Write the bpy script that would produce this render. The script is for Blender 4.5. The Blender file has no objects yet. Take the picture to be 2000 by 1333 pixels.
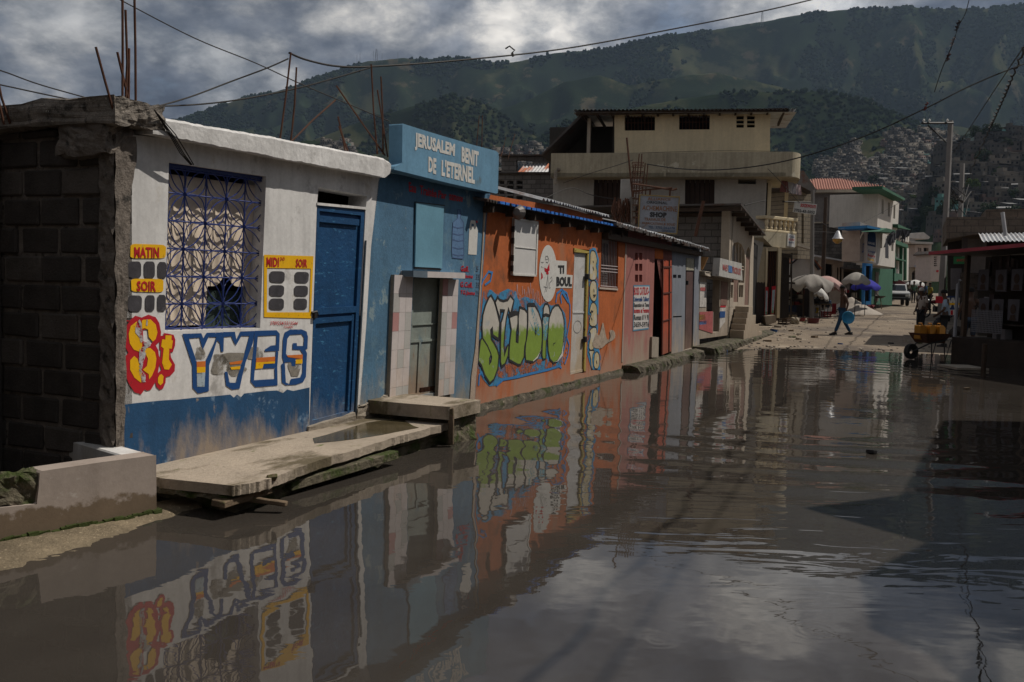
import bpy, math, random
import numpy as np
from mathutils import Vector, Matrix, noise
from mathutils.geometry import tessellate_polygon
R = math.radians
rnd = random.Random(11)
scn = bpy.context.scene
COL = scn.collection
# ------------------------------------------------------------ camera
FPX, HC = 1750.0, 1.6
CAM = Vector((0, 0, HC))
PITCH = math.atan(108.5 / FPX); ROLL = .025
CM = Matrix.Rotation(R(90) - PITCH, 4, 'X') @ Matrix.Rotation(ROLL, 4, 'Z')
cd = bpy.data.cameras.new('camera'); cam = bpy.data.objects.new('camera', cd); COL.objects.link(cam)
cam.matrix_world = Matrix.Translation(CAM) @ CM
cd.sensor_width = 36; cd.lens = FPX / 2000 * 36; cd.clip_end = 20000; cd.clip_start = .05
scn.camera = cam
# ------------------------------------------------------------ sun and sky
SUN_AZ, SUN_EL = 74, 55            # azimuth clockwise from +Y
EXPO = -.55
sd = bpy.data.lights.new('sun', 'SUN'); so = bpy.data.objects.new('sun', sd); COL.objects.link(so)
sd.energy = 5; sd.angle = R(.5); sd.color = (1, .93, .83)
sv = Vector((math.sin(R(SUN_AZ)) * math.cos(R(SUN_EL)), math.cos(R(SUN_AZ)) * math.cos(R(SUN_EL)), math.sin(R(SUN_EL))))
so.rotation_mode = 'QUATERNION'; so.rotation_quaternion = sv.to_track_quat('Z', 'Y'); so.location = (20, 10, 40)
w = bpy.data.worlds.new('World'); scn.world = w; w.use_nodes = True
nt = w.node_tree; N = nt.nodes; L = nt.links; N.clear()
def nn(t, **k):
    n = N.new(t)
    for a, b in k.items(): setattr(n, a, b)
    return n
out = nn('ShaderNodeOutputWorld'); bg = nn('ShaderNodeBackground'); bg.inputs[1].default_value = .1
sky = nn('ShaderNodeTexSky', sky_type='NISHITA', sun_disc=False, sun_elevation=R(SUN_EL), sun_rotation=R(SUN_AZ))
tc = nn('ShaderNodeTexCoord'); sep = nn('ShaderNodeSeparateXYZ'); L.new(tc.outputs['Generated'], sep.inputs[0])
ad = nn('ShaderNodeMath', operation='MAXIMUM'); L.new(sep.outputs[2], ad.inputs[0]); ad.inputs[1].default_value = 0
ad2 = nn('ShaderNodeMath', operation='ADD'); L.new(ad.outputs[0], ad2.inputs[0]); ad2.inputs[1].default_value = .42
dx = nn('ShaderNodeMath', operation='DIVIDE'); L.new(sep.outputs[0], dx.inputs[0]); L.new(ad2.outputs[0], dx.inputs[1])
dy = nn('ShaderNodeMath', operation='DIVIDE'); L.new(sep.outputs[1], dy.inputs[0]); L.new(ad2.outputs[0], dy.inputs[1])
cb = nn('ShaderNodeCombineXYZ'); L.new(dx.outputs[0], cb.inputs[0]); L.new(dy.outputs[0], cb.inputs[1])
def wnoise(sc, det, ro, off, dist=0):
    mp = nn('ShaderNodeMapping'); mp.inputs['Location'].default_value = off; L.new(cb.outputs[0], mp.inputs[0])
    n = nn('ShaderNodeTexNoise'); n.inputs['Scale'].default_value = sc; n.inputs['Detail'].default_value = det
    n.inputs['Roughness'].default_value = ro; n.inputs['Distortion'].default_value = dist; L.new(mp.outputs[0], n.inputs[0]); return n
n1 = wnoise(3.6, 12, .56, (3.6, 1.2, 0), .15); n2 = wnoise(1.6, 3, .5, (8.2, 4.4, 2)); n3 = wnoise(10, 10, .6, (1.2, 7, 4), .2)
def ramp(src, stops):
    r = nn('ShaderNodeValToRGB'); e = r.color_ramp.elements
    while len(e) > 1: e.remove(e[0])
    e[0].position = stops[0][0]; e[0].color = (*stops[0][1], 1)
    for p, c in stops[1:]:
        q = e.new(p); q.color = (*c, 1)
    L.new(src, r.inputs[0]); return r
r1 = ramp(n1.outputs[0], [(.40, (.16, .185, .235)), (.47, (.24, .26, .30)), (.51, (.36, .37, .39)), (.56, (.58, .575, .565)), (.66, (.80, .785, .76))])
r2 = ramp(n2.outputs[0], [(.38, (.62, .67, .75)), (.60, (1.25, 1.22, 1.18))])
r3 = ramp(n3.outputs[0], [(.38, (.66, .69, .74)), (.60, (1.38, 1.36, 1.33))])
mu = nn('ShaderNodeMixRGB', blend_type='MULTIPLY'); mu.inputs[0].default_value = 1; L.new(r1.outputs[0], mu.inputs[1]); L.new(r2.outputs[0], mu.inputs[2])
mu3 = nn('ShaderNodeMixRGB', blend_type='MULTIPLY'); mu3.inputs[0].default_value = 1; L.new(mu.outputs[0], mu3.inputs[1]); L.new(r3.outputs[0], mu3.inputs[2])
mu2 = nn('ShaderNodeMixRGB', blend_type='MULTIPLY'); mu2.inputs[0].default_value = 1; L.new(mu3.outputs[0], mu2.inputs[1]); mu2.inputs[2].default_value = (10, 10, 10, 1)
CLOUD_GAIN = mu2
gap = ramp(n1.outputs[0], [(.28, (.35,) * 3), (.38, (1, 1, 1))])
mx = nn('ShaderNodeMixRGB'); L.new(gap.outputs[0], mx.inputs[0]); L.new(sky.outputs[0], mx.inputs[1]); L.new(mu2.outputs[0], mx.inputs[2])
vd = nn('ShaderNodeVectorMath', operation='DOT_PRODUCT'); L.new(tc.outputs['Generated'], vd.inputs[0]); vd.inputs[1].default_value = Vector((.16, .9, .46)).normalized()
gm = nn('ShaderNodeMapRange', interpolation_type='SMOOTHSTEP'); L.new(vd.outputs['Value'], gm.inputs[0]); gm.inputs[1].default_value = .90; gm.inputs[2].default_value = .995; gm.inputs[3].default_value = .92; gm.inputs[4].default_value = 1.35
gx_ = nn('ShaderNodeVectorMath', operation='SCALE'); L.new(mx.outputs[0], gx_.inputs[0]); L.new(gm.outputs[0], gx_.inputs['Scale'])
L.new(gx_.outputs[0], bg.inputs[0]); L.new(bg.outputs[0], out.inputs[0])
vs = scn.view_settings; vs.view_transform = 'Standard'; vs.look = 'None'; vs.exposure = EXPO; vs.gamma = 1
scn.cycles.max_bounces = 7; scn.cycles.transparent_max_bounces = 12; scn.cycles.volume_bounces = 0
scn.cycles.caustics_reflective = False; scn.cycles.caustics_refractive = False
scn.cycles.sample_clamp_indirect = 4

# ------------------------------------------------------------ projection helpers
C3 = CM.to_3x3()
def ray(x, y): return C3 @ Vector(((x - 1000) / FPX, (666.5 - y) / FPX, -1))
def onz(x, y, z=0):
    d = ray(x, y); return CAM + d * ((z - HC) / d.z)
def aty(x, y, Y):
    d = ray(x, y); return CAM + d * (Y / d.y)
def pxof(p):
    q = C3.transposed() @ (Vector(p) - CAM); return 1000 - q.x / q.z * FPX, 666.5 + q.y / q.z * FPX
class Fr:
    def __init__(s, o, rot):
        s.o = Vector(o); s.rot = rot; s.M = Matrix.Translation(s.o) @ Matrix.Rotation(rot, 4, 'Z'); s.I = s.M.inverted()
        s.c = s.I @ CAM; s.R = s.I.to_3x3()
    def f(s, x, y, t=0):            # plane local y = -t  ->  (x, z)
        d = s.R @ ray(x, y); k = (-t - s.c.y) / d.y; p = s.c + d * k; return (p.x, p.z)
    def F(s, pts, t=0): return [s.f(x, y, t) for x, y in pts]
    def side(s, x, y, s0=0):        # plane local x = s0 -> (y, z)
        d = s.R @ ray(x, y); k = (s0 - s.c.x) / d.x; p = s.c + d * k; return (p.y, p.z)
    def top(s, x, y, z=0):
        d = s.R @ ray(x, y); k = (z - s.c.z) / d.z; p = s.c + d * k; return (p.x, p.y)
    def at(s, x, y, z=0): return s.M @ Vector((x, y, z))
def zc(ox, oy, k): return lambda *p: [(ox + x / k, oy + y / k) for x, y in p]
z1 = zc(0, 180, 3.03); z2 = zc(220, 440, 3.702); z3 = zc(580, 220, 3.3333); z4 = zc(580, 480, 3.3333); z5 = zc(0, 720, 3.03)
z6 = zc(900, 380, 3.331); z7 = zc(1140, 380, 3.508); z8 = zc(600, 760, 5.553)
b1 = zc(960, 180, 3.125); b2 = zc(1200, 360, 4.1667); b3 = zc(1500, 330, 4.4433); b4 = zc(1500, 500, 6.6667); b5 = zc(1750, 380, 3.704); b6 = zc(1500, 180, 3.92)
ga = zc(920, 560, 6.6667); gb = zc(1040, 470, 4.937); gc = zc(340, 630, 7.143); gd = zc(230, 590, 7.017); ge = zc(1240, 370, 13.33)
gf = zc(1860, 450, 5.79); gg = zc(1370, 480, 6.6667); gh = zc(1770, 490, 10.25); gi = zc(1780, 560, 6.6667)

# ------------------------------------------------------------ mesh helpers
EACH = {'painted_number_board', 'painted_yellow_panel', 'stall_post', 'damp_stain', 'painted_orange_band', 'painted_yellow_band', 'rafter', 'balcony_post', 'baluster', 'door_lock', 'shutter_hinge', 'louvre', 'corner_column', 'roof_timber', 'rebar_hoop', 'pierced_panel', 'door_leaf', 'grey_panel', 'doorway', 'flaked_patch', 'mural_letter', 'tag_letter', 'green_trim', 'green_eave', 'blue_trim', 'mural_pale_spray', 'window_louvre', 'fanlight_panel', 'shelf_goods', 'stall_goods', 'hanging_goods', 'window_papers', 'painted_initials_yellow', 'mural_aqua_shade', 'mural_highlight', 'wall_scrawl', 'roof_edge', 'umbrella_rib', 'side_bay', 'banner_red_panel', 'painted_red_bow', 'roof_edge_blue', 'vent_block', 'eyes', 'roof_rib', 'hanging_wire', 'room_lining', 'mural_blue_line', 'painted_line_figure', 'wooden_shutter'}
class MB:
    def __init__(s): s.v = []; s.f = []; s.m = []
    def add(s, vs, fs, mi=0):
        n = len(s.v); s.v += [tuple(q) for q in vs]; s.f += [tuple(i + n for i in f) for f in fs]; s.m += [mi] * len(fs)
    def box(s, x0, x1, y0, y1, z0, z1, mi=0, j=0):
        vs = [(x, y, z) for x in (x0, x1) for y in (y0, y1) for z in (z0, z1)]
        if j: vs = [(a + rnd.uniform(-j, j), b + rnd.uniform(-j, j), c + rnd.uniform(-j, j)) for a, b, c in vs]
        s.add(vs, [(0, 1, 3, 2), (4, 6, 7, 5), (0, 4, 5, 1), (2, 3, 7, 6), (0, 2, 6, 4), (1, 5, 7, 3)], mi)
    def sheet(s, pts, y, holes=(), mi=0):
        loops = [[Vector((a, b, 0)) for a, b in l] for l in [pts] + list(holes)]
        fl = [q for l in loops for q in l]; tr = tessellate_polygon(loops)
        s.add([(q.x, y, q.y) for q in fl], tr, mi)
    def prism(s, pts, y0, y1, holes=(), mi=0, back=True):
        s.sheet(pts, y0, holes, mi)
        if back: s.sheet(pts, y1, holes, mi)
        for l in [pts] + list(holes):
            n = len(l); s.add([(a, y0, b) for a, b in l] + [(a, y1, b) for a, b in l], [(i, (i + 1) % n, (i + 1) % n + n, i + n) for i in range(n)], mi)
    def hsheet(s, pts, z, mi=0):
        tr = tessellate_polygon([[Vector((a, b, 0)) for a, b in pts]]); s.add([(a, b, z) for a, b in pts], tr, mi)
    def hprism(s, pts, z0, z1, mi=0):
        s.hsheet(pts, z0, mi); s.hsheet(pts, z1, mi); n = len(pts)
        s.add([(a, b, z0) for a, b in pts] + [(a, b, z1) for a, b in pts], [(i, (i + 1) % n, (i + 1) % n + n, i + n) for i in range(n)], mi)
    def tube(s, path, r, n=6, mi=0, cap=True):
        P = [Vector(p) for p in path]; rs = r if isinstance(r, (list, tuple)) else [r] * len(P); base = len(s.v); vs = []
        for i, p in enumerate(P):
            t = (P[min(i + 1, len(P) - 1)] - P[max(i - 1, 0)])
            t = t.normalized() if t.length > 1e-9 else Vector((0, 0, 1))
            a = t.cross(Vector((0, 0, 1)) if abs(t.z) < .9 else Vector((1, 0, 0))).normalized(); b = t.cross(a)
            for k in range(n):
                an = 2 * math.pi * k / n; vs.append(p + (a * math.cos(an) + b * math.sin(an)) * rs[i])
        fs = [(i * n + k, i * n + (k + 1) % n, (i + 1) * n + (k + 1) % n, (i + 1) * n + k) for i in range(len(P) - 1) for k in range(n)]
        if cap: fs += [tuple(range(n)), tuple(range((len(P) - 1) * n, len(P) * n))]
        s.add(vs, fs, mi)
    def stroke(s, pts, wd, y, closed=False, mi=0):   # a ribbon painted on a local x-z plane
        P = [Vector((a, b)) for a, b in pts]; n = len(P); vs = []
        for i in range(n):
            a = P[(i - 1) % n] if closed or i else P[i]; b = P[(i + 1) % n] if closed or i < n - 1 else P[i]
            t = b - a; t = t.normalized() if t.length > 1e-9 else Vector((1, 0)); q = Vector((-t.y, t.x)) * wd / 2
            if 0 < i < n - 1 or closed:
                u = (P[i] - a); u = u.normalized() if u.length > 1e-9 else t
                c = max(.45, abs(u.dot(t))); q = q / c
            vs += [(P[i].x + q.x, y, P[i].y + q.y), (P[i].x - q.x, y, P[i].y - q.y)]
        m = n if closed else n - 1
        s.add(vs, [(2 * i, 2 * i + 1, (2 * ((i + 1) % n)) + 1, 2 * ((i + 1) % n)) for i in range(m)], mi)
    def ell(s, c, r, y=None, n=20, mi=0):
        s.sheet([(c[0] + r[0] * math.cos(2 * math.pi * k / n), c[1] + r[1] * math.sin(2 * math.pi * k / n)) for k in range(n)], y, mi=mi)
    def lathe(s, prof, c, n=16, mi=0, axis='z'):
        vs = []
        for r, h in prof:
            for k in range(n):
                a = 2 * math.pi * k / n; x, y = r * math.cos(a), r * math.sin(a)
                vs.append({'z': (c[0] + x, c[1] + y, c[2] + h), 'y': (c[0] + x, c[1] + h, c[2] + y), 'x': (c[0] + h, c[1] + x, c[2] + y)}[axis])
        fs = [(i * n + k, i * n + (k + 1) % n, (i + 1) * n + (k + 1) % n, (i + 1) * n + k) for i in range(len(prof) - 1) for k in range(n)]
        s.add(vs, fs, mi)
    def corr(s, x0, x1, yf, zf, yb, zb, amp=.018, wl=.09, sag=0, mi=0, tilt=0, ny=2, edge=0):
        n = max(4, int(abs(x1 - x0) / wl * 6)); vs = []
        for i in range(n + 1):
            u = i / n; x = x0 + (x1 - x0) * u; h = amp * math.sin(2 * math.pi * x / wl) + tilt * u
            e = edge * noise.noise(Vector((x * 3, yf, 0)))
            for k in range(ny):
                q = k / (ny - 1); vs.append((x, yf + e * (1 - q) + (yb - yf) * q, zf + (zb - zf) * q + h - sag * math.sin(math.pi * q)))
        s.add(vs, [(i * ny + k, (i + 1) * ny + k, (i + 1) * ny + k + 1, i * ny + k + 1) for i in range(n) for k in range(ny - 1)], mi)
    def islands(s):
        par = list(range(len(s.v)))
        def fd(a):
            while par[a] != a: par[a] = par[par[a]]; a = par[a]
            return a
        key = {}
        for i, q in enumerate(s.v):
            kq = (round(q[0], 4), round(q[1], 4), round(q[2], 4))
            if kq in key: par[fd(i)] = fd(key[kq])
            else: key[kq] = i
        for f in s.f:
            for q in f[1:]: par[fd(q)] = fd(f[0])
        g = {}
        for i, f in enumerate(s.f): g.setdefault(fd(f[0]), []).append(i)
        return list(g.values())
    def part(s, fi):
        o = MB(); mp = {}
        for i in fi:
            for q in s.f[i]:
                if q not in mp: mp[q] = len(o.v); o.v.append(s.v[q])
            o.f.append(tuple(mp[q] for q in s.f[i])); o.m.append(s.m[i])
        return o
    def build(s, name, mat, parent=None, frame=None, bev=0, smooth=False):
        cuts = getattr(s, 'cuts', [])
        if len(cuts) > 1 or (cuts and sum(b - a for a, b in cuts) < len(s.f)):
            inn = set(); out = []
            for a, b in cuts: out.append(list(range(a, b))); inn.update(out[-1])
            rest = [i for i in range(len(s.f)) if i not in inn]
            if rest: out += s.part(rest).islands() and [[rest[i] for i in g] for g in s.part(rest).islands()]
            return [s.part(g).build(name, mat, parent, frame, bev, smooth) for g in out][0]
        if name in EACH and not getattr(s, 'one', 0):
            g = s.islands()
            if 1 < len(g) <= 60:
                res = []
                for q in g: p = s.part(q); p.one = 1; res.append(p.build(name, mat, parent, frame, bev, smooth))
                return res[0]
        me = bpy.data.meshes.new(name); me.from_pydata(s.v, [], s.f)
        mats = mat if isinstance(mat, (list, tuple)) else [mat]
        for m in mats: me.materials.append(m)
        if len(mats) > 1: me.polygons.foreach_set('material_index', s.m)
        if smooth: me.polygons.foreach_set('use_smooth', [True] * len(me.polygons))
        me.update(); o = bpy.data.objects.new(name, me); COL.objects.link(o)
        if parent: o.parent = parent
        elif frame: o.matrix_world = frame.M
        if bev:
            b = o.modifiers.new('bevel', 'BEVEL'); b.width = bev; b.segments = 1; b.limit_method = 'ANGLE'; b.angle_limit = R(50)
        return o
def tag(o, label=None, cat=None, group=None, kind=None):
    if label: o['label'] = label
    if cat: o['category'] = cat
    if group: o['group'] = group
    if kind: o['kind'] = kind
    return o
def thing(name, label, cat, fr=None, loc=None, rot=0, group=None):
    o = bpy.data.objects.new(name, None); COL.objects.link(o); o.empty_display_size = .2
    if fr is not None: o.matrix_world = fr.M
    else: o.matrix_world = Matrix.Translation(loc) @ Matrix.Rotation(rot, 4, 'Z')
    return tag(o, label, cat, group)
def disp(o, strength, scale, sub=0):
    """real roughness: subdivide and push vertices with noise"""
    import bmesh
    bm = bmesh.new(); bm.from_mesh(o.data); bmesh.ops.remove_doubles(bm, verts=bm.verts, dist=1e-4)
    if sub: bmesh.ops.subdivide_edges(bm, edges=bm.edges, cuts=sub, use_grid_fill=True)
    bm.normal_update()
    for v in bm.verts:
        q = v.co * scale; n = v.normal
        h = noise.fractal(q, .6, 2.1, 4)
        v.co += n * h * strength + Vector((noise.noise(q + Vector((9, 3, 1))), noise.noise(q + Vector((2, 8, 5))), noise.noise(q + Vector((5, 1, 9))))) * strength * .5
    bm.to_mesh(o.data); bm.free(); return o
_tx = {}
def textmesh(st, bold):
    k = (st, bold)
    if k in _tx: return _tx[k]
    cu = bpy.data.curves.new('lettering', 'FONT'); cu.body = st; cu.offset = bold; cu.resolution_u = 2; cu.space_character = 1.05
    ob = bpy.data.objects.new('lettering', cu); COL.objects.link(ob)
    bpy.context.view_layer.update(); me = ob.evaluated_get(bpy.context.evaluated_depsgraph_get()).to_mesh()
    V = [(v.co.x, v.co.y) for v in me.vertices]; Fc = [tuple(p.vertices) for p in me.polygons]
    bpy.data.objects.remove(ob); bpy.data.curves.remove(cu)
    x0 = min(a for a, b in V); x1 = max(a for a, b in V); y0 = min(b for a, b in V); y1 = max(b for a, b in V)
    _tx[k] = ([((a - x0) / (x1 - x0), (b - y0) / (y1 - y0)) for a, b in V], Fc); return _tx[k]
def bil(q, u, v):                    # q = TL, TR, BR, BL
    return tuple(((1 - u) * q[0][i] + u * q[1][i]) * v + ((1 - u) * q[3][i] + u * q[2][i]) * (1 - v) for i in (0, 1))
def paint(mb, fr, st, quad, t, mi=0, bold=.02):
    V, Fc = textmesh(st, bold); vs = []
    for u, v in V:
        x, y = bil(quad, u, v); a, b = fr.f(x, y, t); vs.append((a, -t, b))
    n0 = len(mb.f); mb.add(vs, Fc, mi); mb.cuts = getattr(mb, 'cuts', []) + [(n0, len(mb.f))]

# ------------------------------------------------------------ materials
def lin(c): c /= 255; return c / 12.92 if c <= .04045 else ((c + .055) / 1.055) ** 2.4
def rgb(r, g, b, k=1): return tuple(min(.9, lin(c) * k) for c in (r, g, b))
KS = 1.5                              # sunlit picture value -> albedo
def A(r, g, b): return rgb(r, g, b, KS)
def mat(name, col, rough=.85, var=.18, vs=2.5, bump=.25, bs=40, spots=(), streak=0, splash=None, metal=0, spec=.3, coord='Object', wear=None, brick=None, zmix=None, emis=None, wave=None):
    m = bpy.data.materials.new(name); m.use_nodes = True; t = m.node_tree; N = t.nodes; L = t.links
    b = N['Principled BSDF']; b.inputs['Roughness'].default_value = rough; b.inputs['Metallic'].default_value = metal; b.inputs['Specular IOR Level'].default_value = spec
    tc = N.new('ShaderNodeTexCoord'); cur = tc.outputs[coord]
    def nz(sc, det=5, ro=.6, mp=None, off=0):
        src = cur
        if mp or off:
            q = N.new('ShaderNodeMapping'); q.inputs['Scale'].default_value = mp or (1, 1, 1); q.inputs['Location'].default_value = (off, off * .7, off * 1.3); L.new(cur, q.inputs[0]); src = q.outputs[0]
        n = N.new('ShaderNodeTexNoise'); n.inputs['Scale'].default_value = sc; n.inputs['Detail'].default_value = det; n.inputs['Roughness'].default_value = ro; L.new(src, n.inputs[0]); return n.outputs[0]
    def mr(src, a, bb, c=0, d=1):
        q = N.new('ShaderNodeMapRange'); q.inputs[1].default_value = a; q.inputs[2].default_value = bb; q.inputs[3].default_value = c; q.inputs[4].default_value = d; L.new(src, q.inputs[0]); return q.outputs[0]
    def mixc(f, a, c, mode='MIX'):
        q = N.new('ShaderNodeMixRGB'); q.blend_type = mode
        if isinstance(f, (int, float)): q.inputs[0].default_value = f
        else: L.new(f, q.inputs[0])
        for i, s_ in ((1, a), (2, c)):
            if isinstance(s_, tuple): q.inputs[i].default_value = (*s_, 1)
            else: L.new(s_, q.inputs[i])
        return q.outputs[0]
    def math_(op, a, c):
        q = N.new('ShaderNodeMath'); q.operation = op
        for i, s_ in ((0, a), (1, c)):
            if isinstance(s_, (int, float)): q.inputs[i].default_value = s_
            else: L.new(s_, q.inputs[i])
        return q.outputs[0]
    c = tuple(col); height = None
    sp = N.new('ShaderNodeSeparateXYZ'); L.new(cur, sp.inputs[0]); X, Y, Zz = sp.outputs
    if brick:
        bw, bh, mort, mcol, v2 = brick[:5]; pl = brick[5] if len(brick) > 5 else 'x'
        cx = N.new('ShaderNodeCombineXYZ'); L.new({'x': X, 'y': Y, 'xy': X}[pl], cx.inputs[0]); L.new(Y if pl == 'xy' else Zz, cx.inputs[1])
        bk = N.new('ShaderNodeTexBrick'); L.new(cx.outputs[0], bk.inputs[0]); bk.inputs['Scale'].default_value = 1; bk.inputs['Brick Width'].default_value = bw; bk.inputs['Row Height'].default_value = bh
        bk.inputs['Mortar Size'].default_value = mort; bk.inputs['Mortar Smooth'].default_value = .3; bk.inputs['Color1'].default_value = (*c, 1); bk.inputs['Color2'].default_value = (*[q * v2 for q in c], 1); bk.inputs['Mortar'].default_value = (*mcol, 1)
        bk.inputs['Bias'].default_value = 0
        c = bk.outputs[0]; height = bk.outputs[1]
    if zmix:                          # colour changes with height (a painted band), edge broken by noise
        for (z0, z1_, c2) in zmix:
            f = mr(math_('ADD', Zz, mr(nz(9, 4), .3, .7, -.05, .05)), z0, z1_, 1, 0); c = mixc(f, c, c2)
    if var:
        c = mixc(1, c, mixc(mr(nz(vs, 6, .65), .3, .7), (1 - var,) * 3, (1 + var * .6,) * 3), 'MULTIPLY')
        c = mixc(1, c, mixc(mr(nz(vs * 14, 4, .7, off=5), .35, .65), (1 - var * .45,) * 3, (1 + var * .3,) * 3), 'MULTIPLY')
    if streak:
        c = mixc(1, c, mixc(mr(nz(1, 5, .6, (9, 9, .7), 2), .4, .68), (1, 1, 1), (1 - streak,) * 3), 'MULTIPLY')
    for i, sct in enumerate(spots):   # (colour, scale, threshold, softness[, stretch])
        sc_, s1, th, wd = sct[:4]; c = mixc(mr(nz(s1, 6, .65, sct[4] if len(sct) > 4 else None, 3.3 * i + 1), th, th + wd), c, tuple(sc_))
    if splash:                        # mud splashed up from the ground: (colour, height, strength)
        f = math_('MULTIPLY', mr(math_('ADD', Zz, mr(nz(3.2, 6, .7, (1, 1, .35), 7), .3, .72, splash[1] * .6, -splash[1] * .75)), splash[1] * .12, splash[1], 1, 0), splash[2]); c = mixc(f, c, tuple(splash[0]))
    if isinstance(c, tuple): b.inputs['Base Color'].default_value = (*c, 1)
    else: L.new(c, b.inputs['Base Color'])
    if bump or height is not None:
        h = nz(bs, 6, .7)
        bp = N.new('ShaderNodeBump'); bp.inputs['Strength'].default_value = min(1, bump * 2); bp.inputs['Distance'].default_value = .012 * max(bump, .1) * 60 / bs if bs > 3 else .1; L.new(h, bp.inputs['Height'])
        if height is not None:
            b2_ = N.new('ShaderNodeBump'); b2_.inputs['Strength'].default_value = .8; b2_.inputs['Distance'].default_value = .012; b2_.invert = True; L.new(height, b2_.inputs['Height']); L.new(b2_.outputs[0], bp.inputs['Normal'])
        L.new(bp.outputs[0], b.inputs['Normal'])
    if wear:                          # flaked paint: (scale, threshold, softness)
        f = mr(nz(wear[0], 7, .72, off=8.5), wear[1], wear[1] + wear[2], 0, wear[3] if len(wear) > 3 else 1)
        tr = N.new('ShaderNodeBsdfTransparent'); ms = N.new('ShaderNodeMixShader'); L.new(f, ms.inputs[0]); L.new(b.outputs[0], ms.inputs[1]); L.new(tr.outputs[0], ms.inputs[2])
        L.new(ms.outputs[0], N['Material Output'].inputs['Surface'])
    return m
MUD = (.30, .235, .17); RUST = (.085, .034, .018); MOSS = (.06, .075, .015)
m_white = mat('white_limewash', (.72, .71, .70), var=.16, vs=2.2, bump=.2, bs=45, streak=.2, spots=[((.42, .36, .27), 1.6, .62, .12), ((.36, .35, .34), 3.2, .60, .10), ((.2, .18, .16), 16, .73, .03)], splash=(MUD, .5, .45))
m_conc = mat('weathered_concrete', (.34, .295, .24), var=.25, vs=2, bump=.6, bs=40, spots=[((.14, .12, .10), 3, .6, .12), ((.42, .38, .32), 7, .64, .06)])
m_rough = mat('rough_mortar', (.20, .17, .145), var=.45, vs=9, bump=.9, bs=30, spots=[((.05, .045, .04), 11, .56, .1)])
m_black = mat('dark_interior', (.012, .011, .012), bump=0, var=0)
m_rust = mat('rusted_steel', RUST, rough=.8, var=.4, vs=12, bump=.3, bs=80)
m_dark = mat('dark_steel', (.02, .02, .022), rough=.5, bump=.1)
m_tan = mat('cable_rubber', (.018, .016, .015), rough=.7, bump=0, var=0)
m_tin = mat('corrugated_tin', (.50, .51, .53), rough=.5, metal=.25, var=.2, vs=1.5, bump=.1, spots=[((.20, .09, .045), 1.7, .55, .14), ((.25, .24, .24), 6, .6, .1)])
m_tind = mat('dark_corrugated_tin', (.09, .08, .075), rough=.6, metal=.3, var=.3, vs=2, bump=.1, spots=[(RUST, 2.5, .52, .15)])
m_wood = mat('weathered_wood', (.16, .115, .075), var=.35, vs=6, bump=.5, bs=30, spots=[(MOSS, 5, .6, .1)])
m_wooddk = mat('dark_wood', (.06, .04, .028), var=.3, vs=6, bump=.4, bs=30)
m_ltr = {k: mat('sign_paint_' + k, v, rough=.6, var=.1, vs=8, bump=0, wear=(26, .6, .1, .8)) for k, v in dict(
    white=(.62, .61, .58), red=A(150, 22, 34), blue=A(22, 58, 105), yellow=A(196, 150, 12), black=(.03, .03, .032), grey=(.20, .2, .2), orange=(.62, .17, .03), green=(.04, .22, .08), lightblue=(.16, .36, .5)).items()}
# ============================================================ ground, water, hills
def sstep(a, b, x):
    x = np.clip((x - a) / (b - a), 0, 1); return x * x * (3 - 2 * x)
_rng = np.random.RandomState(5)
_lat = _rng.rand(64, 64)
def vnoise(x, y):
    xi = np.floor(x).astype(int); yi = np.floor(y).astype(int); fx = x - xi; fy = y - yi; fx = fx * fx * (3 - 2 * fx); fy = fy * fy * (3 - 2 * fy)
    g = lambda a, b: _lat[a % 64, b % 64]
    return (g(xi, yi) * (1 - fx) + g(xi + 1, yi) * fx) * (1 - fy) + (g(xi, yi + 1) * (1 - fx) + g(xi + 1, yi + 1) * fx) * fy
def fbm(x, y, o=5, g=.5):
    s = 0; a = 1; t = 0
    for i in range(o): s = s + a * vnoise(x * 2 ** i + 7.3 * i, y * 2 ** i + 3.1 * i); t += a; a *= g
    return s / t
def gz(x, y):
    x = np.asarray(x, float); y = np.asarray(y, float)
    shore = 25.2 + .9 * (fbm(x * .35, y * .1) - .5) * 2 - .9 * np.exp(-((x - 14) / 2.5) ** 2) - 1.2 * sstep(12.5, 16, x)
    d = y - shore
    h = np.where(d < 0, np.maximum(-.16, d * .035), np.minimum(d * .02, .09 + np.maximum(0, d - 4.5) * .0215)) + .016 * (fbm(x * 1.3, y * 1.3) - .5)
    h = h + .05 * sstep(0, 1, (-5.52 + .4486 * y + 1.1 - x)) * sstep(22, 24.5, y)     # pavement edge on the left
    return np.minimum(h, 2.0 + 0 * y)
def gridmesh(name, xs, ys, zf, mtl, frame=None, smooth=True):
    X, Y = np.meshgrid(xs, ys, indexing='ij'); Z = zf(X, Y); n, m = X.shape
    co = np.stack([X, Y, Z], -1).reshape(-1, 3); idx = np.arange(n * m).reshape(n, m)
    f = np.stack([idx[:-1, :-1], idx[1:, :-1], idx[1:, 1:], idx[:-1, 1:]], -1).reshape(-1, 4)
    return npmesh(name, co, f, mtl, smooth)
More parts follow.
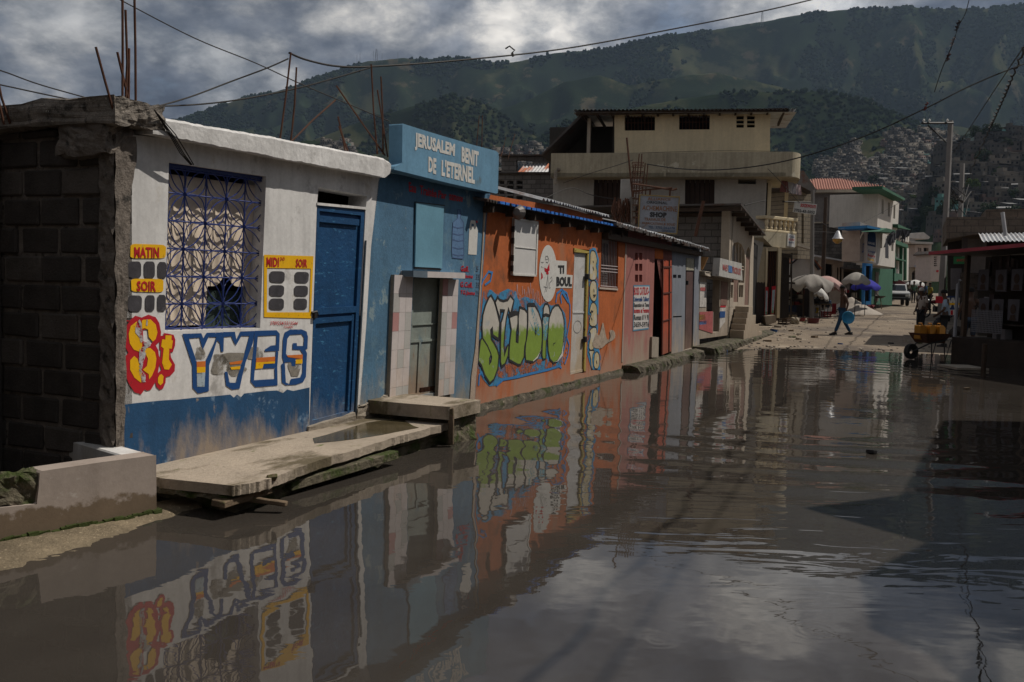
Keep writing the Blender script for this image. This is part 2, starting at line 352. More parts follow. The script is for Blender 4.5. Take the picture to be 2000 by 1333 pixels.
def npmesh(name, co, f, mtl, smooth=True, mi=None):
    me = bpy.data.meshes.new(name); k = f.shape[1]
    me.vertices.add(len(co)); me.vertices.foreach_set('co', co.astype(np.float32).ravel()); me.loops.add(f.size); me.loops.foreach_set('vertex_index', f.astype(np.int32).ravel())
    me.polygons.add(len(f)); me.polygons.foreach_set('loop_start', np.arange(0, f.size, k, dtype=np.int32)); me.polygons.foreach_set('loop_total', np.full(len(f), k, dtype=np.int32))
    for m_ in (mtl if isinstance(mtl, (list, tuple)) else [mtl]): me.materials.append(m_)
    if mi is not None: me.polygons.foreach_set('material_index', mi.astype(np.int32))
    if smooth: me.polygons.foreach_set('use_smooth', np.ones(len(f), bool))
    me.update(calc_edges=True); me.validate(); o = bpy.data.objects.new(name, me); COL.objects.link(o); return o
# street and ground: one sheet to the horizon
m_street = mat('dusty_paved_street', (.24, .19, .14), var=.22, vs=.35, bump=.3, bs=14, coord='Object', brick=(.24, .12, .008, (.17, .135, .10), .88, 'xy'),
               spots=[((.12, .095, .075), .30, .50, .1), ((.36, .305, .235), .7, .58, .10), ((.07, .06, .05), 1.7, .60, .06), ((.4, .35, .28), 16, .68, .04)])
xs = np.unique(np.concatenate([np.linspace(-3000, -60, 12), np.linspace(-60, -6, 20), np.arange(-6, 40, .5), np.linspace(40, 100, 14), np.linspace(100, 3000, 14)]))
ys = np.unique(np.concatenate([np.linspace(-1500, -4, 8), np.arange(-4, 20, .8), np.arange(20, 34, .25), np.arange(34, 90, 1.5), np.linspace(90, 200, 12), np.linspace(200, 3200, 16)]))
tag(gridmesh('ground', xs, ys, gz, m_street), kind='structure')
# sand bank at the near left
FRS = frs_o = onz(305, 1008, 0); FRS2 = onz(0, 1066, 0)
m_sand = mat('coarse_wet_sand', (.22, .175, .115), var=.4, vs=4, bump=.9, bs=40, spots=[((.15, .11, .07), 3, .58, .1), ((.42, .34, .23), 45, .60, .05), ((.05, .05, .03), 30, .66, .04)])
dv = (FRS - FRS2).normalized(); pv = Vector((dv.y, -dv.x, 0))
def bank():
    us = np.arange(-2.2, 1.32, .035); vs_ = np.concatenate([np.arange(-.25, .9, .025)]); U, V = np.meshgrid(us, vs_, indexing='ij')
    wdt = np.interp(U, [-2.2, -.05, .3, .62, .8, .93, 1.0, 1.12, 1.3], [.75, .50, .40, .27, .19, .12, .12, .05, -.1])
    Z = .035 * np.clip(1 - V / np.maximum(wdt, .02), -3, 1) - .004 + .02 * (fbm(U * 9, V * 9) - .5) + .01 * (fbm(U * 40, V * 40) - .5)
    X = FRS2.x + dv.x * U + pv.x * V; Y = FRS2.y + dv.y * U + pv.y * V
    n, m = U.shape; idx = np.arange(n * m).reshape(n, m)
    f = np.stack([idx[:-1, :-1], idx[1:, :-1], idx[1:, 1:], idx[:-1, 1:]], -1).reshape(-1, 4)
    tag(npmesh('sand_bank', np.stack([X, Y, Z], -1).reshape(-1, 3), f, m_sand), kind='structure')
bank()
# muddy flood water
def water():
    m = bpy.data.materials.new('muddy_flood_water'); m.use_nodes = True; t = m.node_tree; N = t.nodes; L = t.links; b = N['Principled BSDF']
    b.inputs['Roughness'].default_value = .015; b.inputs['IOR'].default_value = 1.5
    tc = N.new('ShaderNodeTexCoord'); P_ = tc.outputs['Object']
    def nz(sc, det, mp=(1, 1, 1), dist=0, ro=.5):
        q = N.new('ShaderNodeMapping'); q.inputs['Scale'].default_value = mp; L.new(P_, q.inputs[0]); n = N.new('ShaderNodeTexNoise'); n.inputs['Scale'].default_value = sc; n.inputs['Detail'].default_value = det; n.inputs['Distortion'].default_value = dist; n.inputs['Roughness'].default_value = ro; L.new(q.outputs[0], n.inputs[0]); return n.outputs[0]
    def ma(op, a, c):
        q = N.new('ShaderNodeMath'); q.operation = op
        for i, s_ in ((0, a), (1, c)):
            if isinstance(s_, (int, float)): q.inputs[i].default_value = s_
            elif s_ is not None: L.new(s_, q.inputs[i])
        return q.outputs[0]
    def mr(src, a, bb, c=0, d=1):
        q = N.new('ShaderNodeMapRange'); q.interpolation_type = 'SMOOTHSTEP'; q.inputs[1].default_value = a; q.inputs[2].default_value = bb; q.inputs[3].default_value = c; q.inputs[4].default_value = d; L.new(src, q.inputs[0]); return q.outputs[0]
    cr = N.new('ShaderNodeMixRGB'); L.new(mr(nz(.5, 6, ro=.65), .35, .65), cr.inputs[0]); cr.inputs[1].default_value = (.042, .036, .031, 1); cr.inputs[2].default_value = (.054, .047, .040, 1)
    fl = N.new('ShaderNodeMixRGB'); L.new(mr(nz(38, 3, ro=.7), .79, .80), fl.inputs[0]); L.new(cr.outputs[0], fl.inputs[1]); fl.inputs[2].default_value = (.30, .27, .22, 1); L.new(fl.outputs[0], b.inputs['Base Color'])
    def dist(c):
        q = N.new('ShaderNodeVectorMath'); q.operation = 'DISTANCE'; L.new(P_, q.inputs[0]); q.inputs[1].default_value = c; return q.outputs['Value']
    h = ma('MULTIPLY', nz(1.1, 3, (1, 1, 1)), .007)
    h = ma('ADD', h, ma('MULTIPLY', nz(4.5, 3, (.8, 1.3, 1), .4), .0005))
    far = N.new('ShaderNodeSeparateXYZ'); L.new(P_, far.inputs[0]); 
    h = ma('ADD', h, ma('MULTIPLY', ma('MULTIPLY', nz(9, 2, (.35, 1.3, 1), .3), mr(far.outputs[1], 9, 18)), .0008))
    h = ma('ADD', h, ma('MULTIPLY', ma('MULTIPLY', nz(3.2, 2, (.4, 1.5, 1), .8), mr(dist((2.6, 6.6, 0)), 3.2, .6)), .0036))
    # long curved swells left by someone wading, then rain-drop rings
    def rings(c, lam, r0, r1, amp, w0=0):
        d = dist(c); s_ = ma('SINE', ma('MULTIPLY', d, 2 * math.pi / lam), None)
        env = ma('MULTIPLY', mr(d, r0, r0 + (r1 - r0) * .3), mr(d, r1, r0 + (r1 - r0) * .55)); return ma('MULTIPLY', ma('MULTIPLY', s_, env), amp * .45)
    cA = onz(1500, 760, 0)
    h = ma('ADD', h, rings((cA.x, cA.y, 0), .75, 4.2, 9.2, .0065))
    for (x, y), lam, r1, amp in (((1592, 1232), .045, .16, .00012), ((1793, 1049), .045, .12, .0003), ((1285, 1250), .05, .12, .0001)):
        c = onz(x, y, 0); h = ma('ADD', h, rings((c.x, c.y, 0), lam, .0, r1, amp))
    bp = N.new('ShaderNodeBump'); bp.inputs['Strength'].default_value = 1; bp.inputs['Distance'].default_value = 1; L.new(h, bp.inputs['Height']); L.new(bp.outputs[0], b.inputs['Normal'])
    k = MB(); k.add([(-30, -6, 0), (40, -6, 0), (40, 40, 0), (-30, 40, 0)], [(0, 1, 2, 3)]); tag(k.build('water', m), kind='structure')
water()
# ============================================================ facade frames of the left row
FROT = R(90) - math.atan(.4486)
def FF(Z): return Fr((-5.52 + .4486 * Z, Z, 0), FROT)
def rods(fr, parent, lst, t=-.15, r=.0085):
    for (x0, y0), (x1, y1) in lst:
        (a, za), (b, zb) = fr.f(x0, y0, t), fr.f(x1, y1 + 6, t)
        k = MB(); bend = rnd.uniform(-.02, .02)
        k.tube([(b, -t, zb), ((a + b) / 2 + bend, -t, (za + zb) / 2), (a, -t, za)], r, 5); k.build('rebar_rod', m_rust, parent)
# ------------------------------------------------------------ white lottery shop with blue plinth
fw = FF(6.2)
white = thing('painted_shop', 'nearest shop, white limewashed with a blue plinth, flowered window grille and bare block flank', 'shop', fw)
sc0 = fw.f(226, 500)[0]              # s of the block side wall
k = MB()
outer = fw.F([(249, 262), (249, 330), (252, 420), (247, 520), (243, 640), (240, 790), (236, 960), (330, 935), (604, 850), (700, 830), (715, 640), (725, 480), (741, 352), (745, 338), (560, 300)])
win = fw.F([(330, 317), (520, 345), (508, 641), (322, 647)]); door = fw.F([(622, 366), (717, 384), (714, 412), (694, 812), (604, 836), (619, 402)])
k.prism(outer, 0, .22, [win, door]); wall = k.build('wall', m_white, white)
# blue plinth: a thin painted coat
m_plinth = mat('blue_plinth_paint', (.018, .075, .175), var=.22, vs=3, bump=.3, streak=.2, spots=[((.20, .30, .42), 5, .6, .12), (MUD, 7, .66, .05), ((.32, .25, .19), 3.4, .62, .07, (2.4, 2.4, .55))], splash=((.31, .245, .18), .44, .85))
k = MB(); k.sheet(fw.F([(241, 791), (262, 788), (290, 785), (322, 782), (345, 781), (380, 777), (420, 774), (449, 771), (456, 777), (462, 771), (470, 776), (476, 769), (520, 764), (540, 763), (552, 768), (560, 761), (572, 764), (604, 757), (603, 852), (330, 937), (236, 962)]), -.004); k.build('blue_plinth', m_plinth, white)
# the damp grey patches behind YVES
k = MB()
for c, r in (((456, 706), (24, 22)), ((428, 712), (16, 26)), ((497, 690), (14, 16)), ((575, 720), (12, 20)), ((390, 690), (9, 16)), ((462, 726), (18, 12))):
    k.sheet(fw.F([(c[0] + r[0] * math.cos(a) * (1 + .25 * math.sin(3 * a + c[0])), c[1] + r[1] * math.sin(a) * (1 + .25 * math.cos(2 * a))) for a in [i * .3142 for i in range(20)]]), -.0045)
k.build('damp_stain', mat('damp_stain', (.24, .22, .19), var=.3, vs=12, bump=.2, wear=(9, .47, .13, .95)), white)
# --- painting: YVES
blue, yel, red = m_ltr['blue'], m_ltr['yellow'], m_ltr['red']
def P(lst, mtl, name, conv, t, fr, par, label=None):
    k = MB()
    for it in lst:
        o_, h_ = (it, []) if not isinstance(it, tuple) or len(it) != 2 or not isinstance(it[1], list) or not it[1] or not isinstance(it[1][0], list) else it
        k.sheet(fr.F(conv(*o_), t), -t, [fr.F(conv(*q), t) for q in h_])
    o = k.build(name, mtl, par)
    if label: o['label'] = label
    return o
Yo = [(115, 160), (380, 152), (410, 225), (455, 145), (625, 142), (700, 135), (850, 132), (870, 245), (925, 128), (1125, 120), (1100, 290), (1000, 555), (990, 600), (965, 690), (915, 925), (810, 940), (725, 885), (705, 690), (745, 690), (775, 840), (860, 845), (905, 690), (950, 560), (1050, 190), (940, 190), (860, 330), (815, 235), (800, 195), (695, 205), (690, 410), (655, 410), (640, 290), (600, 250), (540, 450), (490, 600), (485, 960), (335, 995), (260, 915), (255, 600), (160, 300)]
Yh = [[(205, 225), (355, 212), (400, 385), (480, 208), (590, 205), (560, 290), (440, 540), (425, 900), (318, 900), (315, 545), (265, 400)]]
Eo = [(1125, 118), (1430, 110), (1475, 160), (1465, 400), (1435, 405), (1455, 420), (1440, 620), (1445, 880), (1135, 905), (1068, 830), (1085, 560), (1115, 290)]
Eh = [[(1170, 192), (1428, 180), (1425, 318), (1350, 325), (1265, 380), (1265, 408), (1420, 400), (1410, 575), (1250, 580), (1235, 648), (1400, 640), (1405, 790), (1115, 808), (1140, 500)]]
So_ = [(1520, 240), (1545, 140), (1620, 100), (1780, 98), (1850, 130), (1868, 200), (1860, 370), (1830, 380), (1855, 430), (1840, 760), (1800, 835), (1700, 870), (1560, 880), (1505, 840), (1495, 590), (1530, 560), (1510, 480)]
Sh = [[(1580, 230), (1620, 175), (1780, 165), (1812, 210), (1805, 330), (1715, 330), (1712, 290), (1655, 290), (1652, 380), (1760, 382), (1795, 440), (1790, 700), (1760, 770), (1630, 790), (1610, 860), (1560, 840), (1545, 560), (1635, 555), (1640, 610), (1690, 612), (1695, 500), (1600, 490), (1562, 440)]]
P([(Yo, Yh), (Eo, Eh), (So_, Sh)], blue, 'painted_name', gc, .005, fw, white)
P([[(315, 548), (440, 540), (438, 622), (318, 625)], [(1150, 495), (1410, 478), (1408, 545), (1145, 560)], [(1570, 460), (1795, 448), (1792, 515), (1700, 500), (1590, 485)], [(775, 560), (955, 530), (930, 580), (780, 590)]], m_ltr['orange'], 'painted_orange_band', gc, .007, fw, white)
P([[(318, 625), (438, 622), (436, 700), (320, 705)], [(1145, 560), (1408, 545), (1405, 572), (1250, 580), (1235, 640), (1138, 650)], [(1700, 520), (1792, 515), (1790, 575), (1695, 578)], [(785, 625), (925, 610), (920, 655), (800, 660)]], yel, 'painted_yellow_band', gc, .007, fw, white)
P([[(320, 705), (436, 700), (425, 898), (320, 898)]], mat('pale_blue_wash', (.38, .46, .52), var=.2, bump=0, wear=(12, .5, .2)), 'painted_letter_fill', gc, .007, fw, white)
# --- St.
Ro = [(180, 240), (240, 190), (330, 215), (420, 175), (520, 210), (570, 290), (595, 420), (590, 465), (630, 462), (628, 425), (765, 450), (790, 520), (785, 600), (755, 690), (722, 690), (730, 760), (785, 860), (780, 950), (720, 1015), (660, 1030), (655, 1110), (620, 1190), (575, 1208), (530, 1165), (515, 1100), (455, 1205), (400, 1220), (370, 1200), (320, 1270), (230, 1240), (150, 1120), (105, 1000), (98, 860), (110, 740), (145, 700), (95, 600), (85, 450), (120, 330)]
Rh = [[(520, 595), (575, 545), (575, 655), (592, 655), (585, 780), (565, 740), (555, 660)], [(572, 850), (600, 930), (550, 975)], [(345, 385), (410, 375), (430, 500), (480, 548), (440, 600), (400, 560), (350, 540)]]
P([(Ro, Rh)], red, 'painted_initials_red', gd, .005, fw, white)
P([[(150, 440), (180, 330), (265, 265), (250, 360), (240, 420), (280, 480), (330, 520), (335, 600), (310, 690), (220, 655), (165, 570)], [(330, 260), (350, 245), (450, 240), (520, 310), (545, 420), (520, 510), (480, 545), (425, 480), (415, 380), (370, 360), (335, 370)],
   [(330, 620), (450, 635), (510, 690), (530, 780), (515, 900), (470, 1010), (430, 1060), (425, 990), (380, 960), (345, 930), (400, 880), (415, 780), (385, 720)], [(170, 800), (225, 742), (270, 780), (300, 870), (330, 960), (320, 1110), (230, 1040), (170, 930)],
   [(655, 458), (738, 462), (735, 525), (755, 530), (740, 642), (705, 640), (700, 790), (742, 860), (700, 930), (640, 925), (608, 840), (630, 640), (594, 610), (610, 512), (652, 518)], [(575, 1000), (600, 990), (628, 1020), (620, 1110), (585, 1145), (552, 1110), (552, 1040)]], yel, 'painted_initials_yellow', gd, .007, fw, white)
k = MB()
for p in ([(250, 290), (300, 240), (330, 300), (335, 420), (345, 540), (320, 560), (285, 470), (240, 420)], [(300, 640), (380, 600), (390, 700), (345, 860), (330, 940), (380, 1000), (385, 1100), (330, 1100), (300, 1000), (290, 800)], [(395, 240), (412, 240), (408, 330), (385, 320)], [(350, 560), (440, 530), (450, 600), (390, 640)]):
    k.sheet(fw.F(gd(*p), .009), -.009)
k.build('flaked_patch', mat('flaked_patch', (.46, .45, .46), var=.3, vs=10, bump=.4, wear=(16, .48, .08)), white)
# --- lottery tables
def rrect(q, n=4, f=.22):            # rounded quad in picture space, q = TL TR BR BL
    o = []
    for u0, v0, a0 in ((1 - f, 1 - f, 0), (f, 1 - f, 90), (f, f, 180), (1 - f, f, 270)):
        for i in range(n + 1):
            a = R(a0 + 90 * i / n); o.append(bil(q, u0 + f * math.cos(a), v0 + f * math.sin(a)))
    return o
k = MB()
for q in (z1((770, 898), (980, 905), (978, 985), (768, 985)), z1((772, 1105), (965, 1107), (963, 1186), (775, 1182))): k.sheet(fw.F(rrect(q, f=.16)), -.005)
k.sheet(fw.F(z1((1560, 963), (1853, 972), (1838, 1340), (1560, 1333))), -.005, [fw.F(z1((1578, 1042), (1836, 1046), (1828, 1304), (1577, 1304)))])
k.build('painted_yellow_panel', yel, white)
k = MB()
for q in (((755, 1003), (832, 1003), (832, 1103), (752, 1098)), ((850, 1003), (913, 1003), (913, 1103), (850, 1101)), ((932, 1005), (982, 1007), (982, 1103), (930, 1101)), ((755, 1203), (838, 1205), (833, 1300), (752, 1298)), ((858, 1203), (913, 1203), (910, 1298), (857, 1297)), ((930, 1200), (978, 1201), (978, 1298), (928, 1297)),
          ((1593, 1060), (1683, 1062), (1680, 1130), (1593, 1126)), ((1592, 1143), (1680, 1144), (1676, 1210), (1592, 1207)), ((1592, 1222), (1678, 1222), (1676, 1290), (1590, 1288)), ((1742, 1064), (1826, 1066), (1822, 1131), (1742, 1129)), ((1739, 1146), (1820, 1147), (1818, 1209), (1739, 1208)), ((1738, 1222), (1815, 1223), (1812, 1287), (1737, 1286))):
    k.sheet(fw.F(rrect(z1(*q), f=.26)), -.006)
k.build('painted_number_board', mat('chalkboard_paint', (.055, .052, .06), var=.35, vs=9, bump=.2, spots=[((.16, .15, .17), 6, .6, .15)]), white)
k = MB()
for st, q in (('MATIN', ((795, 917), (942, 920), (942, 982), (795, 980))), ('SOIR', ((810, 1118), (924, 1120), (924, 1182), (810, 1180))), ('MIDI', ((1578, 978), (1652, 980), (1650, 1036), (1577, 1034))), ('SOIR', ((1752, 988), (1820, 990), (1818, 1040), (1750, 1038)))):
    paint(k, fw, st, z1(*q), .008, bold=.035)
paint(k, fw, '30', z1((1658, 978), (1686, 978), (1684, 1000), (1657, 1000)), .008, bold=.01)
paint(k, fw, '3789234/3312544', z2((1142, 695), (1340, 698), (1336, 724), (1140, 722)), .006, bold=.01)
paint(k, fw, 'CHABERT', z2((1240, 730), (1308, 731), (1306, 747), (1238, 746)), .006, bold=.01)
paint(k, fw, 'L.', z2((90, 650), (135, 655), (130, 700), (90, 695)), .006, bold=.02)
k.build('painted_lettering', red, white)
# --- window
wf = MB(); t0 = -.10
wq = [(330, 317), (520, 345), (508, 641), (322, 647)]
m_bluem = mat('blue_enamel_metal', (.025, .045, .19), rough=.45, var=.2, bump=.1)
k = MB(); k.prism(fw.F([(331, 319), (519, 346), (519, 352), (331, 326)], -.04), .04, .07); wfo = k.build('window_head', m_bluem, white)
k = MB()
def gp(u, v, t): x, y = bil(wq, u, v); a, b = fw.f(x, y, t); return (a, -t, b)
tg = -.05
cols, rows = 5, 7
def gu(i): return .02 + .96 * i / cols
us = [0, .17, .39, .60, .79, 1]; vsr = [1 - q for q in (.055, .235, .405, .565, .735, .91, 1.0)]
V = [.985, .82, .655, .49, .325, .16, .02]
for i in range(1, 5): k.tube([gp(us[i], .99, tg), gp(us[i], .0, tg)], .0065, 5)
for v in V[1:6]: k.tube([gp(.0, v, tg), gp(1, v, tg)], .0065, 5)
k.tube([gp(0, .965, tg), gp(1, .965, tg)], .008, 5); k.tube([gp(.0, .012, tg), gp(1, .012, tg)], .007, 5)
WW = abs(win[1][0] - win[0][0]); WH = abs(win[0][1] - win[3][1])
for jr in range(6):
    for ic in range(5):
        u0, u1 = us[ic], us[ic + 1]; va, vb = V[jr], V[jr + 1]
        A_, B_ = ((u0, va), (u1, vb)) if (ic + jr) % 2 == 0 else ((u1, va), (u0, vb))
        for bow in (.34, .15):
            for sg in (-1, 1):
                pts = []
                for q in range(9):
                    s_ = q / 8; e = math.sin(math.pi * s_) * bow * sg; ddx, ddz = (B_[0] - A_[0]) * WW, (B_[1] - A_[1]) * WH
                    pts.append(gp(A_[0] + (s_ * ddx - e * ddz) / WW, A_[1] + (s_ * ddz + e * ddx) / WH, tg + .004))
                k.tube(pts, .0046, 5, cap=False)
for jr in range(1, 6):
    for ic in range(1, 5):
        if (ic + jr) % 2 == 0: k.tube([gp(us[ic], V[jr], tg - .01), gp(us[ic], V[jr], tg + .016)], .017, 8)
k.build('window_grille', m_bluem, white)
# curtain with folds
def cloth(u0, u1, v0, v1, t, amp, nf, mtl, name, bite=None):
    k = MB(); n = 60; m = 12; vs = []
    for i in range(n + 1):
        for q in range(m + 1):
            u = u0 + (u1 - u0) * i / n; v1_ = v1 if bite is None else bite(u, v1)
            v = v0 + (v1_ - v0) * q / m
            dt = amp * math.sin(u * nf + 1.3 * math.sin(v * 5)) + amp * .6 * noise.noise(Vector((u * 9, v * 5, 3)))
            vs.append(gp(u, v, t + dt))
    k.add(vs, [(i * (m + 1) + q, (i + 1) * (m + 1) + q, (i + 1) * (m + 1) + q + 1, i * (m + 1) + q + 1) for i in range(n) for q in range(m)])
    return k.build(name, mtl, white, smooth=True)
m_cur = mat('beige_curtain', (.76, .64, .51), rough=.95, var=.15, bump=.1, bs=200)
cloth(0.0, .93, .93, .03, -.125, .008, 46, m_cur, 'curtain', lambda u, v: .27 + .07 * math.exp(-((u - .62) / .06) ** 2) if .42 < u < .84 else .03)
k = MB(); k.prism(fw.F([(322, 312), (530, 340), (520, 655), (315, 655)], -.30), .30, .32); k.build('room_backing', m_black, white)
k = MB(); q = fw.F(z2((690, 470), (925, 480), (905, 745), (665, 745)), -.2); k.prism(q, .2, .23)
k.build('window_board', mat('dark_green_board', (.035, .055, .05), rough=.6, bump=.2), white)
# --- door
m_bdoor = mat('blue_painted_sheet_steel', (.010, .062, .165), rough=.55, var=.22, vs=3, bump=.35, bs=26, spots=[((.06, .22, .40), 9, .6, .12, (1, 1, 4)), ((.35, .33, .30), 20, .74, .03)], splash=((.30, .28, .25), .55, .6))
k = MB(); dq = [(621, 401), (713, 412), (692, 808), (606, 831)]
k.prism(fw.F(dq, -.03), .03, .05); d = k.build('door', m_bdoor, white)
k = MB()
def dpt(u, v): x, y = bil(dq, u, v); return fw.f(x, y, -.0)
def bar(u0, v0, u1, v1): k.prism([dpt(u0, v0), dpt(u1, v0), dpt(u1, v1), dpt(u0, v1)], .005, .03)
bar(0, 0, .05, 1); bar(.93, 0, 1, 1); bar(.05, .975, .93, 1); bar(.05, 0, .93, .018); bar(.05, .50, .93, .53); bar(.05, .925, .90, .955); bar(.85, .02, .89, .49); bar(.05,.46,.86,.485)
k.build('door_rail', m_bdoor, d, bev=.004)
k = MB(); c = fw.f(614, 611, .01); k.tube([(c[0] - .04, -.01, c[1]), (c[0] + .02, -.02, c[1] + .01), (c[0] + .05, -.01, c[1] - .02)], .012, 6); k.box(c[0] - .02, c[0] + .02, -.03, 0, c[1] - .05, c[1]); k.build('padlock', m_dark, d)
k = MB(); k.prism(fw.F([(620, 396), (716, 405), (716, 410), (620, 401)], .01), -.01, .12); k.build('door_lintel', m_white, white)
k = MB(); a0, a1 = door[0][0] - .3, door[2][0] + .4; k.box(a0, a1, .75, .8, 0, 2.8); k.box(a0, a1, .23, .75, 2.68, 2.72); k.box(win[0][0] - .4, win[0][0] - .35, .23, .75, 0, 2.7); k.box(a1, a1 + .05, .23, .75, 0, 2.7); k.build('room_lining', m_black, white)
# door frame gap
k = MB(); k.prism(fw.F([(714, 470), (716, 470), (697, 812), (694, 812)], .01), -.012, .02); k.build('door_jamb', mat('jamb_steel', (.05, .07, .09), rough=.5), white)
# rubble sill under the door
k = MB(); k.prism(fw.F([(604, 834), (694, 806), (697, 834), (650, 850), (604, 862)], .03), -.03, .2); o = k.build('door_sill', m_conc, white); disp(o, .012, 14, 4)
# --- roof slab, front edge
k = MB(); TT = .13; top_ = [(299, 226), (420, 248), (560, 273), (637, 287), (700, 299), (752, 309), (764, 318)]; bot_ = [(299, 261), (420, 284), (560, 311), (637, 326), (700, 337), (752, 347), (764, 338)]
def ipl(pl, x): return float(np.interp(x, [p[0] for p in pl], [p[1] for p in pl]))
vs = []; n = 150
for i in range(n + 1):
    px_ = 299 + (764 - 299) * (i / n) ** 1; (xa, za), (xb, zb) = fw.f(px_, ipl(top_, px_), TT), fw.f(px_, ipl(bot_, px_), TT); nz_ = lambda f_, q: noise.fractal(Vector((xa * f_, q, 1.5)), .7, 2, 4)
    zt = za + .004 * nz_(3, 1) + .005 * nz_(16, 4)
    prof = [(3.2, zt), (.6, zt + .01 * nz_(5, 9)), (.12, zt + .012 * nz_(6, 3)), (-TT + .02, zt), (-TT, zt - .02)] + [(-TT + .003 * nz_(7, q * .5 + 20), zt - .02 + (zb - zt + .03) * q / 4) for q in (1, 2, 3)] + [(-TT + .002 * nz_(5, 7), zb + .008 * nz_(8, 6)), (.05, zb + .004), (3.2, zb + .02)]
    vs += [(xa, y, z) for y, z in prof]
m = 11; k.add(vs, [(i * m + q, (i + 1) * m + q, (i + 1) * m + q + 1, i * m + q + 1) for i in range(n) for q in range(m - 1)]); k.add(vs[:m], [tuple(range(m))]); k.add(vs[-m:], [tuple(range(m))])
o = k.build('roof_slab', mat('roof_slab_limewash', (.70, .69, .68), var=.25, vs=3, bump=.25, bs=30, streak=.2, spots=[((.28, .26, .24), 2.2, .58, .1), ((.10, .12, .14), 8, .72, .04)]), white)
rods(fw, white, [((187, 92), (223, 216)), ((239, -30), (239, 216)), ((245, 20), (244, 216)), ((229, 102), (257, 214)), ((252, 95), (251, 214)), ((262, -30), (265, 212))], t=.1)
rods(fw, white, [((-8, 140), (20, 236)), ((-9, 170), (8, 238))], t=-.9)
rods(fw, white, [((568, 103), (547, 265)), ((579, 132), (568, 270)), ((655, 196), (566, 274)), ((657, 168), (752, 298)), ((725, 126), (737, 296)), ((744, 150), (748, 296)), ((737, 176), (757, 302)), ((660, 228), (680, 292)), ((662, 247), (674, 290))], t=-.05)
# --- bare block side wall (real blocks)
k = MB(); km = MB()
sw = lambda x, y: fw.side(x, y, sc0)
yb = 3.4; H = 2.62
bl, bh, g = .40, .205, .022; row = 0; z = -.1
while z < H - .05:
    y = -.02 - (bl / 2 if row % 2 else 0) - .02 * (row % 3)
    while y < yb:
        y1 = y + bl - g - rnd.uniform(0, .02); zz = min(H, z + bh - g)
        k.box(sc0 - rnd.uniform(0, .018), sc0 + .15, max(y, .0), y1, z + rnd.uniform(0, .006), zz, j=.006, mi=rnd.choice([0, 0, 1])); y += bl
    z += bh; row += 1
m_blkA = mat('cinder_block', (.065, .055, .049), var=.35, vs=5, bump=.9, bs=50, spots=[((.06, .055, .05), 3.5, .56, .14)])
m_blkB = mat('cinder_block_pale', (.11, .094, .082), var=.3, vs=5, bump=.9, bs=50, spots=[((.07, .06, .055), 3, .6, .14)])
k.build('block_side_wall', [m_blkA, m_blkB], white, bev=.012)
km.box(sc0 + .012, sc0 + .14, 0, yb, -.1, H); o = km.build('mortar_joint', m_rough, white)
# ragged corner of rough mortar
k = MB(); n = 46; vs = []
edge = lambda zz: fw.f(*((249, 300) if zz > 2.3 else (252, 420) if zz > 1.9 else (244, 640)), 0)[0]
for i in range(n + 1):
    zz = -.1 + (H + .05) * i / n; e = fw.f(float(np.interp(zz, [0, .6, 1.2, 1.8, 2.2, 2.35, 2.7], [237, 240, 243, 249, 252, 262, 262])), 600)[0] + .015 * noise.noise(Vector((zz * 5, 2, 0))) + .012 * noise.noise(Vector((zz * 19, 2, 0)))
    a = sc0 - .02 + .015 * noise.noise(Vector((zz * 7, 9, 0)))
    for q in range(7):
        u = q / 6; vs.append((a + (e - a) * u, -.018 - .02 * abs(noise.noise(Vector((u * 5, zz * 14, 1)))) * (1 - u * .5), zz))
k.add(vs, [(i * 7 + q, i * 7 + q + 1, (i + 1) * 7 + q + 1, (i + 1) * 7 + q) for i in range(n) for q in range(6)])
m0 = len(k.v); vs = []
for i in range(n + 1):
    zz = -.1 + (H + .05) * i / n
    for q in range(5): vs.append((sc0 - .03 - .03 * noise.noise(Vector((zz * 11, q, 5))), -.02 + q * .035, zz))
k.add(vs, [(i * 5 + q, i * 5 + q + 1, (i + 1) * 5 + q + 1, (i + 1) * 5 + q) for i in range(n) for q in range(4)])
k.build('ragged_corner', m_rough, white)
# rough poured slab edge over the block wall
k = MB(); k.box(sc0 - .12, sc0 + .30, -.13, 3.3, 2.62, 2.80); o = k.build('rough_roof_edge', mat('pebbly_concrete', (.24, .21, .18), var=.5, vs=8, bump=1, bs=26, spots=[((.05, .045, .04), 9, .54, .1), ((.5, .46, .4), 22, .64, .04)]), white); disp(o, .04, 5, 14)
k = MB(); k.box(sc0 - .09, sc0 + .13, -.03, .45, 2.42, 2.64); o = k.build('mortar_lump', m_rough, white); disp(o, .04, 6, 7)
# roof deck + building shell so the shop is closed
k = MB(); k.box(sc0 + .2, fw.f(735, 500)[0], 3.0, 3.2, -.1, 2.7); k.build('rear_wall', m_conc, white)
k = MB(); ya = fw.side(7, 600, sc0)[0]; k.box(sc0 - 7, sc0 - .02, ya, ya + .25, -.1, 2.75); o = k.build('yard_wall', m_blkA, None, fw); tag(o, 'dark rough yard wall at the extreme left edge, meeting the bare block flank', 'wall')
# loose wires hanging over the slab corner
k = MB()
for dxx in (0, 6, 12, 3): 
    pts = [(301, 215), (330 + dxx, 262), (352 + dxx * 1.1, 300), (372 + dxx * .5, 322)]
    k.tube([(*[fw.f(x, y, (.17 - .03 * i))[0]], -((.17 - .03 * i)), fw.f(x, y, (.17 - .03 * i))[1]) for i, (x, y) in enumerate(pts)], .005, 4)
k.build('hanging_wire', m_tan, white)

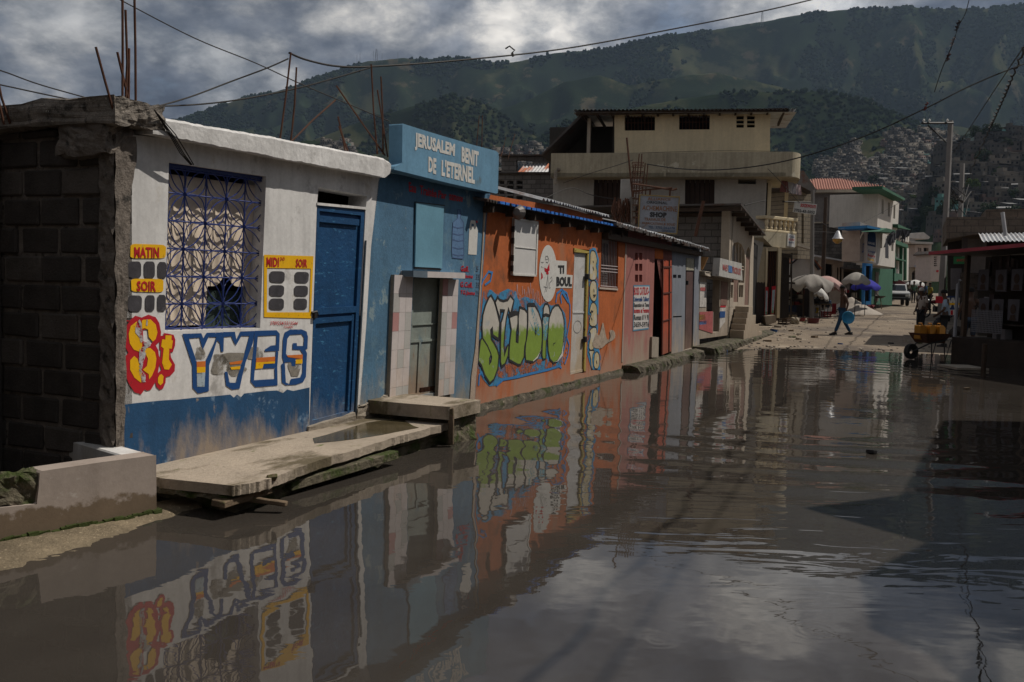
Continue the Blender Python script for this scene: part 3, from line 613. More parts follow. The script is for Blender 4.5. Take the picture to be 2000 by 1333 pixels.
# ------------------------------------------------------------ blue water shop
fb = FF(9.2)
bluesh = thing('blue_water_shop', 'blue water shop with a projecting lettered parapet and a narrow tiled doorway', 'shop', fb)
m_blue = mat('blue_wall_paint', A(66, 98, 122), var=.26, vs=1.6, bump=.35, bs=35, streak=.15, spots=[((.13, .22, .27), 2.6, .57, .16), ((.10, .12, .10), 1.8, .60, .14), ((.30, .27, .22), 9, .68, .05), ((.20, .28, .32), 4, .6, .06)], splash=((.27, .235, .185), .62, .9))
k = MB(); hd = fb.F(z4((760, 200), (952, 212), (918, 955), (722, 990))); outer = fb.F([(741, 335), (960, 370), (953, 400), (944, 520), (936, 660), (929, 786), (860, 800), (697, 845), (715, 640), (725, 480)])
k.prism(outer, 0, .2, [hd]); k.build('wall', m_blue, bluesh)
k = MB(); k.prism(fb.F([(697, 800), (703, 790), (738, 786), (748, 776), (758, 770), (775, 782), (790, 788), (800, 795), (800, 812), (750, 824), (697, 838)], .02), -.02, .1); o = k.build('rubble_footing', m_conc, bluesh); disp(o, .03, 13, 5)
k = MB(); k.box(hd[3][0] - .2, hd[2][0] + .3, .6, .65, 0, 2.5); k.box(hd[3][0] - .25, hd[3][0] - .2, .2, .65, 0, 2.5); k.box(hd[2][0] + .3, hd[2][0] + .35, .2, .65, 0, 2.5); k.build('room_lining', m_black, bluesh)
# parapet
m_par = mat('parapet_blue_paint', A(84, 120, 144), var=.18, vs=2, bump=.2, streak=.14, spots=[((.10, .16, .20), 3, .60, .1), ((.25, .27, .27), 11, .70, .04)])
tp = .17
k = MB(); k.prism(fb.F(z3((687, 72), (840, 120), (1000, 168), (1150, 212), (1295, 250), (1312, 264), (1314, 300), (1308, 525), (1295, 528), (1000, 463), (632, 372), (640, 352), (685, 330)), tp), -tp, -tp + .16); pr = k.build('parapet', m_par, bluesh, bev=.012)
k = MB(); a = fb.F(z3((687, 90), (1300, 262), (1300, 505), (640, 360)), tp - .17); k.prism([a[0], a[1], a[2], (a[0][0], a[3][1])], -tp + .16, .12)
o = k.build('parapet_core', mat('raw_parapet_core', (.22, .165, .125), var=.4, vs=7, bump=.8, bs=30), bluesh); disp(o, .012, 9, 5)
k = MB()
paint(k, fb, 'JERUSALEM', z3((768, 128), (1030, 205), (1026, 308), (768, 246)), tp + .004, bold=.05)
paint(k, fb, 'BENIT', z3((1073, 222), (1184, 256), (1180, 354), (1072, 322)), tp + .004, bold=.05)
paint(k, fb, 'DE', z3((857, 287), (908, 300), (906, 404), (856, 386)), tp + .004, bold=.05)
paint(k, fb, "L'ETERNEL", z3((943, 305), (1160, 355), (1158, 466), (941, 412)), tp + .004, bold=.05)
k.build('parapet_lettering', m_ltr['white'], pr)
k = MB(); k.box(fb.f(745, 400)[0], fb.f(958, 400)[0], .1, 3, 2.55, 2.7); k.build('roof_slab', m_conc, bluesh)
k = MB(); k.box(fb.f(955, 600)[0] - .02, fb.f(955, 600)[0] + .12, .05, 3, -.1, 2.9); k.build('party_wall', m_conc, bluesh)
# blackletter line
k = MB()
for st, q in (('Eau', ((728, 452), (775, 466), (775, 526), (730, 515))), ('Traitée', ((800, 472), (910, 502), (910, 556), (800, 532))), ('Par', ((922, 506), (975, 520), (973, 566), (920, 556))), ('osmose', ((990, 528), (1082, 552), (1078, 584), (990, 572)))): paint(k, fb, st, z3(*q), .005, bold=.03)
for st, q in (('Gall.', ((1068, 130), (1122, 134), (1120, 172), (1066, 168))), ('G.Jaune', ((1070, 182), (1147, 188), (1145, 222), (1066, 216))), ('G.Cull.', ((1065, 235), (1146, 240), (1144, 276), (1063, 270))), ('TG.Jaune', ((1066, 290), (1161, 296), (1158, 332), (1063, 324)))): paint(k, fb, st, z4(*q), .005, bold=.025)
k.build('painted_price_list', m_ltr['red'], bluesh)
k = MB()
for st, q in (('5', ((1168, 132), (1184, 134), (1182, 170), (1166, 168))), ('35', ((1168, 184), (1192, 186), (1190, 222), (1166, 220))), ('35', ((1168, 236), (1190, 238), (1188, 276), (1166, 272))), ('25', ((1166, 290), (1188, 292), (1186, 328), (1164, 326)))): paint(k, fb, st, z4(*q), .005, bold=.02)
k.build('painted_price', mat('faded_grey_blue', (.09, .13, .19), var=.2, bump=0), bluesh)
# painted water jug and white gallon
k = MB(); jb = mat('faded_jug_blue', (.10, .19, .34), var=.2, bump=0, wear=(20, .55, .2, .7))
k.sheet(fb.F(z3((1047, 632), (1066, 634), (1066, 690), (1085, 715), (1087, 940), (1080, 952), (1012, 945), (1008, 900), (1016, 715), (1046, 690)), .004), -.004); k.build('painted_water_jug', jb, bluesh)
k = MB()
for y in (745, 790, 830, 880, 925): k.stroke(fb.F(z3((1014, y - 2), (1050, y + 8), (1086, y + 3)), .006), .012, -.006)
k.stroke(fb.F(z3((1047, 632), (1066, 634), (1066, 690), (1085, 715), (1087, 940), (1080, 952), (1012, 945), (1008, 900), (1016, 715), (1046, 690)), .006), .01, -.006, closed=True)
k.build('painted_jug_outline', mat('jug_line', (.07, .12, .24), bump=0), bluesh)
k = MB(); k.sheet(fb.F(z3((1133, 702), (1160, 704), (1170, 745), (1178, 770), (1170, 928), (1115, 924), (1122, 760), (1128, 720)), .004), -.004, [fb.F(z3((1136, 724), (1152, 726), (1152, 742), (1136, 740)), .004)]); k.build('painted_gallon', m_ltr['white'], bluesh)
k = MB(); k.sheet(fb.F(z3((1165, 704), (1176, 706), (1177, 720), (1166, 718)), .004), -.004); k.build('painted_gallon_cap', m_ltr['red'], bluesh)
# hatch
m_hatch = mat('hatch_blue_steel', A(86, 124, 142), rough=.55, var=.15, vs=3, bump=.15, spots=[((.25, .3, .32), 12, .7, .05)])
k = MB(); k.prism(fb.F(z3((778, 588), (957, 610), (945, 1014), (770, 1005)), .025), -.025, -.005); sh = k.build('shutter', m_hatch, bluesh, bev=.004)
k = MB(); k.prism(fb.F(z3((770, 580), (963, 603), (963, 610), (778, 588), (768, 1002), (763, 1002)), .01), -.01, 0); k.prism(fb.F(z3((766, 1006), (940, 1018), (940, 1028), (766, 1018)), .012), -.012, 0); k.build('shutter_gap_shade', m_dark, sh)  # thin dark strips painted for the shaded gap round the shutter
# tiles
def tiles(q, nc, nr, seedv, name):
    r_ = random.Random(seedv); k = MB(); kp = MB()
    a = fb.F(q, .045); k.prism(a, -.04, 0, mi=1)
    for i in range(nr):
        for j in range(nc):
            e = .006; u0, u1 = (j + e * 2) / nc, (j + 1 - e * 2) / nc; v0, v1 = 1 - (i + e) / nr, 1 - (i + 1 - e) / nr
            b = [fb.f(*bil(q, u, v), .045) for u, v in ((u0, v0), (u1, v0), (u1, v1), (u0, v1))]
            key = (i, j); mi = 2 if key in PINK[name] else (3 if r_.random() < .22 else 0)
            k.prism(b, -.046 - r_.uniform(0, .001), -.04, mi=mi, back=False)
    k.build('tiled_pilaster', [m_t0, m_conc, m_t1, m_t2], bluesh)
m_t0 = mat('white_glazed_tile', (.58, .53, .52), rough=.3, var=.1, vs=7, bump=0, splash=((.42, .28, .16), .9, .45)); m_t1 = mat('pink_glazed_tile', (.46, .25, .24), rough=.3, var=.1, bump=0); m_t2 = mat('pale_grey_tile', (.45, .44, .42), rough=.3, var=.12, bump=0)
PINK = dict(l={(2, 0)}, r={(0, 0), (2, 2)})
tiles(z4((635, 190), (757, 195), (720, 1028), (600, 1053)), 3, 7, 3, 'l'); tiles(z4((953, 215), (1052, 222), (1022, 965), (918, 983)), 3, 7, 5, 'r')
k = MB(); k.prism(fb.F(z4((760, 165), (1095, 178), (1095, 215), (760, 205)), .16), -.16, 0); lt = k.build('lintel_shelf', m_t0, bluesh, bev=.004)
k = MB(); k.prism(fb.F(z4((758, 163), (850, 168), (850, 211), (758, 204)), .164), -.164, -.02); k.build('lintel_grey_tile', mat('blue_grey_tile', (.13, .17, .21), rough=.4, bump=.1), lt)
# steel door of the shop
m_gdoor = mat('grey_green_door_steel', (.25, .285, .26), rough=.6, var=.25, vs=4, bump=.25, spots=[((.20, .10, .05), 5, .62, .1, (3, 3, .6)), ((.10, .17, .22), 2.2, .55, .15)], splash=((.28, .17, .10), .8, .75))
k = MB(); gq = z4((760, 212), (950, 215), (918, 955), (722, 985)); k.prism(fb.F(gq, -.05), .05, .08); d = k.build('door', m_gdoor, bluesh)
k = MB(); dq = gq
def dpt(u, v): x, y = bil(dq, u, v); return fb.f(x, y, -.035)
for a in ((0, .455, 1, .475), (0, .60, 1, .61), (.30, .02, .36, .46), (0, 0, 1, .02), (0, .47, .04, 1), (.96, 0, 1, 1)): k.prism([dpt(a[0], a[1]), dpt(a[2], a[1]), dpt(a[2], a[3]), dpt(a[0], a[3])], .035, .05)
k.build('door_rail', m_gdoor, d)
k = MB()
for i in range(12): u = .42 + i * .045; k.prism([dpt(u, .02), dpt(u + .012, .02), dpt(u + .012, .06), dpt(u, .06)], .03, .05)
k.build('door_rust_teeth', m_rust, d)
for x, y in ((863.5, 620), (860.5, 706)):
    k = MB(); c = fb.f(x, y, .02); k.lathe([(0, -.02), (.022, -.02), (.022, .01), (0, .01)], (c[0], .0, c[1] - .03), 8, axis='y'); k.tube([(c[0] - .018, 0, c[1] - .02), (c[0] - .018, 0, c[1] + .02), (c[0] + .018, 0, c[1] + .02), (c[0] + .018, 0, c[1] - .02)], .006, 5); k.build('padlock', m_dark, d)
rods(fb, bluesh, [((936, 226), (930, 290)), ((942, 226), (941, 292)), ((1006, 262), (992, 305)), ((988, 268), (978, 300))], t=-2.5)
# ------------------------------------------------------------ orange studio
fo = FF(11.9)
orange = thing('orange_studio', 'long orange studio house with spray-painted mural, white shutter and white metal door', 'house', fo)
m_or = mat('orange_wall_paint', (.46, .122, .034), var=.2, vs=1.3, bump=.25, streak=.12, spots=[((.22, .075, .03), 2.1, .56, .14), ((.33, .16, .09), 1.1, .60, .12, (1, 1, .5)), ((.10, .05, .03), 9, .70, .04)], splash=((.36, .215, .15), .62, .9))
hw = fo.F(z6((917, 250), (1027, 262), (1021, 613), (907, 604))); hdr = fo.F(z6((740, 352), (835, 362), (812, 1160), (710, 1175)))
k = MB(); outer = fo.F([(952, 380), (1100, 405), (1226, 440), (1221, 560), (1215, 745), (1100, 775), (925, 815), (936, 660), (944, 520)])
k.prism(outer, 0, .2, [hw, hdr]); k.build('wall', m_or, orange)
k = MB(); k.prism(fo.F(z6((165, 30), (168, 60), (150, 300), (135, 560), (122, 800), (112, 1080), (95, 1240), (90, 1345), (60, 1345), (70, 1180), (96, 1000), (118, 700), (138, 400), (152, 120)), .012), -.012, 0); k.build('bare_plaster_edge', mat('bare_plaster', (.42, .33, .26), var=.2, bump=.4), orange)
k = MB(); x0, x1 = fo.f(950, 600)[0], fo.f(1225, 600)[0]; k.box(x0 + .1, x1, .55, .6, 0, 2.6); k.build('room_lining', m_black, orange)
# --- mural
def spray(name, col, sc, th, wd, k1=1): return mat(name, col, bump=0, var=.15, wear=(sc, th, wd, k1))
halo = [(110, 700), (105, 560), (130, 400), (150, 220), (160, 60), (260, 40), (330, 100), (480, 30), (580, 60), (620, 170), (700, 130), (830, 170), (900, 260), (960, 190), (1050, 250), (1130, 215), (1230, 360), (1250, 560), (1220, 800), (1190, 960), (1160, 1060), (900, 1110), (600, 1170), (420, 1220), (330, 1290), (240, 1300), (150, 1200), (85, 1050), (90, 900), (80, 800)]
P([halo], spray('spray_blue', (.05, .24, .44), 5, .44, .16), 'mural_blue_spray', ga, .004, fo, orange)
P([[(180, 1100), (420, 1020), (700, 960), (1000, 940), (1200, 900), (1230, 1000), (900, 1090), (600, 1150), (420, 1200)]], spray('spray_brown', (.36, .11, .05), 9, .45, .08), 'mural_brown_swirl', ga, .006, fo, orange)
k = MB()
for st in ([(330, 1290), (420, 1210), (600, 1180), (800, 1130), (1000, 1085), (1150, 1035), (1180, 1060)], [(1105, 210), (1120, 90), (1180, 40), (1250, 90), (1290, 250), (1290, 420), (1250, 640), (1210, 830)], [(1180, 220), (1165, 130), (1190, 60), (1270, 210)], [(1240, 640), (1280, 760), (1260, 900), (1220, 1010)], [(100, 1290), (110, 1150), (140, 1120), (170, 1180)]):
    k.stroke(fo.F(ga(*st), .007), .035, -.007)
for st in ([(20, 220), (10, 90), (60, -20), (75, 60), (40, 150), (10, 110), (-20, 40)],): k.stroke(fo.F([(930 + x * .35, 545 + y * .2) for x, y in [(30, 60), (40, 10), (70, -70), (90, -60), (80, 20), (50, 60)]], .007), .03, -.007)
for x, y in ((1250, 800), (1240, 860), (1215, 930), (1190, 985), (1245, 920)): k.ell(fo.f(*ga((x, y))[0], .007), (.015, .02), -.007, 8)
k.build('mural_blue_line', spray('line_blue', (.04, .20, .48), 20, .6, .1, .6), orange)
k = MB()
for i in range(26):
    x = 560 + i * 16 + rnd.uniform(-8, 8); y = 130 + rnd.uniform(-40, 60) + (60 if i > 15 else 0)
    k.stroke(fo.F(ga((x, y), (x + rnd.uniform(-12, 12), y - rnd.uniform(60, 150))), .005), .012, -.005)
k.build('mural_pale_spray', spray('spray_pale', (.5, .36, .38), 12, .5, .2, .8), orange)
LT = [
 [(262, 115), (235, 140), (190, 240), (155, 370), (143, 520), (150, 660), (122, 700), (108, 820), (92, 970), (135, 1030), (180, 1160), (245, 1262), (300, 1210), (350, 1070), (365, 900), (345, 820), (300, 730), (265, 680), (258, 560), (270, 540), (285, 640), (362, 690), (375, 470), (345, 340), (310, 200)],
 [(348, 140), (312, 210), (345, 320), (378, 420), (382, 312), (435, 315), (410, 420), (390, 470), (385, 760), (385, 985), (400, 1045), (445, 1010), (485, 900), (495, 740), (470, 780), (440, 880), (430, 760), (445, 560), (460, 420), (490, 285), (520, 370), (560, 180), (515, 120), (480, 175), (420, 190), (375, 175)],
 [(505, 375), (610, 350), (612, 480), (592, 600), (590, 720), (605, 725), (620, 580), (615, 420), (635, 270), (700, 295), (735, 340), (735, 480), (720, 700), (700, 780), (692, 920), (645, 1020), (610, 1022), (500, 960), (495, 860), (505, 730), (525, 560), (505, 440)],
 [(740, 240), (830, 245), (880, 330), (915, 440), (930, 560), (928, 700), (915, 840), (870, 930), (805, 985), (715, 970), (705, 850), (712, 740), (735, 620), (742, 440)],
 [(940, 370), (945, 280), (965, 228), (1000, 225), (1020, 280), (1028, 360), (1020, 400), (1010, 500), (1000, 620), (980, 720), (975, 940), (940, 952), (925, 900), (930, 740), (935, 600), (930, 480)],
 [(1100, 245), (1140, 245), (1185, 320), (1210, 430), (1215, 560), (1205, 720), (1185, 860), (1130, 970), (1075, 1000), (1030, 950), (1005, 840), (1000, 700), (1005, 540), (1020, 400), (1060, 290)]]
HL = {3: [[(840, 540), (850, 580), (845, 630), (833, 600)]], 0: [[(262, 880), (272, 920), (262, 980), (245, 1005), (240, 940)]]}
m_fill = mat('mural_letter_fill', (.50, .47, .42), var=.12, vs=5, bump=.1, zmix=[(.96, 1.04, (.20, .30, .045))], spots=[((.36, .40, .42), 4, .6, .12)])
k = MB()
for i, l in enumerate(LT): k.sheet(fo.F(ga(*l), .008), -.008, [fo.F(ga(*h), .008) for h in HL.get(i, [])])
k.build('mural_letter', m_fill, orange)
def smooth(p, it=2):
    for _ in range(it):
        n = len(p); p = [q for i in range(n) for q in ((p[i][0] * .75 + p[(i + 1) % n][0] * .25, p[i][1] * .75 + p[(i + 1) % n][1] * .25), (p[i][0] * .25 + p[(i + 1) % n][0] * .75, p[i][1] * .25 + p[(i + 1) % n][1] * .75))]
    return p
k = MB()
for l in LT: k.stroke(fo.F(ga(*l), .01), .035, -.01, closed=True)
for hs in HL.values():
    for h in hs: k.stroke(fo.F(ga(*h), .01), .02, -.01, closed=True)
k.stroke(fo.F(ga((150, 670), (215, 770), (262, 880)), .01), .022, -.01); k.stroke(fo.F(ga((935, 385), (975, 368), (1022, 385)), .01), .05, -.01); k.stroke(fo.F(ga((740, 238), (830, 240)), .011), .06, -.011)
k.stroke(fo.F(ga((1070, 775), (1075, 745), (1100, 732)), .01), .012, -.01); k.stroke(fo.F(ga((490, 380), (550, 345), (612, 350)), .011), .06, -.011)
k.build('mural_black_outline', m_ltr['black'], orange)
P([[(770, 280), (800, 270), (880, 480), (900, 610), (850, 600), (800, 400)], [(755, 420), (790, 500), (850, 600), (900, 620), (880, 640), (800, 560)], [(940, 400), (1015, 400), (985, 700), (950, 700), (935, 560)]], spray('aqua_spray', (.14, .36, .46), 8, .42, .14), 'mural_aqua_shade', ga, .0095, fo, orange)
P([[(1195, 900), (1215, 560), (1205, 720), (1180, 870), (1125, 968), (1080, 985), (1130, 975)], [(870, 930), (915, 800), (905, 840), (860, 915), (810, 965), (805, 980)]], m_ltr['white'], 'mural_highlight', ga, .0115, fo, orange)
# vertical tag beside the door
VB = [[(560, 100), (600, 98), (618, 150), (625, 200), (610, 240), (625, 290), (618, 380), (560, 385), (548, 350), (555, 230)], [(575, 385), (610, 390), (622, 450), (620, 560), (598, 595), (562, 570), (552, 500), (556, 430)], [(570, 600), (600, 598), (622, 640), (625, 760), (618, 828), (560, 830), (545, 780), (575, 700), (548, 690)], [(545, 880), (580, 835), (625, 840), (610, 960), (590, 1050), (560, 1062), (540, 1030), (560, 940), (562, 890)], [(538, 1060), (605, 1060), (575, 1110), (585, 1240), (570, 1240), (562, 1120)], [(595, 1130), (605, 1080), (630, 1070), (648, 1120), (640, 1240), (592, 1235)]]
P([[(548, 90), (580, 68), (610, 75), (640, 180), (635, 420), (638, 640), (632, 850), (620, 960), (640, 1040), (660, 1120), (655, 1250), (570, 1245), (530, 1100), (530, 900), (545, 820), (535, 700), (545, 560), (540, 380)]], spray('tag_blue', (.05, .24, .46), 7, .5, .12), 'tag_blue_halo', gb, .005, fo, orange)
k = MB()
for l in VB: k.sheet(fo.F(gb(*smooth(l, 1)), .007), -.007)
k.build('tag_letter', mat('tag_fill', (.50, .42, .25), var=.2, vs=6, bump=0, spots=[((.5, .48, .42), 4, .5, .1)]), orange)
k = MB()
for l in VB: k.stroke(fo.F(gb(*smooth(l, 1)), .009), .018, -.009, closed=True)
for st in ([(583, 200), (590, 215)], [(583, 255), (592, 290)], [(592, 470), (595, 500)], [(585, 530), (612, 530), (590, 550)], [(565, 680), (585, 690)], [(568, 745), (575, 770)], [(615, 1160), (622, 1190)]): k.stroke(fo.F(gb(*st), .009), .03, -.009)
k.build('tag_outline', m_ltr['black'], orange)
P([smooth([(575, 1000), (600, 930), (622, 880), (640, 930), (662, 860), (680, 770), (700, 880), (715, 950), (735, 960), (752, 930), (742, 860), (792, 870), (802, 930), (780, 960), (720, 990), (690, 1020), (660, 1045), (610, 1040), (590, 1030)], 1)], mat('bare_render', (.40, .32, .25), var=.3, vs=10, bump=.5, wear=(14, .6, .05)), 'flaked_patch', gb, .011, fo, orange)
# circle sign TI BOUL
k = MB(); k.ell(fo.f(1071, 534, .005), (0, 0), -.005); k = MB()
cpx = [(1070.5 + 17.5 * math.cos(a), 534.5 + 55.5 * math.sin(a)) for a in [2 * math.pi * i / 36 for i in range(36)]]
k.sheet(fo.F(cpx, .006), -.006); k.sheet(fo.F(gb((225, 192), (330, 200), (328, 330), (388, 335), (382, 460), (222, 458)), .005), -.005); k.build('painted_white_disc', m_ltr['white'], orange)
k = MB(); paint(k, fo, 'TI', gb((247, 240), (308, 240), (304, 320), (255, 322)), .009, bold=.06); paint(k, fo, 'BOUL', gb((231, 348), (384, 352), (380, 445), (231, 443)), .009, bold=.06); k.build('painted_shop_name', m_ltr['black'], orange)
k = MB(); 
for p in ([(115, 262), (142, 275), (145, 310), (120, 300)], [(142, 270), (163, 220), (165, 290), (146, 300)], [(138, 275), (150, 275), (158, 325), (145, 330), (132, 320)], [(84, 305), (98, 330), (100, 360), (80, 380), (86, 345)]): k.sheet(fo.F(gb(*p), .009), -.009)
k.build('painted_red_bow', m_ltr['red'], orange)
k = MB()
for st in ([(85, 210), (100, 215), (110, 207)], [(85, 250), (92, 262)], [(100, 258), (105, 262)], [(125, 190), (128, 155), (145, 150), (158, 180), (150, 215), (130, 210)], [(150, 330), (140, 400), (120, 500)], [(150, 345), (152, 420), (135, 495)], [(110, 445), (140, 455)], [(170, 370), (188, 350), (190, 385), (165, 410), (160, 460), (175, 455)], [(130, 185), (150, 180)]): k.stroke(fo.F(gb(*st), .009), .011, -.009)
k.build('painted_line_figure', m_ltr['grey'], orange)
# shutter
k = MB(); k.prism(fo.F(z6((352, 152), (507, 178), (495, 535), (340, 527)), .04), -.04, 0); s = k.build('shutter', mat('white_painted_steel', (.60, .59, .58), rough=.5, var=.08, vs=4, bump=.1, spots=[((.35, .25, .15), 14, .74, .03)]), orange, bev=.005)
k = MB(); q = z6((352, 152), (507, 178), (495, 535), (340, 527))
def sp(u, v): x, y = bil(q, u, v); return fo.f(x, y, .05)
for a in ((0, .49, 1, .50), (0, 0, 1, .03), (0, .97, 1, 1), (0, 0, .05, 1), (.95, 0, 1, 1)): k.prism([sp(a[0], a[1]), sp(a[2], a[1]), sp(a[2], a[3]), sp(a[0], a[3])], -.05, -.04)
k.build('shutter_rail', m_ltr['white'], s)
k = MB()
for v in (.3, .6, .12, .8): p = sp(-.01, v); k.box(p[0] - .02, p[0] + .01, -.055, -.02, p[1] - .04, p[1] + .04)
k.build('shutter_hinge', m_dark, s)
# white metal door
m_wd = mat('white_door_steel', (.55, .545, .54), rough=.45, var=.15, vs=4, bump=.25, bs=22, spots=[((.35, .18, .06), 9, .68, .05), ((.38, .38, .38), 5, .6, .1)], splash=((.42, .30, .16), .95, .7))
q = gb((408, 75), (540, 108), (505, 1262), (362, 1295)); k = MB(); k.prism(fo.F(q, -.02), .02, .05); d = k.build('door', m_wd, orange)
k = MB()
def dp(u, v): x, y = bil(q, u, v); return fo.f(x, y, -.01)
for a in ((0, .485, 1, .50), (0, .985, .9, 1), (0, 0, .04, 1), (0, 0, 1, .02)): k.prism([dp(a[0], a[1]), dp(a[2], a[1]), dp(a[2], a[3]), dp(a[0], a[3])], .01, .02)
k.build('door_rail', m_wd, d)
k = MB(); c = [dp(.42 + .28 * math.cos(a), .375 + .05 * math.sin(a)) for a in [i * .5236 for i in range(12)]]; k.stroke(c, .012, .017, closed=True); k.build('door_emboss', m_ltr['grey'], d)
k = MB(); k.prism(fo.F(gb((405, 72), (548, 105), (548, 125), (405, 112)), .02), -.02, .02); k.prism(fo.F(gb((532, 112), (548, 115), (512, 1262), (498, 1262)), .015), -.015, .02); k.build('door_frame', mat('yellow_ochre_frame', (.40, .31, .08), rough=.6, spots=[(RUST, 8, .62, .06)]), orange)
k = MB(); c = fo.f(*gb((540, 350))[0], .05); k.box(c[0] - .05, c[0] + .05, -.06, 0, c[1] - .05, c[1] + .05); c = fo.f(*gb((520, 955))[0], .05); k.box(c[0] - .05, c[0] + .04, -.05, 0, c[1] - .05, c[1] + .05); k.build('door_lock', m_dark, d, bev=.008)
# barred window
q = z6((917, 250), (1027, 262), (1021, 613), (907, 604)); k = MB()
def bp_(u, v, t=-.02): x, y = bil(q, u, v); a, b = fo.f(x, y, t); return (a, -t, b)
for i in range(11): k.tube([bp_(.05 + i * .09, 1), bp_(.05 + i * .09, 0)], .009, 5)
for v in (.97, .40, .345, .29, .02): k.tube([bp_(0, v, -.015), bp_(1, v, -.015)], .012, 5)
k.build('window_bars', mat('galvanised_bar', (.35, .30, .30), rough=.5, var=.2, metal=.3), orange)
k = MB()
for i in range(4):
    for j in range(6): k.prism([bp_(.03 + i * .1, .28 - j * .045, -.1)[::2], bp_(.11 + i * .1, .28 - j * .045, -.1)[::2], bp_(.11 + i * .1, .25 - j * .045, -.1)[::2], bp_(.03 + i * .1, .25 - j * .045, -.1)[::2]], .1, .11)
k.build('window_papers', m_ltr['white'], orange)
k = MB(); k.prism(fo.F(z6((903, 604), (1023, 613), (1023, 625), (903, 616)), .02), -.02, .15); k.build('window_sill', mat('sill_cream', (.48, .40, .34)), orange)
# --- corrugated roof
def roofline(fr, a, b, t): return fr.f(*a, t), fr.f(*b, t)
(x0, za), (x1, zb) = roofline(fo, (948, 390), (1232, 452), .18)
def slope_sheet(name, mtl, fr, a, b, t, depth, rise, par, amp=.02, edge=0, sag=0, lift=0):
    (xa, za), (xb, zb) = fr.f(*a, t), fr.f(*b, t); k = MB()
    k.corr(xa, xb, -t, za + lift, depth, za + rise + lift, amp=amp, tilt=zb - za, wl=.1, edge=edge, ny=5, sag=sag); return k.build(name, mtl, par)
slope_sheet('roof', m_tind, fo, (948, 391), (1232, 448), .18, 3.4, .62, orange, edge=.05)
k = MB(); a, b = fo.f(974, 396, .19), fo.f(1236, 448, .19); n = 34
for i in range(n):
    u0, u1 = i / n + .003, (i + rnd.uniform(.72, .9)) / n; k.box(a[0] + (b[0] - a[0]) * u0, a[0] + (b[0] - a[0]) * u1, -.205, -.16, a[1] + (b[1] - a[1]) * u0 - .012, a[1] + (b[1] - a[1]) * u0 + .022, j=.004)
k.build('roof_edge_blue', mat('blue_roof_paint', (.03, .16, .55), rough=.5), orange)
o = slope_sheet('roof_sheet', m_tin, fo, (1062, 400), (1190, 432), .12, 1.9, .5, orange, edge=.06, lift=.08)
k = MB(); k.prism(fo.F([(950, 388), (1228, 446), (1226, 464), (950, 410)], .02), -.02, .02); k.build('roof_beam', m_wooddk, orange)
k = MB()
for i in range(9): x = x0 + .3 + (x1 - x0) * i / 9; z = za + (zb - za) * i / 9; k.box(x, x + .06, -.14, 3.2, z - .13, z - .05)
k.build('rafter', m_wooddk, orange)
k = MB(); a = fo.f(1000, 410, .2); k.lathe([(.0, 0), (.05, 0), (.09, .07), (.1, .08)], (a[0] + .1, -.22, a[1] - .02), 12, axis='x'); k.build('loudspeaker_horn', mat('grey_horn', (.2, .18, .17), rough=.5), orange)
# ------------------------------------------------------------ pink tailor shop
fp = FF(18.9)
pink = thing('pink_tailor_shop', 'faded pink shop with pierced vent blocks, painted poster and open red door', 'shop', fp)
m_pk = mat('pink_wall_paint', A(136, 88, 82), var=.16, vs=1.6, bump=.3, streak=.14, splash=((.34, .27, .21), .75, .95))
hv = []
for r_, ys in enumerate((400, 475, 550)):
    for c_, xs in enumerate((352, 380)): hv.append(fp.F(z7((xs, ys), (xs + 22, ys + 1), (xs + 21, ys + 50), (xs, ys + 48))))
hd = fp.F(z7((488, 365), (607, 380), (603, 1100), (468, 1120)))
k = MB(); k.prism(fp.F([(1222, 445), (1312, 468), (1313, 560), (1311, 710), (1270, 722), (1215, 745), (1221, 560)]), 0, .2, hv + [hd]); k.build('wall', m_pk, pink)
k = MB()
for h in hv:
    xa, xb, za, zb = h[0][0], h[1][0], h[3][1], h[0][1]
    k.stroke([(xa, za), (xb, zb)], .03, .08); k.stroke([(xb, za), (xa, zb)], .03, .08)
    k.tube([(xa, .06, za), (xb, .06, zb)], .015, 4); k.tube([(xb, .06, za), (xa, .06, zb)], .015, 4)
k.build('vent_block', m_pk, pink)
k = MB(); x0, x1 = fp.f(1225, 600)[0], fp.f(1362, 600)[0]; k.box(x0, x1, .8, .85, 0, 2.5); k.build('room_lining', m_black, pink)
k = MB(); k.prism(fp.F(z7((290, 290), (297, 290), (268, 1150), (260, 1150)), .01), -.01, 0); k.build('plaster_joint', mat('joint_plaster', (.35, .28, .24)), pink)
k = MB(); pq = z7((342, 622), (453, 622), (445, 925), (337, 938)); k.sheet(fp.F(pq, .006), -.006); po = k.build('poster_border', mat('poster_blue', (.10, .24, .36), bump=0), pink)
k = MB(); k.sheet(fp.F(z7((345, 632), (449, 632), (442, 915), (342, 928)), .008), -.008); k.build('poster_panel', mat('poster_white', (.55, .52, .50), bump=0, var=.1), po)
for nm, col, rows in (('poster_red_lettering', 'red', (('BOSS CATILIO-', 636, 692), ('homme et Femme', 778, 815))), ('poster_blue_lettering', 'blue', (('Universelle Tailleur', 702, 736),)), ('poster_black_lettering', 'black', (('Reparation de Tissus', 744, 782), ('Roman 8 V 9/', 824, 864), ('3659-5976', 874, 912)))):
    k = MB()
    for st, ya, yb_ in rows: paint(k, fp, st, z7((345, ya), (449, ya - 1), (447, yb_ - 3), (344, yb_)), .011, bold=.03)
    k.build(nm, m_ltr[col], po)
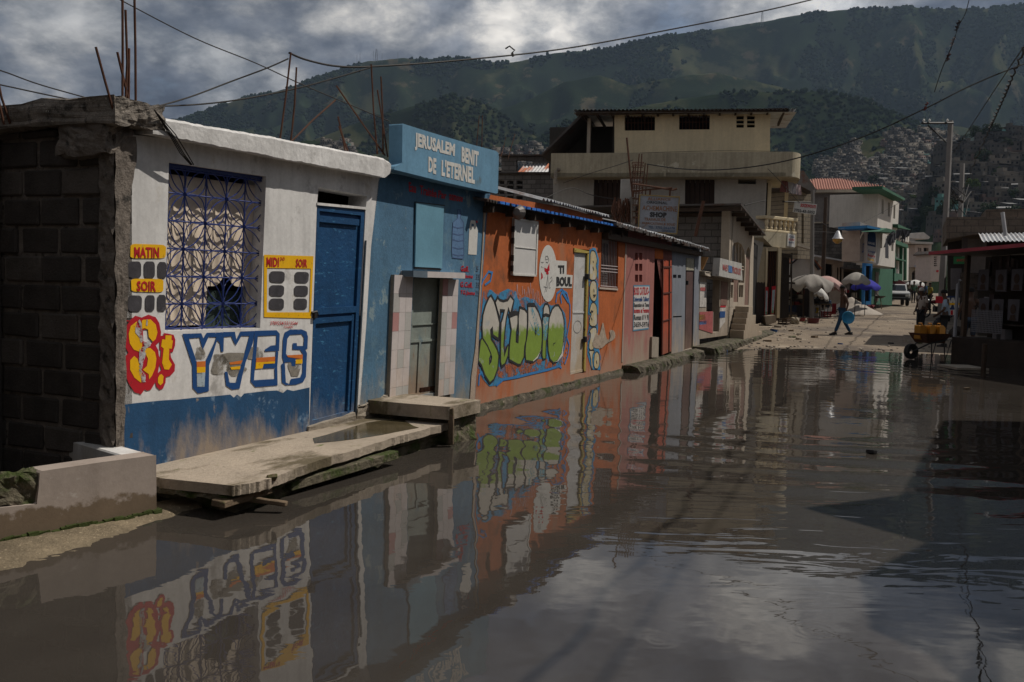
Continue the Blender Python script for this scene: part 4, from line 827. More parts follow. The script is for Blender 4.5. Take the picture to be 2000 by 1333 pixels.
# red door leaf (opened outwards) and orange fanlight
m_rd = mat('red_door_paint', (.42, .075, .035), rough=.6, var=.25, vs=5, bump=.2, spots=[((.10, .05, .04), 6, .6, .1)], splash=((.22, .10, .07), .9, .6))
k = MB(); dq = z7((545, 450), (602, 452), (600, 1075), (538, 1100)); k.prism(fp.F(dq, .03), -.03, 0); d = k.build('door', m_rd, pink)
k = MB()
def dp2(u, v): x, y = bil(dq, u, v); return fp.f(x, y, .05)
for a in ((0, .64, 1, .655), (0, .35, 1, .36), (0, .92, 1, .935), (.78, 0, .86, 1), (0, 0, .07, 1)): k.prism([dp2(a[0], a[1]), dp2(a[2], a[1]), dp2(a[2], a[3]), dp2(a[0], a[3])], -.05, -.03)
k.build('door_rail', mat('dark_red_rail', (.10, .03, .02)), d)
k = MB(); k.prism(fp.F(z7((490, 365), (545, 372), (545, 445), (488, 440)), .005), -.005, .02); k.build('fanlight_panel', mat('orange_panel', (.50, .12, .02)), pink)
k = MB(); k.prism(fp.F(z7((470, 975), (515, 980), (512, 1118), (466, 1118)), .05), -.05, .1); k.build('door_block', m_conc, pink, bev=.01)
# ------------------------------------------------------------ grey lock-up at the end of the row
fq = FF(21.0)
grey = thing('grey_lockup', 'pale blue-grey lock-up shop with a narrow brown door, last in the tin-roofed row', 'shop', fq)
m_gy = mat('blue_grey_wall_paint', A(104, 108, 116), var=.15, vs=2, bump=.3, streak=.15, splash=((.36, .30, .24), .8, .95))
hd = fq.F(z7((700, 435), (762, 440), (748, 1050), (690, 1068)))
hs = fq.F(z7((612, 835), (672, 832), (672, 842), (612, 845)))
k = MB(); k.prism(fq.F([(1312, 465), (1369, 480), (1369, 500), (1366, 684), (1366, 700), (1311, 712)]), 0, .2, [hd, hs, fq.F(z7((612, 550), (636, 550), (636, 573), (612, 573))), fq.F(z7((645, 552), (667, 552), (667, 574), (645, 574)))]); k.build('wall', m_gy, grey)
k = MB(); k.prism(fq.F(z7((704, 525), (758, 528), (746, 1050), (694, 1066)), -.03), .03, .06); d = k.build('door', mat('brown_door_paint', (.10, .055, .05), rough=.7, var=.3, bump=.3, splash=((.2, .14, .1), .6, .6)), grey)
k = MB(); c = fq.f(*z7((708, 606))[0], 0); k.box(c[0] - .04, c[0] + .04, -.03, .03, c[1] - .05, c[1] + .05); k.build('padlock', m_dark, d)
k = MB(); k.prism(fq.F(z7((705, 436), (757, 438), (755, 522), (703, 520)), -.01), .01, .03); k.build('fanlight_papers', mat('yellowed_paper', (.36, .34, .27), var=.4, vs=9), grey)
k = MB(); a = fq.f(1368, 600)[0]; k.box(a - .1, a, .2, 3, -.1, 2.6); k.build('end_wall', m_conc, grey)
(xa, za), (xb, zb) = fp.f(1200, 434, .22), fp.f(1385, 486, .22)
k = MB(); k.corr(xa, xb, -.22, za, 3, za + .66, amp=.022, tilt=zb - za, wl=.11, edge=.08, ny=5); k.build('roof', m_tin, pink)
k = MB(); k.box(xa, xb - .2, -.12, .1, zb - .2, zb - .1); k.build('roof_beam', m_wooddk, pink)
k = MB()
for i in range(40):
    u = i / 40; x = xa + (xb - xa) * u; z = za + (zb - za) * u
    k.box(x, x + (xb - xa) / 41, -.23 - rnd.uniform(0, .03), -.17, z - .05 - rnd.uniform(0, .04), z - .015, j=.006, mi=0)
k.build('roof_ragged_edge', m_tind, pink)

# ------------------------------------------------------------ ledges, kerbs, walkway
m_moss = mat('mossy_rubble', (.15, .13, .09), var=.5, vs=8, bump=1, bs=22, spots=[((.05, .07, .015), 5, .48, .12), ((.26, .22, .17), 9, .62, .06)])
m_kerb = mat('wet_mossy_kerb', (.11, .095, .07), var=.5, vs=8, bump=1, bs=24, spots=[((.04, .05, .014), 4, .50, .12), ((.28, .235, .18), 9, .60, .07)])
def ledge(name, label, fr, a, b, t, z0, z1, nseg, mtl, amp, cat='kerb'):
    k = MB(); xa, xb = a, b; n = nseg
    prof = [(.05, z1), (-t * .6, z1 + .005), (-t, z1 - .03), (-t - .03, (z0 + z1) / 2), (-t - .02, z0)]; vs = []
    for i in range(n + 1):
        x = xa + (xb - xa) * i / n
        for q, (y, z) in enumerate(prof):
            e = amp * noise.fractal(Vector((x * 5, q * 1.7, z * 4)), .6, 2, 4); f_ = 0 if q == 0 else 1
            vs.append((x, y + e * f_, z + e * .5 * f_))
    k.add(vs, [(i * 5 + q, i * 5 + q + 1, (i + 1) * 5 + q + 1, (i + 1) * 5 + q) for i in range(n) for q in range(4)])
    k.add([vs[0], vs[1], vs[2], vs[3], vs[4], (xa, .05, z0)], [(0, 1, 2, 3, 4, 5)]); k.add([vs[-5], vs[-4], vs[-3], vs[-2], vs[-1], (xb, .05, z0)], [(0, 1, 2, 3, 4, 5)])
    o = k.build(name, mtl, None, fr); tag(o, label, cat); return o
ledge('mossy_kerb', 'low mossy concrete footing at the waterline under the orange mural', fo, fo.f(931, 700)[0], fo.f(1216, 700)[0], .04, -.12, .07, 180, m_kerb, .022)
ledge('mossy_kerb', 'wide crumbling mossy ledge at the foot of the pink shop and the brown door', fp, fp.f(1215, 700)[0], fp.f(1364, 690)[0], .32, -.12, .13, 120, m_kerb, .07)
# concrete walkway in front of the white and blue shops
m_walk = mat('walkway_concrete', (.40, .335, .265), var=.22, vs=2, bump=.5, bs=30, spots=[((.13, .105, .065), .85, .50, .10, (1, 2.6, 1)), ((.12, .14, .04), 3.3, .62, .08, (1, 2, 1)), ((.2, .17, .14), 12, .66, .05)])
walk = thing('concrete_walkway', 'cracked concrete walkway slab undermined by the flood water in front of the blue door', 'walkway', fw)
pts = [fw.top(x, y, .22) for x, y in ((308, 925), (312, 934), (350, 938), (400, 943), (455, 949), (490, 944), (530, 935), (580, 914), (638, 895), (700, 877), (765, 856), (800, 847), (868, 829), (885, 822), (890, 806), (800, 806))]
pts = [(x, min(y, .02)) for x, y in pts]; pts = [(x, -.0 if i in (0, 15) else y) for i, (x, y) in enumerate(pts)]
bnd = []
for i in range(len(pts)):
    a_, b__ = pts[i], pts[(i + 1) % len(pts)]
    for q in range(1 if i in (0, 15, 14) else 8): u = q / 8; bnd.append((a_[0] + (b__[0] - a_[0]) * u, a_[1] + (b__[1] - a_[1]) * u + (0 if i in (0, 14, 15) else .022 * noise.fractal(Vector((i * 1.7 + u * 3, 3, 1)), .6, 2, 3))))
k = MB(); k.hprism(bnd, .15, .22); o = k.build('slab', m_walk, walk, bev=.008)
k = MB(); k.hprism([(x, y + .05 if y < -.05 else y) for x, y in bnd], .11, .149); o = k.build('slab_underside', m_moss, walk); disp(o, .02, 9, 1)
k = MB(); wp = [fw.top(x, y, .2225) for x, y in z8((60, 535), (200, 500), (400, 440), (620, 370), (900, 330), (1060, 300), (1180, 315), (1060, 345), (1150, 400), (1215, 420), (1050, 450), (800, 500), (520, 545), (300, 570), (80, 590))]; k.hsheet([(x, min(y, -.01)) for x, y in wp], .2228)
k.build('wet_patch', mat('shallow_muddy_puddle', (.10, .08, .045), rough=.12, var=.3, vs=5, bump=.03, spec=.5, spots=[((.10, .12, .03), 6, .6, .1)]), walk)
k = MB(); m = len(pts)
lower = [fw.top(x, y, .08) for x, y in ((470, 982), (545, 958), (640, 925), (765, 885), (880, 850), (935, 835))]
k.hprism([(pts[0][0] + .2, .0)] + [(x, y + .06) for x, y in lower] + [(lower[-1][0], .0)], -.1, .09); o = k.build('undercut_footing', m_moss, walk); disp(o, .03, 7, 5)
# step slab
k = MB(); s_ = [fw.top(x, y, .40) for x, y in z8((1100, 160), (1545, 195), (1885, 120), (1420, 82))]
s_[3] = (s_[3][0], .0); s_.append((s_[0][0], .0))
k.hprism(s_, .27, .40); o = k.build('step_slab', m_walk, walk, bev=.012)
k = MB(); e = [(s_[2][0], 0.0), (s_[2][0] - .02, s_[2][1] + .05), (s_[1][0] + .1, s_[1][1] + .03), (s_[1][0] + .1, 0)]; k.hprism(e, -.1, .27); o = k.build('mossy_pier', m_moss, walk); disp(o, .05, 6, 6)
def stick(name, label, pts, wdt, hgt, cat='plank', m=None):
    """a squared timber along a path of world points"""
    P0, P1 = Vector(pts[0]), Vector(pts[1]); d = (P1 - P0); L_ = d.length; k = MB(); k.box(0, L_, -wdt / 2, wdt / 2, -hgt / 2, hgt / 2, j=.004)
    o = k.build(name, m or m_wood, None, None, bev=.006); o.matrix_world = Matrix.Translation(P0) @ d.to_track_quat('X', 'Z').to_matrix().to_4x4(); disp(o, .004, 12, 3); return tag(o, label, cat)
g_ = lambda x, y, z: tuple(onz(x, y, z))
stick('timber_post', 'upright square timber post at the corner of the raised step', [tuple(aty(881, 868, 8.75)), tuple(aty(881, 797, 8.75))], .07, .05, 'post')
stick('timber_stake', 'short leaning wooden stake against the walkway edge beside the loose boards', [g_(512, 985, -.05), tuple(aty(531, 930, onz(519, 966, .1).y))], .07, .03, 'stake')
stick('loose_board', 'splintered mossy board slung under the near corner of the walkway', [g_(425, 985, .10), g_(520, 955, .12)], .12, .05, 'board')
stick('loose_board', 'thin grey board jutting sideways over the water below the stake', [g_(487, 974, .09), g_(560, 985, .06)], .05, .035, 'board')
stick('sunken_board', 'long mossy board running under the middle of the walkway', [g_(560, 950, .07), g_(770, 888, .09)], .10, .07, 'board', m_moss)
for i, (x, y, lb) in enumerate(((622, 952, 'nearest of the short black stumps under the walkway edge'), (645, 945, 'second black stump under the walkway edge, close beside the nearest'), (661, 936, 'thin leaning black stump in the middle of the walkway edge'), (790, 902, 'lone thick stump carrying the walkway before the timber post'))):
    stick('wooden_stump', lb, [g_(x, y, -.1), tuple(Vector(g_(x, y, -.1)) + Vector((.0 if i != 2 else -.03, 0, .24)))], .05 if i != 2 else .03, .05, 'stump', m_wooddk)
# low rendered wall at the near left
pa, pb = onz(305, 1008, 0), onz(0, 1066, 0); dl = pa - pb; frl = Fr(pb, math.atan2(dl.y, dl.x))
lw = thing('low_wall', 'low pinkish rendered garden wall with a broken gap and a dark wet tide mark, by the sand', 'wall', frl)
topz = frl.f(305, 890)[1]; k = MB()
tl = frl.F([(78, 921), (200, 903), (305, 889), (306, 1012), (-160, 1100), (-160, 1015), (0, 992), (72, 985), (76, 950)])
k.prism(tl, 0, .16); o = k.build('rendered_face', mat('pinkish_render', (.37, .31, .27), var=.13, vs=2.5, bump=.2, streak=.08, zmix=[(.155, .185, (.17, .125, .085))], spots=[((.12, .10, .09), 17, .72, .02), ((.25, .20, .165), 2.2, .60, .1), ((.46, .41, .37), 5, .64, .06)]), lw, bev=.012)
k = MB(); kk = frl.F([(-160, 960), (0, 944), (20, 934), (60, 922), (76, 922), (74, 982), (0, 990), (-160, 1012)], -.02); k.prism(kk, .02, .15); o = k.build('broken_core', m_moss, lw); disp(o, .03, 9, 5)
k = MB(); k.box(tl[2][0] - .16, tl[2][0], .16, 1.2, -.1, topz); k.build('return_wall', m_white, lw, bev=.01)
k = MB()
for i in range(60):
    x = -1 + (tl[2][0] + 1) * i / 60; k.box(x, x + .06, -.02 - rnd.uniform(0, .015), .01, .0, .03 + rnd.uniform(0, .02), j=.008)
k.build('moss_line', mat('green_moss', (.04, .055, .01), bump=.6), lw)
# ============================================================ mountains, hillside town, woods
def Tn(x, y): d = ray(x, y); return d.z / d.y
def crest(pl): return np.array([(ray(x, y).x / ray(x, y).y, Tn(x, y)) for x, y in pl])
LAY = [(2400, 1450, [(-700, 330), (0, 300), (250, 260), (375, 228), (430, 207), (480, 190), (560, 173), (650, 140), (720, 121), (790, 116), (860, 115), (900, 113), (960, 125), (1000, 122), (1080, 105), (1180, 95), (1300, 72), (1450, 50), (1560, 30), (1640, 20), (1700, 17), (1780, 14), (1850, 18), (2000, 10), (2400, 0)]),
       (1850, 1300, [(700, 300), (850, 260), (950, 222), (1040, 190), (1100, 158), (1170, 146), (1230, 165), (1300, 150), (1400, 140), (1500, 160), (1700, 215), (1900, 250), (2400, 260)]),
       (1500, 1050, [(-700, 420), (300, 330), (540, 300), (640, 262), (700, 238), (800, 208), (885, 187), (950, 205), (1000, 240), (1100, 290), (1500, 400)]),
       (1250, 800, [(900, 340), (1000, 292), (1100, 240), (1200, 218), (1330, 192), (1460, 178), (1600, 176), (1700, 196), (1800, 245), (1900, 292), (2000, 330), (2400, 350)]),
       (1000, 680, [(200, 360), (400, 315), (500, 292), (600, 272), (680, 282), (760, 330), (900, 330), (960, 295), (1040, 285), (1100, 300), (1200, 350)]),
       (900, 400, [(1400, 420), (1500, 350), (1560, 336), (1620, 312), (1700, 272), (1770, 256), (1830, 260), (1900, 285), (2000, 300), (2400, 330)]),
       (520, 300, [(1700, 520), (1790, 410), (1840, 306), (1880, 288), (1950, 270), (2000, 262), (2300, 230)])]
LC = [(a, b, crest(c)) for a, b, c in LAY]
def hz(q, Y, rough=True):
    h = np.full(q.shape, 1.0); 
    for i, (Yc, Yf, c) in enumerate(LC):
        H = 1.6 + np.interp(q, c[:, 0], c[:, 1]) * Yc; s = (Y - Yf) / (Yc - Yf)
        up = H * np.clip(s, 0, 1) ** 1.12; dn = H * np.clip(1 - (Y - Yc) / ((Yc - Yf) * .9), 0, 1)
        e = np.where(s < 1, up, dn); m = np.clip(s * (1 - np.clip(s, 0, 1)) * 4, 0, 1)
        rv = 1 - np.abs(2 * fbm(q * Yc / 190 + i * 5, Y / 330 + i, 4) - 1) * 2.2
        if rough: e = e * (1 - .42 * m * (1 - np.clip(rv, 0, 1)) * (1 if Yc > 1000 else .4)) + (fbm(q * Yc / 60, Y / 60 + i, 3) - .5) * 10 * np.clip(s, 0, 1) * (Yc / 2400)
        h = np.maximum(h, e)
    return h
def hills():
    q = np.linspace(-1.05, 1.0, 620); Y = np.concatenate([np.linspace(290, 1100, 130), np.linspace(1108, 2400, 190), np.linspace(2420, 3100, 14)])
    Q, YY = np.meshgrid(q, Y, indexing='ij'); Z = hz(Q, YY); n, m = Q.shape; idx = np.arange(n * m).reshape(n, m)
    f = np.stack([idx[:-1, :-1], idx[1:, :-1], idx[1:, 1:], idx[:-1, 1:]], -1).reshape(-1, 4)
    m_h = mat('scrub_hillside', (.019, .029, .014), rough=1, spec=0, var=.35, vs=.012, bump=.8, bs=.12, spots=[((.050, .053, .026), .0045, .50, .08), ((.012, .019, .009), .010, .50, .08), ((.12, .06, .04), .0065, .71, .03), ((.070, .06, .036), .016, .60, .06)])
    tag(npmesh('hills', np.stack([Q * YY, YY, Z], -1).reshape(-1, 3), f, m_h), kind='structure')
hills()
def scatter_mesh(name, pv, pf, P, S, mtl, rot=None, mi=None, pmi=None, smooth=False, sq=None):
    """many small copies baked into one mesh"""
    n = len(P); c, s = np.cos(rot), np.sin(rot); V = pv[None] * S[:, None, None] if S.ndim == 1 else pv[None] * S[:, None, :]
    X = V[..., 0] * c[:, None] - V[..., 1] * s[:, None]; Yv = V[..., 0] * s[:, None] + V[..., 1] * c[:, None]
    co = np.stack([X, Yv, V[..., 2]], -1) + P[:, None]; f = (pf[None] + (np.arange(n) * len(pv))[:, None, None]).reshape(-1, pf.shape[1])
    return npmesh(name, co.reshape(-1, 3), f, mtl, smooth, None if mi is None else (mi[:, None] + (0 if pmi is None else pmi[None]) + np.zeros((n, len(pf)), int)).ravel())
def ico():
    t = (1 + 5 ** .5) / 2; v = np.array([(-1, t, 0), (1, t, 0), (-1, -t, 0), (1, -t, 0), (0, -1, t), (0, 1, t), (0, -1, -t), (0, 1, -t), (t, 0, -1), (t, 0, 1), (-t, 0, -1), (-t, 0, 1)]) / 1.9
    f = np.array([(0, 11, 5), (0, 5, 1), (0, 1, 7), (0, 7, 10), (0, 10, 11), (1, 5, 9), (5, 11, 4), (11, 10, 2), (10, 7, 6), (7, 1, 8), (3, 9, 4), (3, 4, 2), (3, 2, 6), (3, 6, 8), (3, 8, 9), (4, 9, 5), (2, 4, 11), (6, 2, 10), (8, 6, 7), (9, 8, 1)])
    return v, f
def woods():
    rg = np.random.RandomState(3); v, f = ico(); v = v * (1 + (rg.rand(12, 1) - .5) * .5)
    q = rg.uniform(-1, .62, 260000); Y = rg.uniform(420, 2440, 260000); msk = fbm(q * 14, Y / 260, 4); msk2 = fbm(q * 60, Y / 60, 3)
    h = hz(q, Y); keep = (h > 12) & (msk > .45 + .12 * (msk2 < .5)) & (rg.rand(len(q)) < np.clip(Y / 2200, .15, 1))
    keep &= ~((Y < 930) & (q > .28)) | (rg.rand(len(q)) < .16)
    q, Y, h = q[keep][:65000], Y[keep][:65000], h[keep][:65000]
    q2 = rg.uniform(-.42, .62, 2600); Y2 = 2400 + rg.uniform(-30, 8, 2600); h2 = hz(q2, Y2); kk = fbm(q2 * 40, q2 * 0, 3) > .42; q2, Y2, h2 = q2[kk], Y2[kk], h2[kk]
    q = np.concatenate([q, q2]); Y = np.concatenate([Y, Y2]); h = np.concatenate([h, h2])
    S = np.stack([rg.uniform(1.8, 5, len(q)), rg.uniform(1.8, 5, len(q)), rg.uniform(1.6, 4.4, len(q))], -1) * np.clip(.5 + Y / 2400 * .85, .5, 1.35)[:, None]
    m1 = mat('dark_wood_foliage', (.014, .023, .011), rough=1, spec=0, var=.4, vs=.02, bump=0); m2 = mat('light_wood_foliage', (.022, .032, .013), rough=1, spec=0, var=.4, vs=.02, bump=0)
    o = scatter_mesh('hillside_woodland', v, f, np.stack([q * Y, Y, h + S[:, 2] * .35], -1), S, [m1, m2], rg.rand(len(q)) * 6.28, (rg.rand(len(q)) < .3).astype(int)); tag(o, 'dense green woodland and scrub covering the mountain slopes', 'woodland', kind='stuff')
woods()
# hillside houses
def house_proto(w, d, h, seed, roof):
    r_ = random.Random(seed); k = MB(); k.box(-w / 2, w / 2, -d / 2, d / 2, -4, h)
    if roof == 'flat': k.box(-w / 2 - .3, w / 2 + .3, -d / 2 - .3, d / 2 + .3, h, h + .35); k.box(-w / 2, -w / 4, -d / 4, d / 4, h + .35, h + 2.2)
    else: k.add([(-w / 2 - .4, -d / 2 - .4, h), (w / 2 + .4, -d / 2 - .4, h), (w / 2 + .4, d / 2 + .4, h + 1.2), (-w / 2 - .4, d / 2 + .4, h + 1.2), (-w / 2, d / 2, h), (w / 2, d / 2, h)], [(0, 1, 2, 3), (4, 5, 2, 3)], 2)
    ns = max(1, int(h / 2.8)); nw = max(2, int(w / 2.2))
    for s in range(ns):
        for i in range(nw):
            if r_.random() < .8:
                x = -w / 2 + (i + .5) * w / nw; z = s * 2.8 + .9; k.box(x - .5, x + .5, -d / 2 - .06, -d / 2 + .05, z, z + 1.1, 1)
        if r_.random() < .6: k.box(-w / 2 - .1, w / 2 + .1, -d / 2 - 1, -d / 2, s * 2.8 - .1, s * 2.8 + .1)
        for i in range(2): y = -d / 2 + (i + .5) * d / 2; k.box(-w / 2 - .06, -w / 2 + .05, y - .5, y + .5, s * 2.8 + .9, s * 2.8 + 2, 1)
    return k
m_hc = [mat('hill_concrete', (.095, .085, .075), var=.3, vs=.3, bump=0), mat('hill_pale_plaster', (.17, .15, .125), var=.2, vs=.3, bump=0), mat('hill_pink_plaster', (.14, .095, .08), var=.2, vs=.3, bump=0), mat('hill_turquoise', (.12, .26, .24), var=.2, vs=.3, bump=0), mat('hill_dark_block', (.07, .065, .06), var=.3, vs=.3, bump=0)]
m_win = mat('window_hole', (.01, .01, .012), bump=0, var=0); m_hr = mat('hill_tin_roof', (.24, .24, .24), rough=.5, bump=0, var=.3, vs=.4)
HP = [(house_proto(8, 7, 5.6, 1, 'flat'), 0, 'plain grey concrete house with a flat roof stacked on the far hillside', 'grey concrete hillside houses'),
      (house_proto(6, 6, 3, 2, 'tin'), 1, 'small pale plastered house with a tin roof on the far hillside', 'pale tin-roofed hillside houses'),
      (house_proto(10, 7, 5.8, 3, 'flat'), 1, 'pale two-storey flat-roofed house on the far hillside', 'pale two-storey hillside houses'),
      (house_proto(7, 6, 3, 4, 'flat'), 2, 'pinkish single-storey house on the far hillside', 'pinkish hillside houses'),
      (house_proto(7, 6, 5.6, 5, 'tin'), 4, 'dark bare-block house with a tin roof on the far hillside', 'dark block hillside houses'),
      (house_proto(6, 5, 3, 6, 'flat'), 3, 'small turquoise house on the far hillside', 'turquoise hillside houses')]
def town():
    rg = np.random.RandomState(8); pts = []
    def take(n, x0, x1, Y0, Y1, ymin, ymax, dens=.5):
        c = 0
        for _ in range(n * 30):
            if c >= n: break
            x = rg.uniform(x0, x1); Y = rg.uniform(Y0, Y1); q = (x - 1000) / 1750.; h = float(hz(np.array([q]), np.array([Y]))[0])
            if h < 2.5: continue
            px, py = pxof((q * Y, Y, h))
            if not (ymin < py < ymax) or vnoise(np.array([x / 60]), np.array([Y / 70]))[0] < .25 * dens * 2: continue
            if any(abs(px - a) < 3.2 * 600 / Y and abs(Y - b) < 14 for a, b, *_ in pts): continue
            pts.append((px, Y, q, h)); c += 1
    take(330, 1560, 1860, 430, 900, 262, 460); take(150, 1810, 2060, 320, 520, 262, 470, .6); take(520, 1540, 1900, 600, 900, 262, 400); take(60, 600, 760, 760, 1000, 265, 330, .8); take(70, 940, 1100, 760, 1000, 284, 340, .6)
    pts.sort(key=lambda p: p[1]); protos = []
    wts = [.34, .2, .14, .1, .19, .03]; cnt = [0] * 6; rest = [[] for _ in HP]
    for i, (px, Y, q, h) in enumerate(pts):
        t = int(rg.choice(6, p=wts)); rot = rg.uniform(-.5, .6); sc = rg.uniform(.8, 1.15)
        if i < 290:
            if len(protos) < 6: 
                for k, c, lb, gp_ in HP: protos.append([k, c, lb, gp_, None])
            pr = protos[t]
            if pr[4] is None:
                o = pr[0].build('hillside_house', [m_hc[pr[1]], m_win, m_hr]); pr[4] = o
            else: o = pr[4].copy(); COL.objects.link(o)
            tag(o, pr[2], 'house', pr[3]); o.location = (q * Y, Y, h); o.rotation_euler = (0, 0, rot); o.scale = (sc, sc, sc)
        else: rest[t].append((q * Y, Y, h, rot, sc))
    cos, fs, ms, base = [], [], [], 0
    for t, (k, c, _, _) in enumerate(HP):
        if not rest[t]: continue
        a = np.array(rest[t]); pv = np.array(k.v); pf = np.array([f for f in k.f]); pm = np.array(k.m); cr, sr = np.cos(a[:, 3]), np.sin(a[:, 3]); V = pv[None] * a[:, 4][:, None, None]
        co = np.stack([V[..., 0] * cr[:, None] - V[..., 1] * sr[:, None], V[..., 0] * sr[:, None] + V[..., 1] * cr[:, None], V[..., 2]], -1) + a[:, None, :3]
        cos.append(co.reshape(-1, 3)); fs.append((pf[None] + (np.arange(len(a)) * len(pv))[:, None, None]).reshape(-1, 4) + base); base += len(a) * len(pv)
        ms.append(np.where(pm == 0, c, np.where(pm == 1, 5, 6))[None].repeat(len(a), 0).ravel())
    o = npmesh('distant_hillside_town', np.concatenate(cos), np.concatenate(fs), m_hc + [m_win, m_hr], False, np.concatenate(ms)); tag(o, 'hundreds of tiny grey and pale houses crowding the far slopes', 'town', kind='stuff')
    return pts
town()
# individual trees between the lowest hillside houses
m_leaf = mat('tree_leaves', (.028, .045, .016), rough=.9, spec=.1, var=.5, vs=.8, bump=0); m_leaf2 = mat('bright_tree_leaves', (.06, .09, .02), rough=.9, spec=.1, var=.4, vs=.8, bump=0); m_trunk = mat('bark', (.09, .07, .05))
def tree_proto(seed, leafm, lb, gp_):
    r_ = random.Random(seed); k = MB(); k.tube([(0, 0, -1.5), (.1, .1, 2), (-.1, 0, 4.2), (0, .1, 6)], [.4, .3, .22, .1], 7)
    for i in range(6): a = r_.uniform(0, 6.28); k.tube([(0, 0, 2.5 + i * .5), (math.cos(a) * 1.4, math.sin(a) * 1.4, 4.2 + i * .5), (math.cos(a) * 2.4, math.sin(a) * 2.4, 5 + i * .4)], [.15, .09, .04], 5)
    root = thing('hillside_tree', lb, 'tree', loc=(0, 0, 0), group=gp_); k.build('trunk', m_trunk, root); k = MB()
    cl = [(r_.uniform(-2.8, 2.8), r_.uniform(-2.8, 2.8), r_.uniform(3.5, 7.5), r_.uniform(.9, 1.8)) for _ in range(16)]
    for _ in range(1500):
        c = r_.choice(cl); d = Vector((r_.gauss(0, 1), r_.gauss(0, 1), r_.gauss(0, 1))).normalized() * c[3] * r_.uniform(.6, 1.05); p = Vector(c[:3]) + d; a = Vector((r_.gauss(0, 1), r_.gauss(0, 1), r_.gauss(0, 1))).normalized() * .32; b = a.cross(d.normalized()) * .9
        k.add([p - a, p + b, p + a, p - b], [(0, 1, 2, 3)])
    k.build('crown', leafm, root); return root
def copy_thing(root, loc, rz=0, sc=1, label=None):
    c = root.copy(); COL.objects.link(c); c.location = loc; c.rotation_euler = (0, 0, rz); c.scale = (sc,) * 3
    if label: c['label'] = label
    for ch in root.children:
        d = ch.copy(); COL.objects.link(d); d.parent = c
        for g2 in ch.children: e = g2.copy(); COL.objects.link(e); e.parent = d
    return c
tA = tree_proto(1, m_leaf, 'dark bushy tree growing between the hillside houses', 'dark trees among the hillside houses'); tB = tree_proto(2, m_leaf2, 'bright green tree growing between the hillside houses', 'bright trees among the hillside houses')
tl_ = [(1690, 370, 0), (1660, 352, 1), (1830, 430, 0), (1800, 440, 0), (1860, 283, 0), (1885, 278, 0), (1905, 274, 0), (1925, 270, 0), (1780, 450, 0), (1760, 425, 0), (1850, 420, 0), (1960, 400, 0), (1930, 360, 0), (1985, 330, 0), (1700, 410, 1), (1720, 430, 0), (1810, 400, 0), (1990, 380, 0), (1900, 330, 0), (1775, 405, 1), (1735, 385, 0), (1915, 440, 0), (1970, 445, 0), (1885, 395, 1), (1940, 300, 0)]
first = {0: True, 1: True}
for i, (x, y, t) in enumerate(tl_):
    Y = 340.
    while Y < 900:
        q = (x - 1000) / 1750.; h = float(hz(np.array([q]), np.array([Y]))[0])
        if h > 4 and pxof((q * Y, Y, h))[1] < y + 3: break
        Y += 6
    src = (tA, tB)[t]; s_ = rnd.uniform(.8, 1.25)
    if first[t]: src.location = (q * Y, Y, h); src.scale = (s_,) * 3; first[t] = False
    else: copy_thing(src, (q * Y, Y, h), rnd.uniform(0, 6), s_)
# radio masts on the ridge
m_mast = mat('mast_steel', (.16, .16, .17), bump=0)
def mast(x, y0, y1, Y, wd, lb, lattice):
    a = aty(x, y1 + 3, Y); b = aty(x, y0, Y); k = MB(); H = b.z - a.z
    if lattice:
        r = wd; n = 9
        for sx, sy in ((-1, -1), (1, -1), (1, 1), (-1, 1)): k.tube([(sx * r, sy * r, 0), (sx * r * .35, sy * r * .35, H)], .28, 4)
        for i in range(n):
            f0 = 1 - .65 * i / n; f1 = 1 - .65 * (i + 1) / n; z0, z1_ = H * i / n, H * (i + 1) / n
            for s_ in (-1, 1): k.tube([(-r * f0 * s_, -r * f0, z0), (r * f1 * s_, -r * f1, z1_)], .16, 3); k.tube([(-r * f0, -r * f0 * s_, z0), (-r * f1, r * f1 * s_, z1_)], .16, 3)
    else: k.tube([(0, 0, 0), (0, 0, H)], wd, 4)
    o = k.build('radio_mast', m_mast); o.location = a; tag(o, lb, 'mast')
mast(735, 96, 119, 2390, 3.5, 'tall lattice radio mast, thickest of those on the left ridge', True); mast(1488, 22, 49, 2390, 3, 'lone lattice radio mast on the ridge right of centre', True)
for i, x in enumerate((697, 703, 729, 746, 777)): mast(x, (107, 103, 100, 104, 102)[i], 121, 2390, .35, ('thin pole mast at the left end of the ridge antennas', 'thin pole mast second from the left end of the ridge antennas', 'thin pole mast just left of the thick lattice mast', 'thin pole mast just right of the thick lattice mast', 'thin pole mast alone at the right end of the ridge antennas')[i], False)
# haze
k = MB(); k.box(-3100, 3100, -40, 3200, -1.6, 860); hzm = bpy.data.materials.new('haze'); hzm.use_nodes = True; t = hzm.node_tree; t.nodes.clear()
o_ = t.nodes.new('ShaderNodeOutputMaterial'); v_ = t.nodes.new('ShaderNodeVolumePrincipled'); v_.inputs['Color'].default_value = (.5, .68, .95, 1); v_.inputs['Density'].default_value = .00006; v_.inputs['Anisotropy'].default_value = .2
t.links.new(v_.outputs[0], o_.inputs['Volume']); hb = k.build('haze', hzm); tag(hb, kind='stuff')
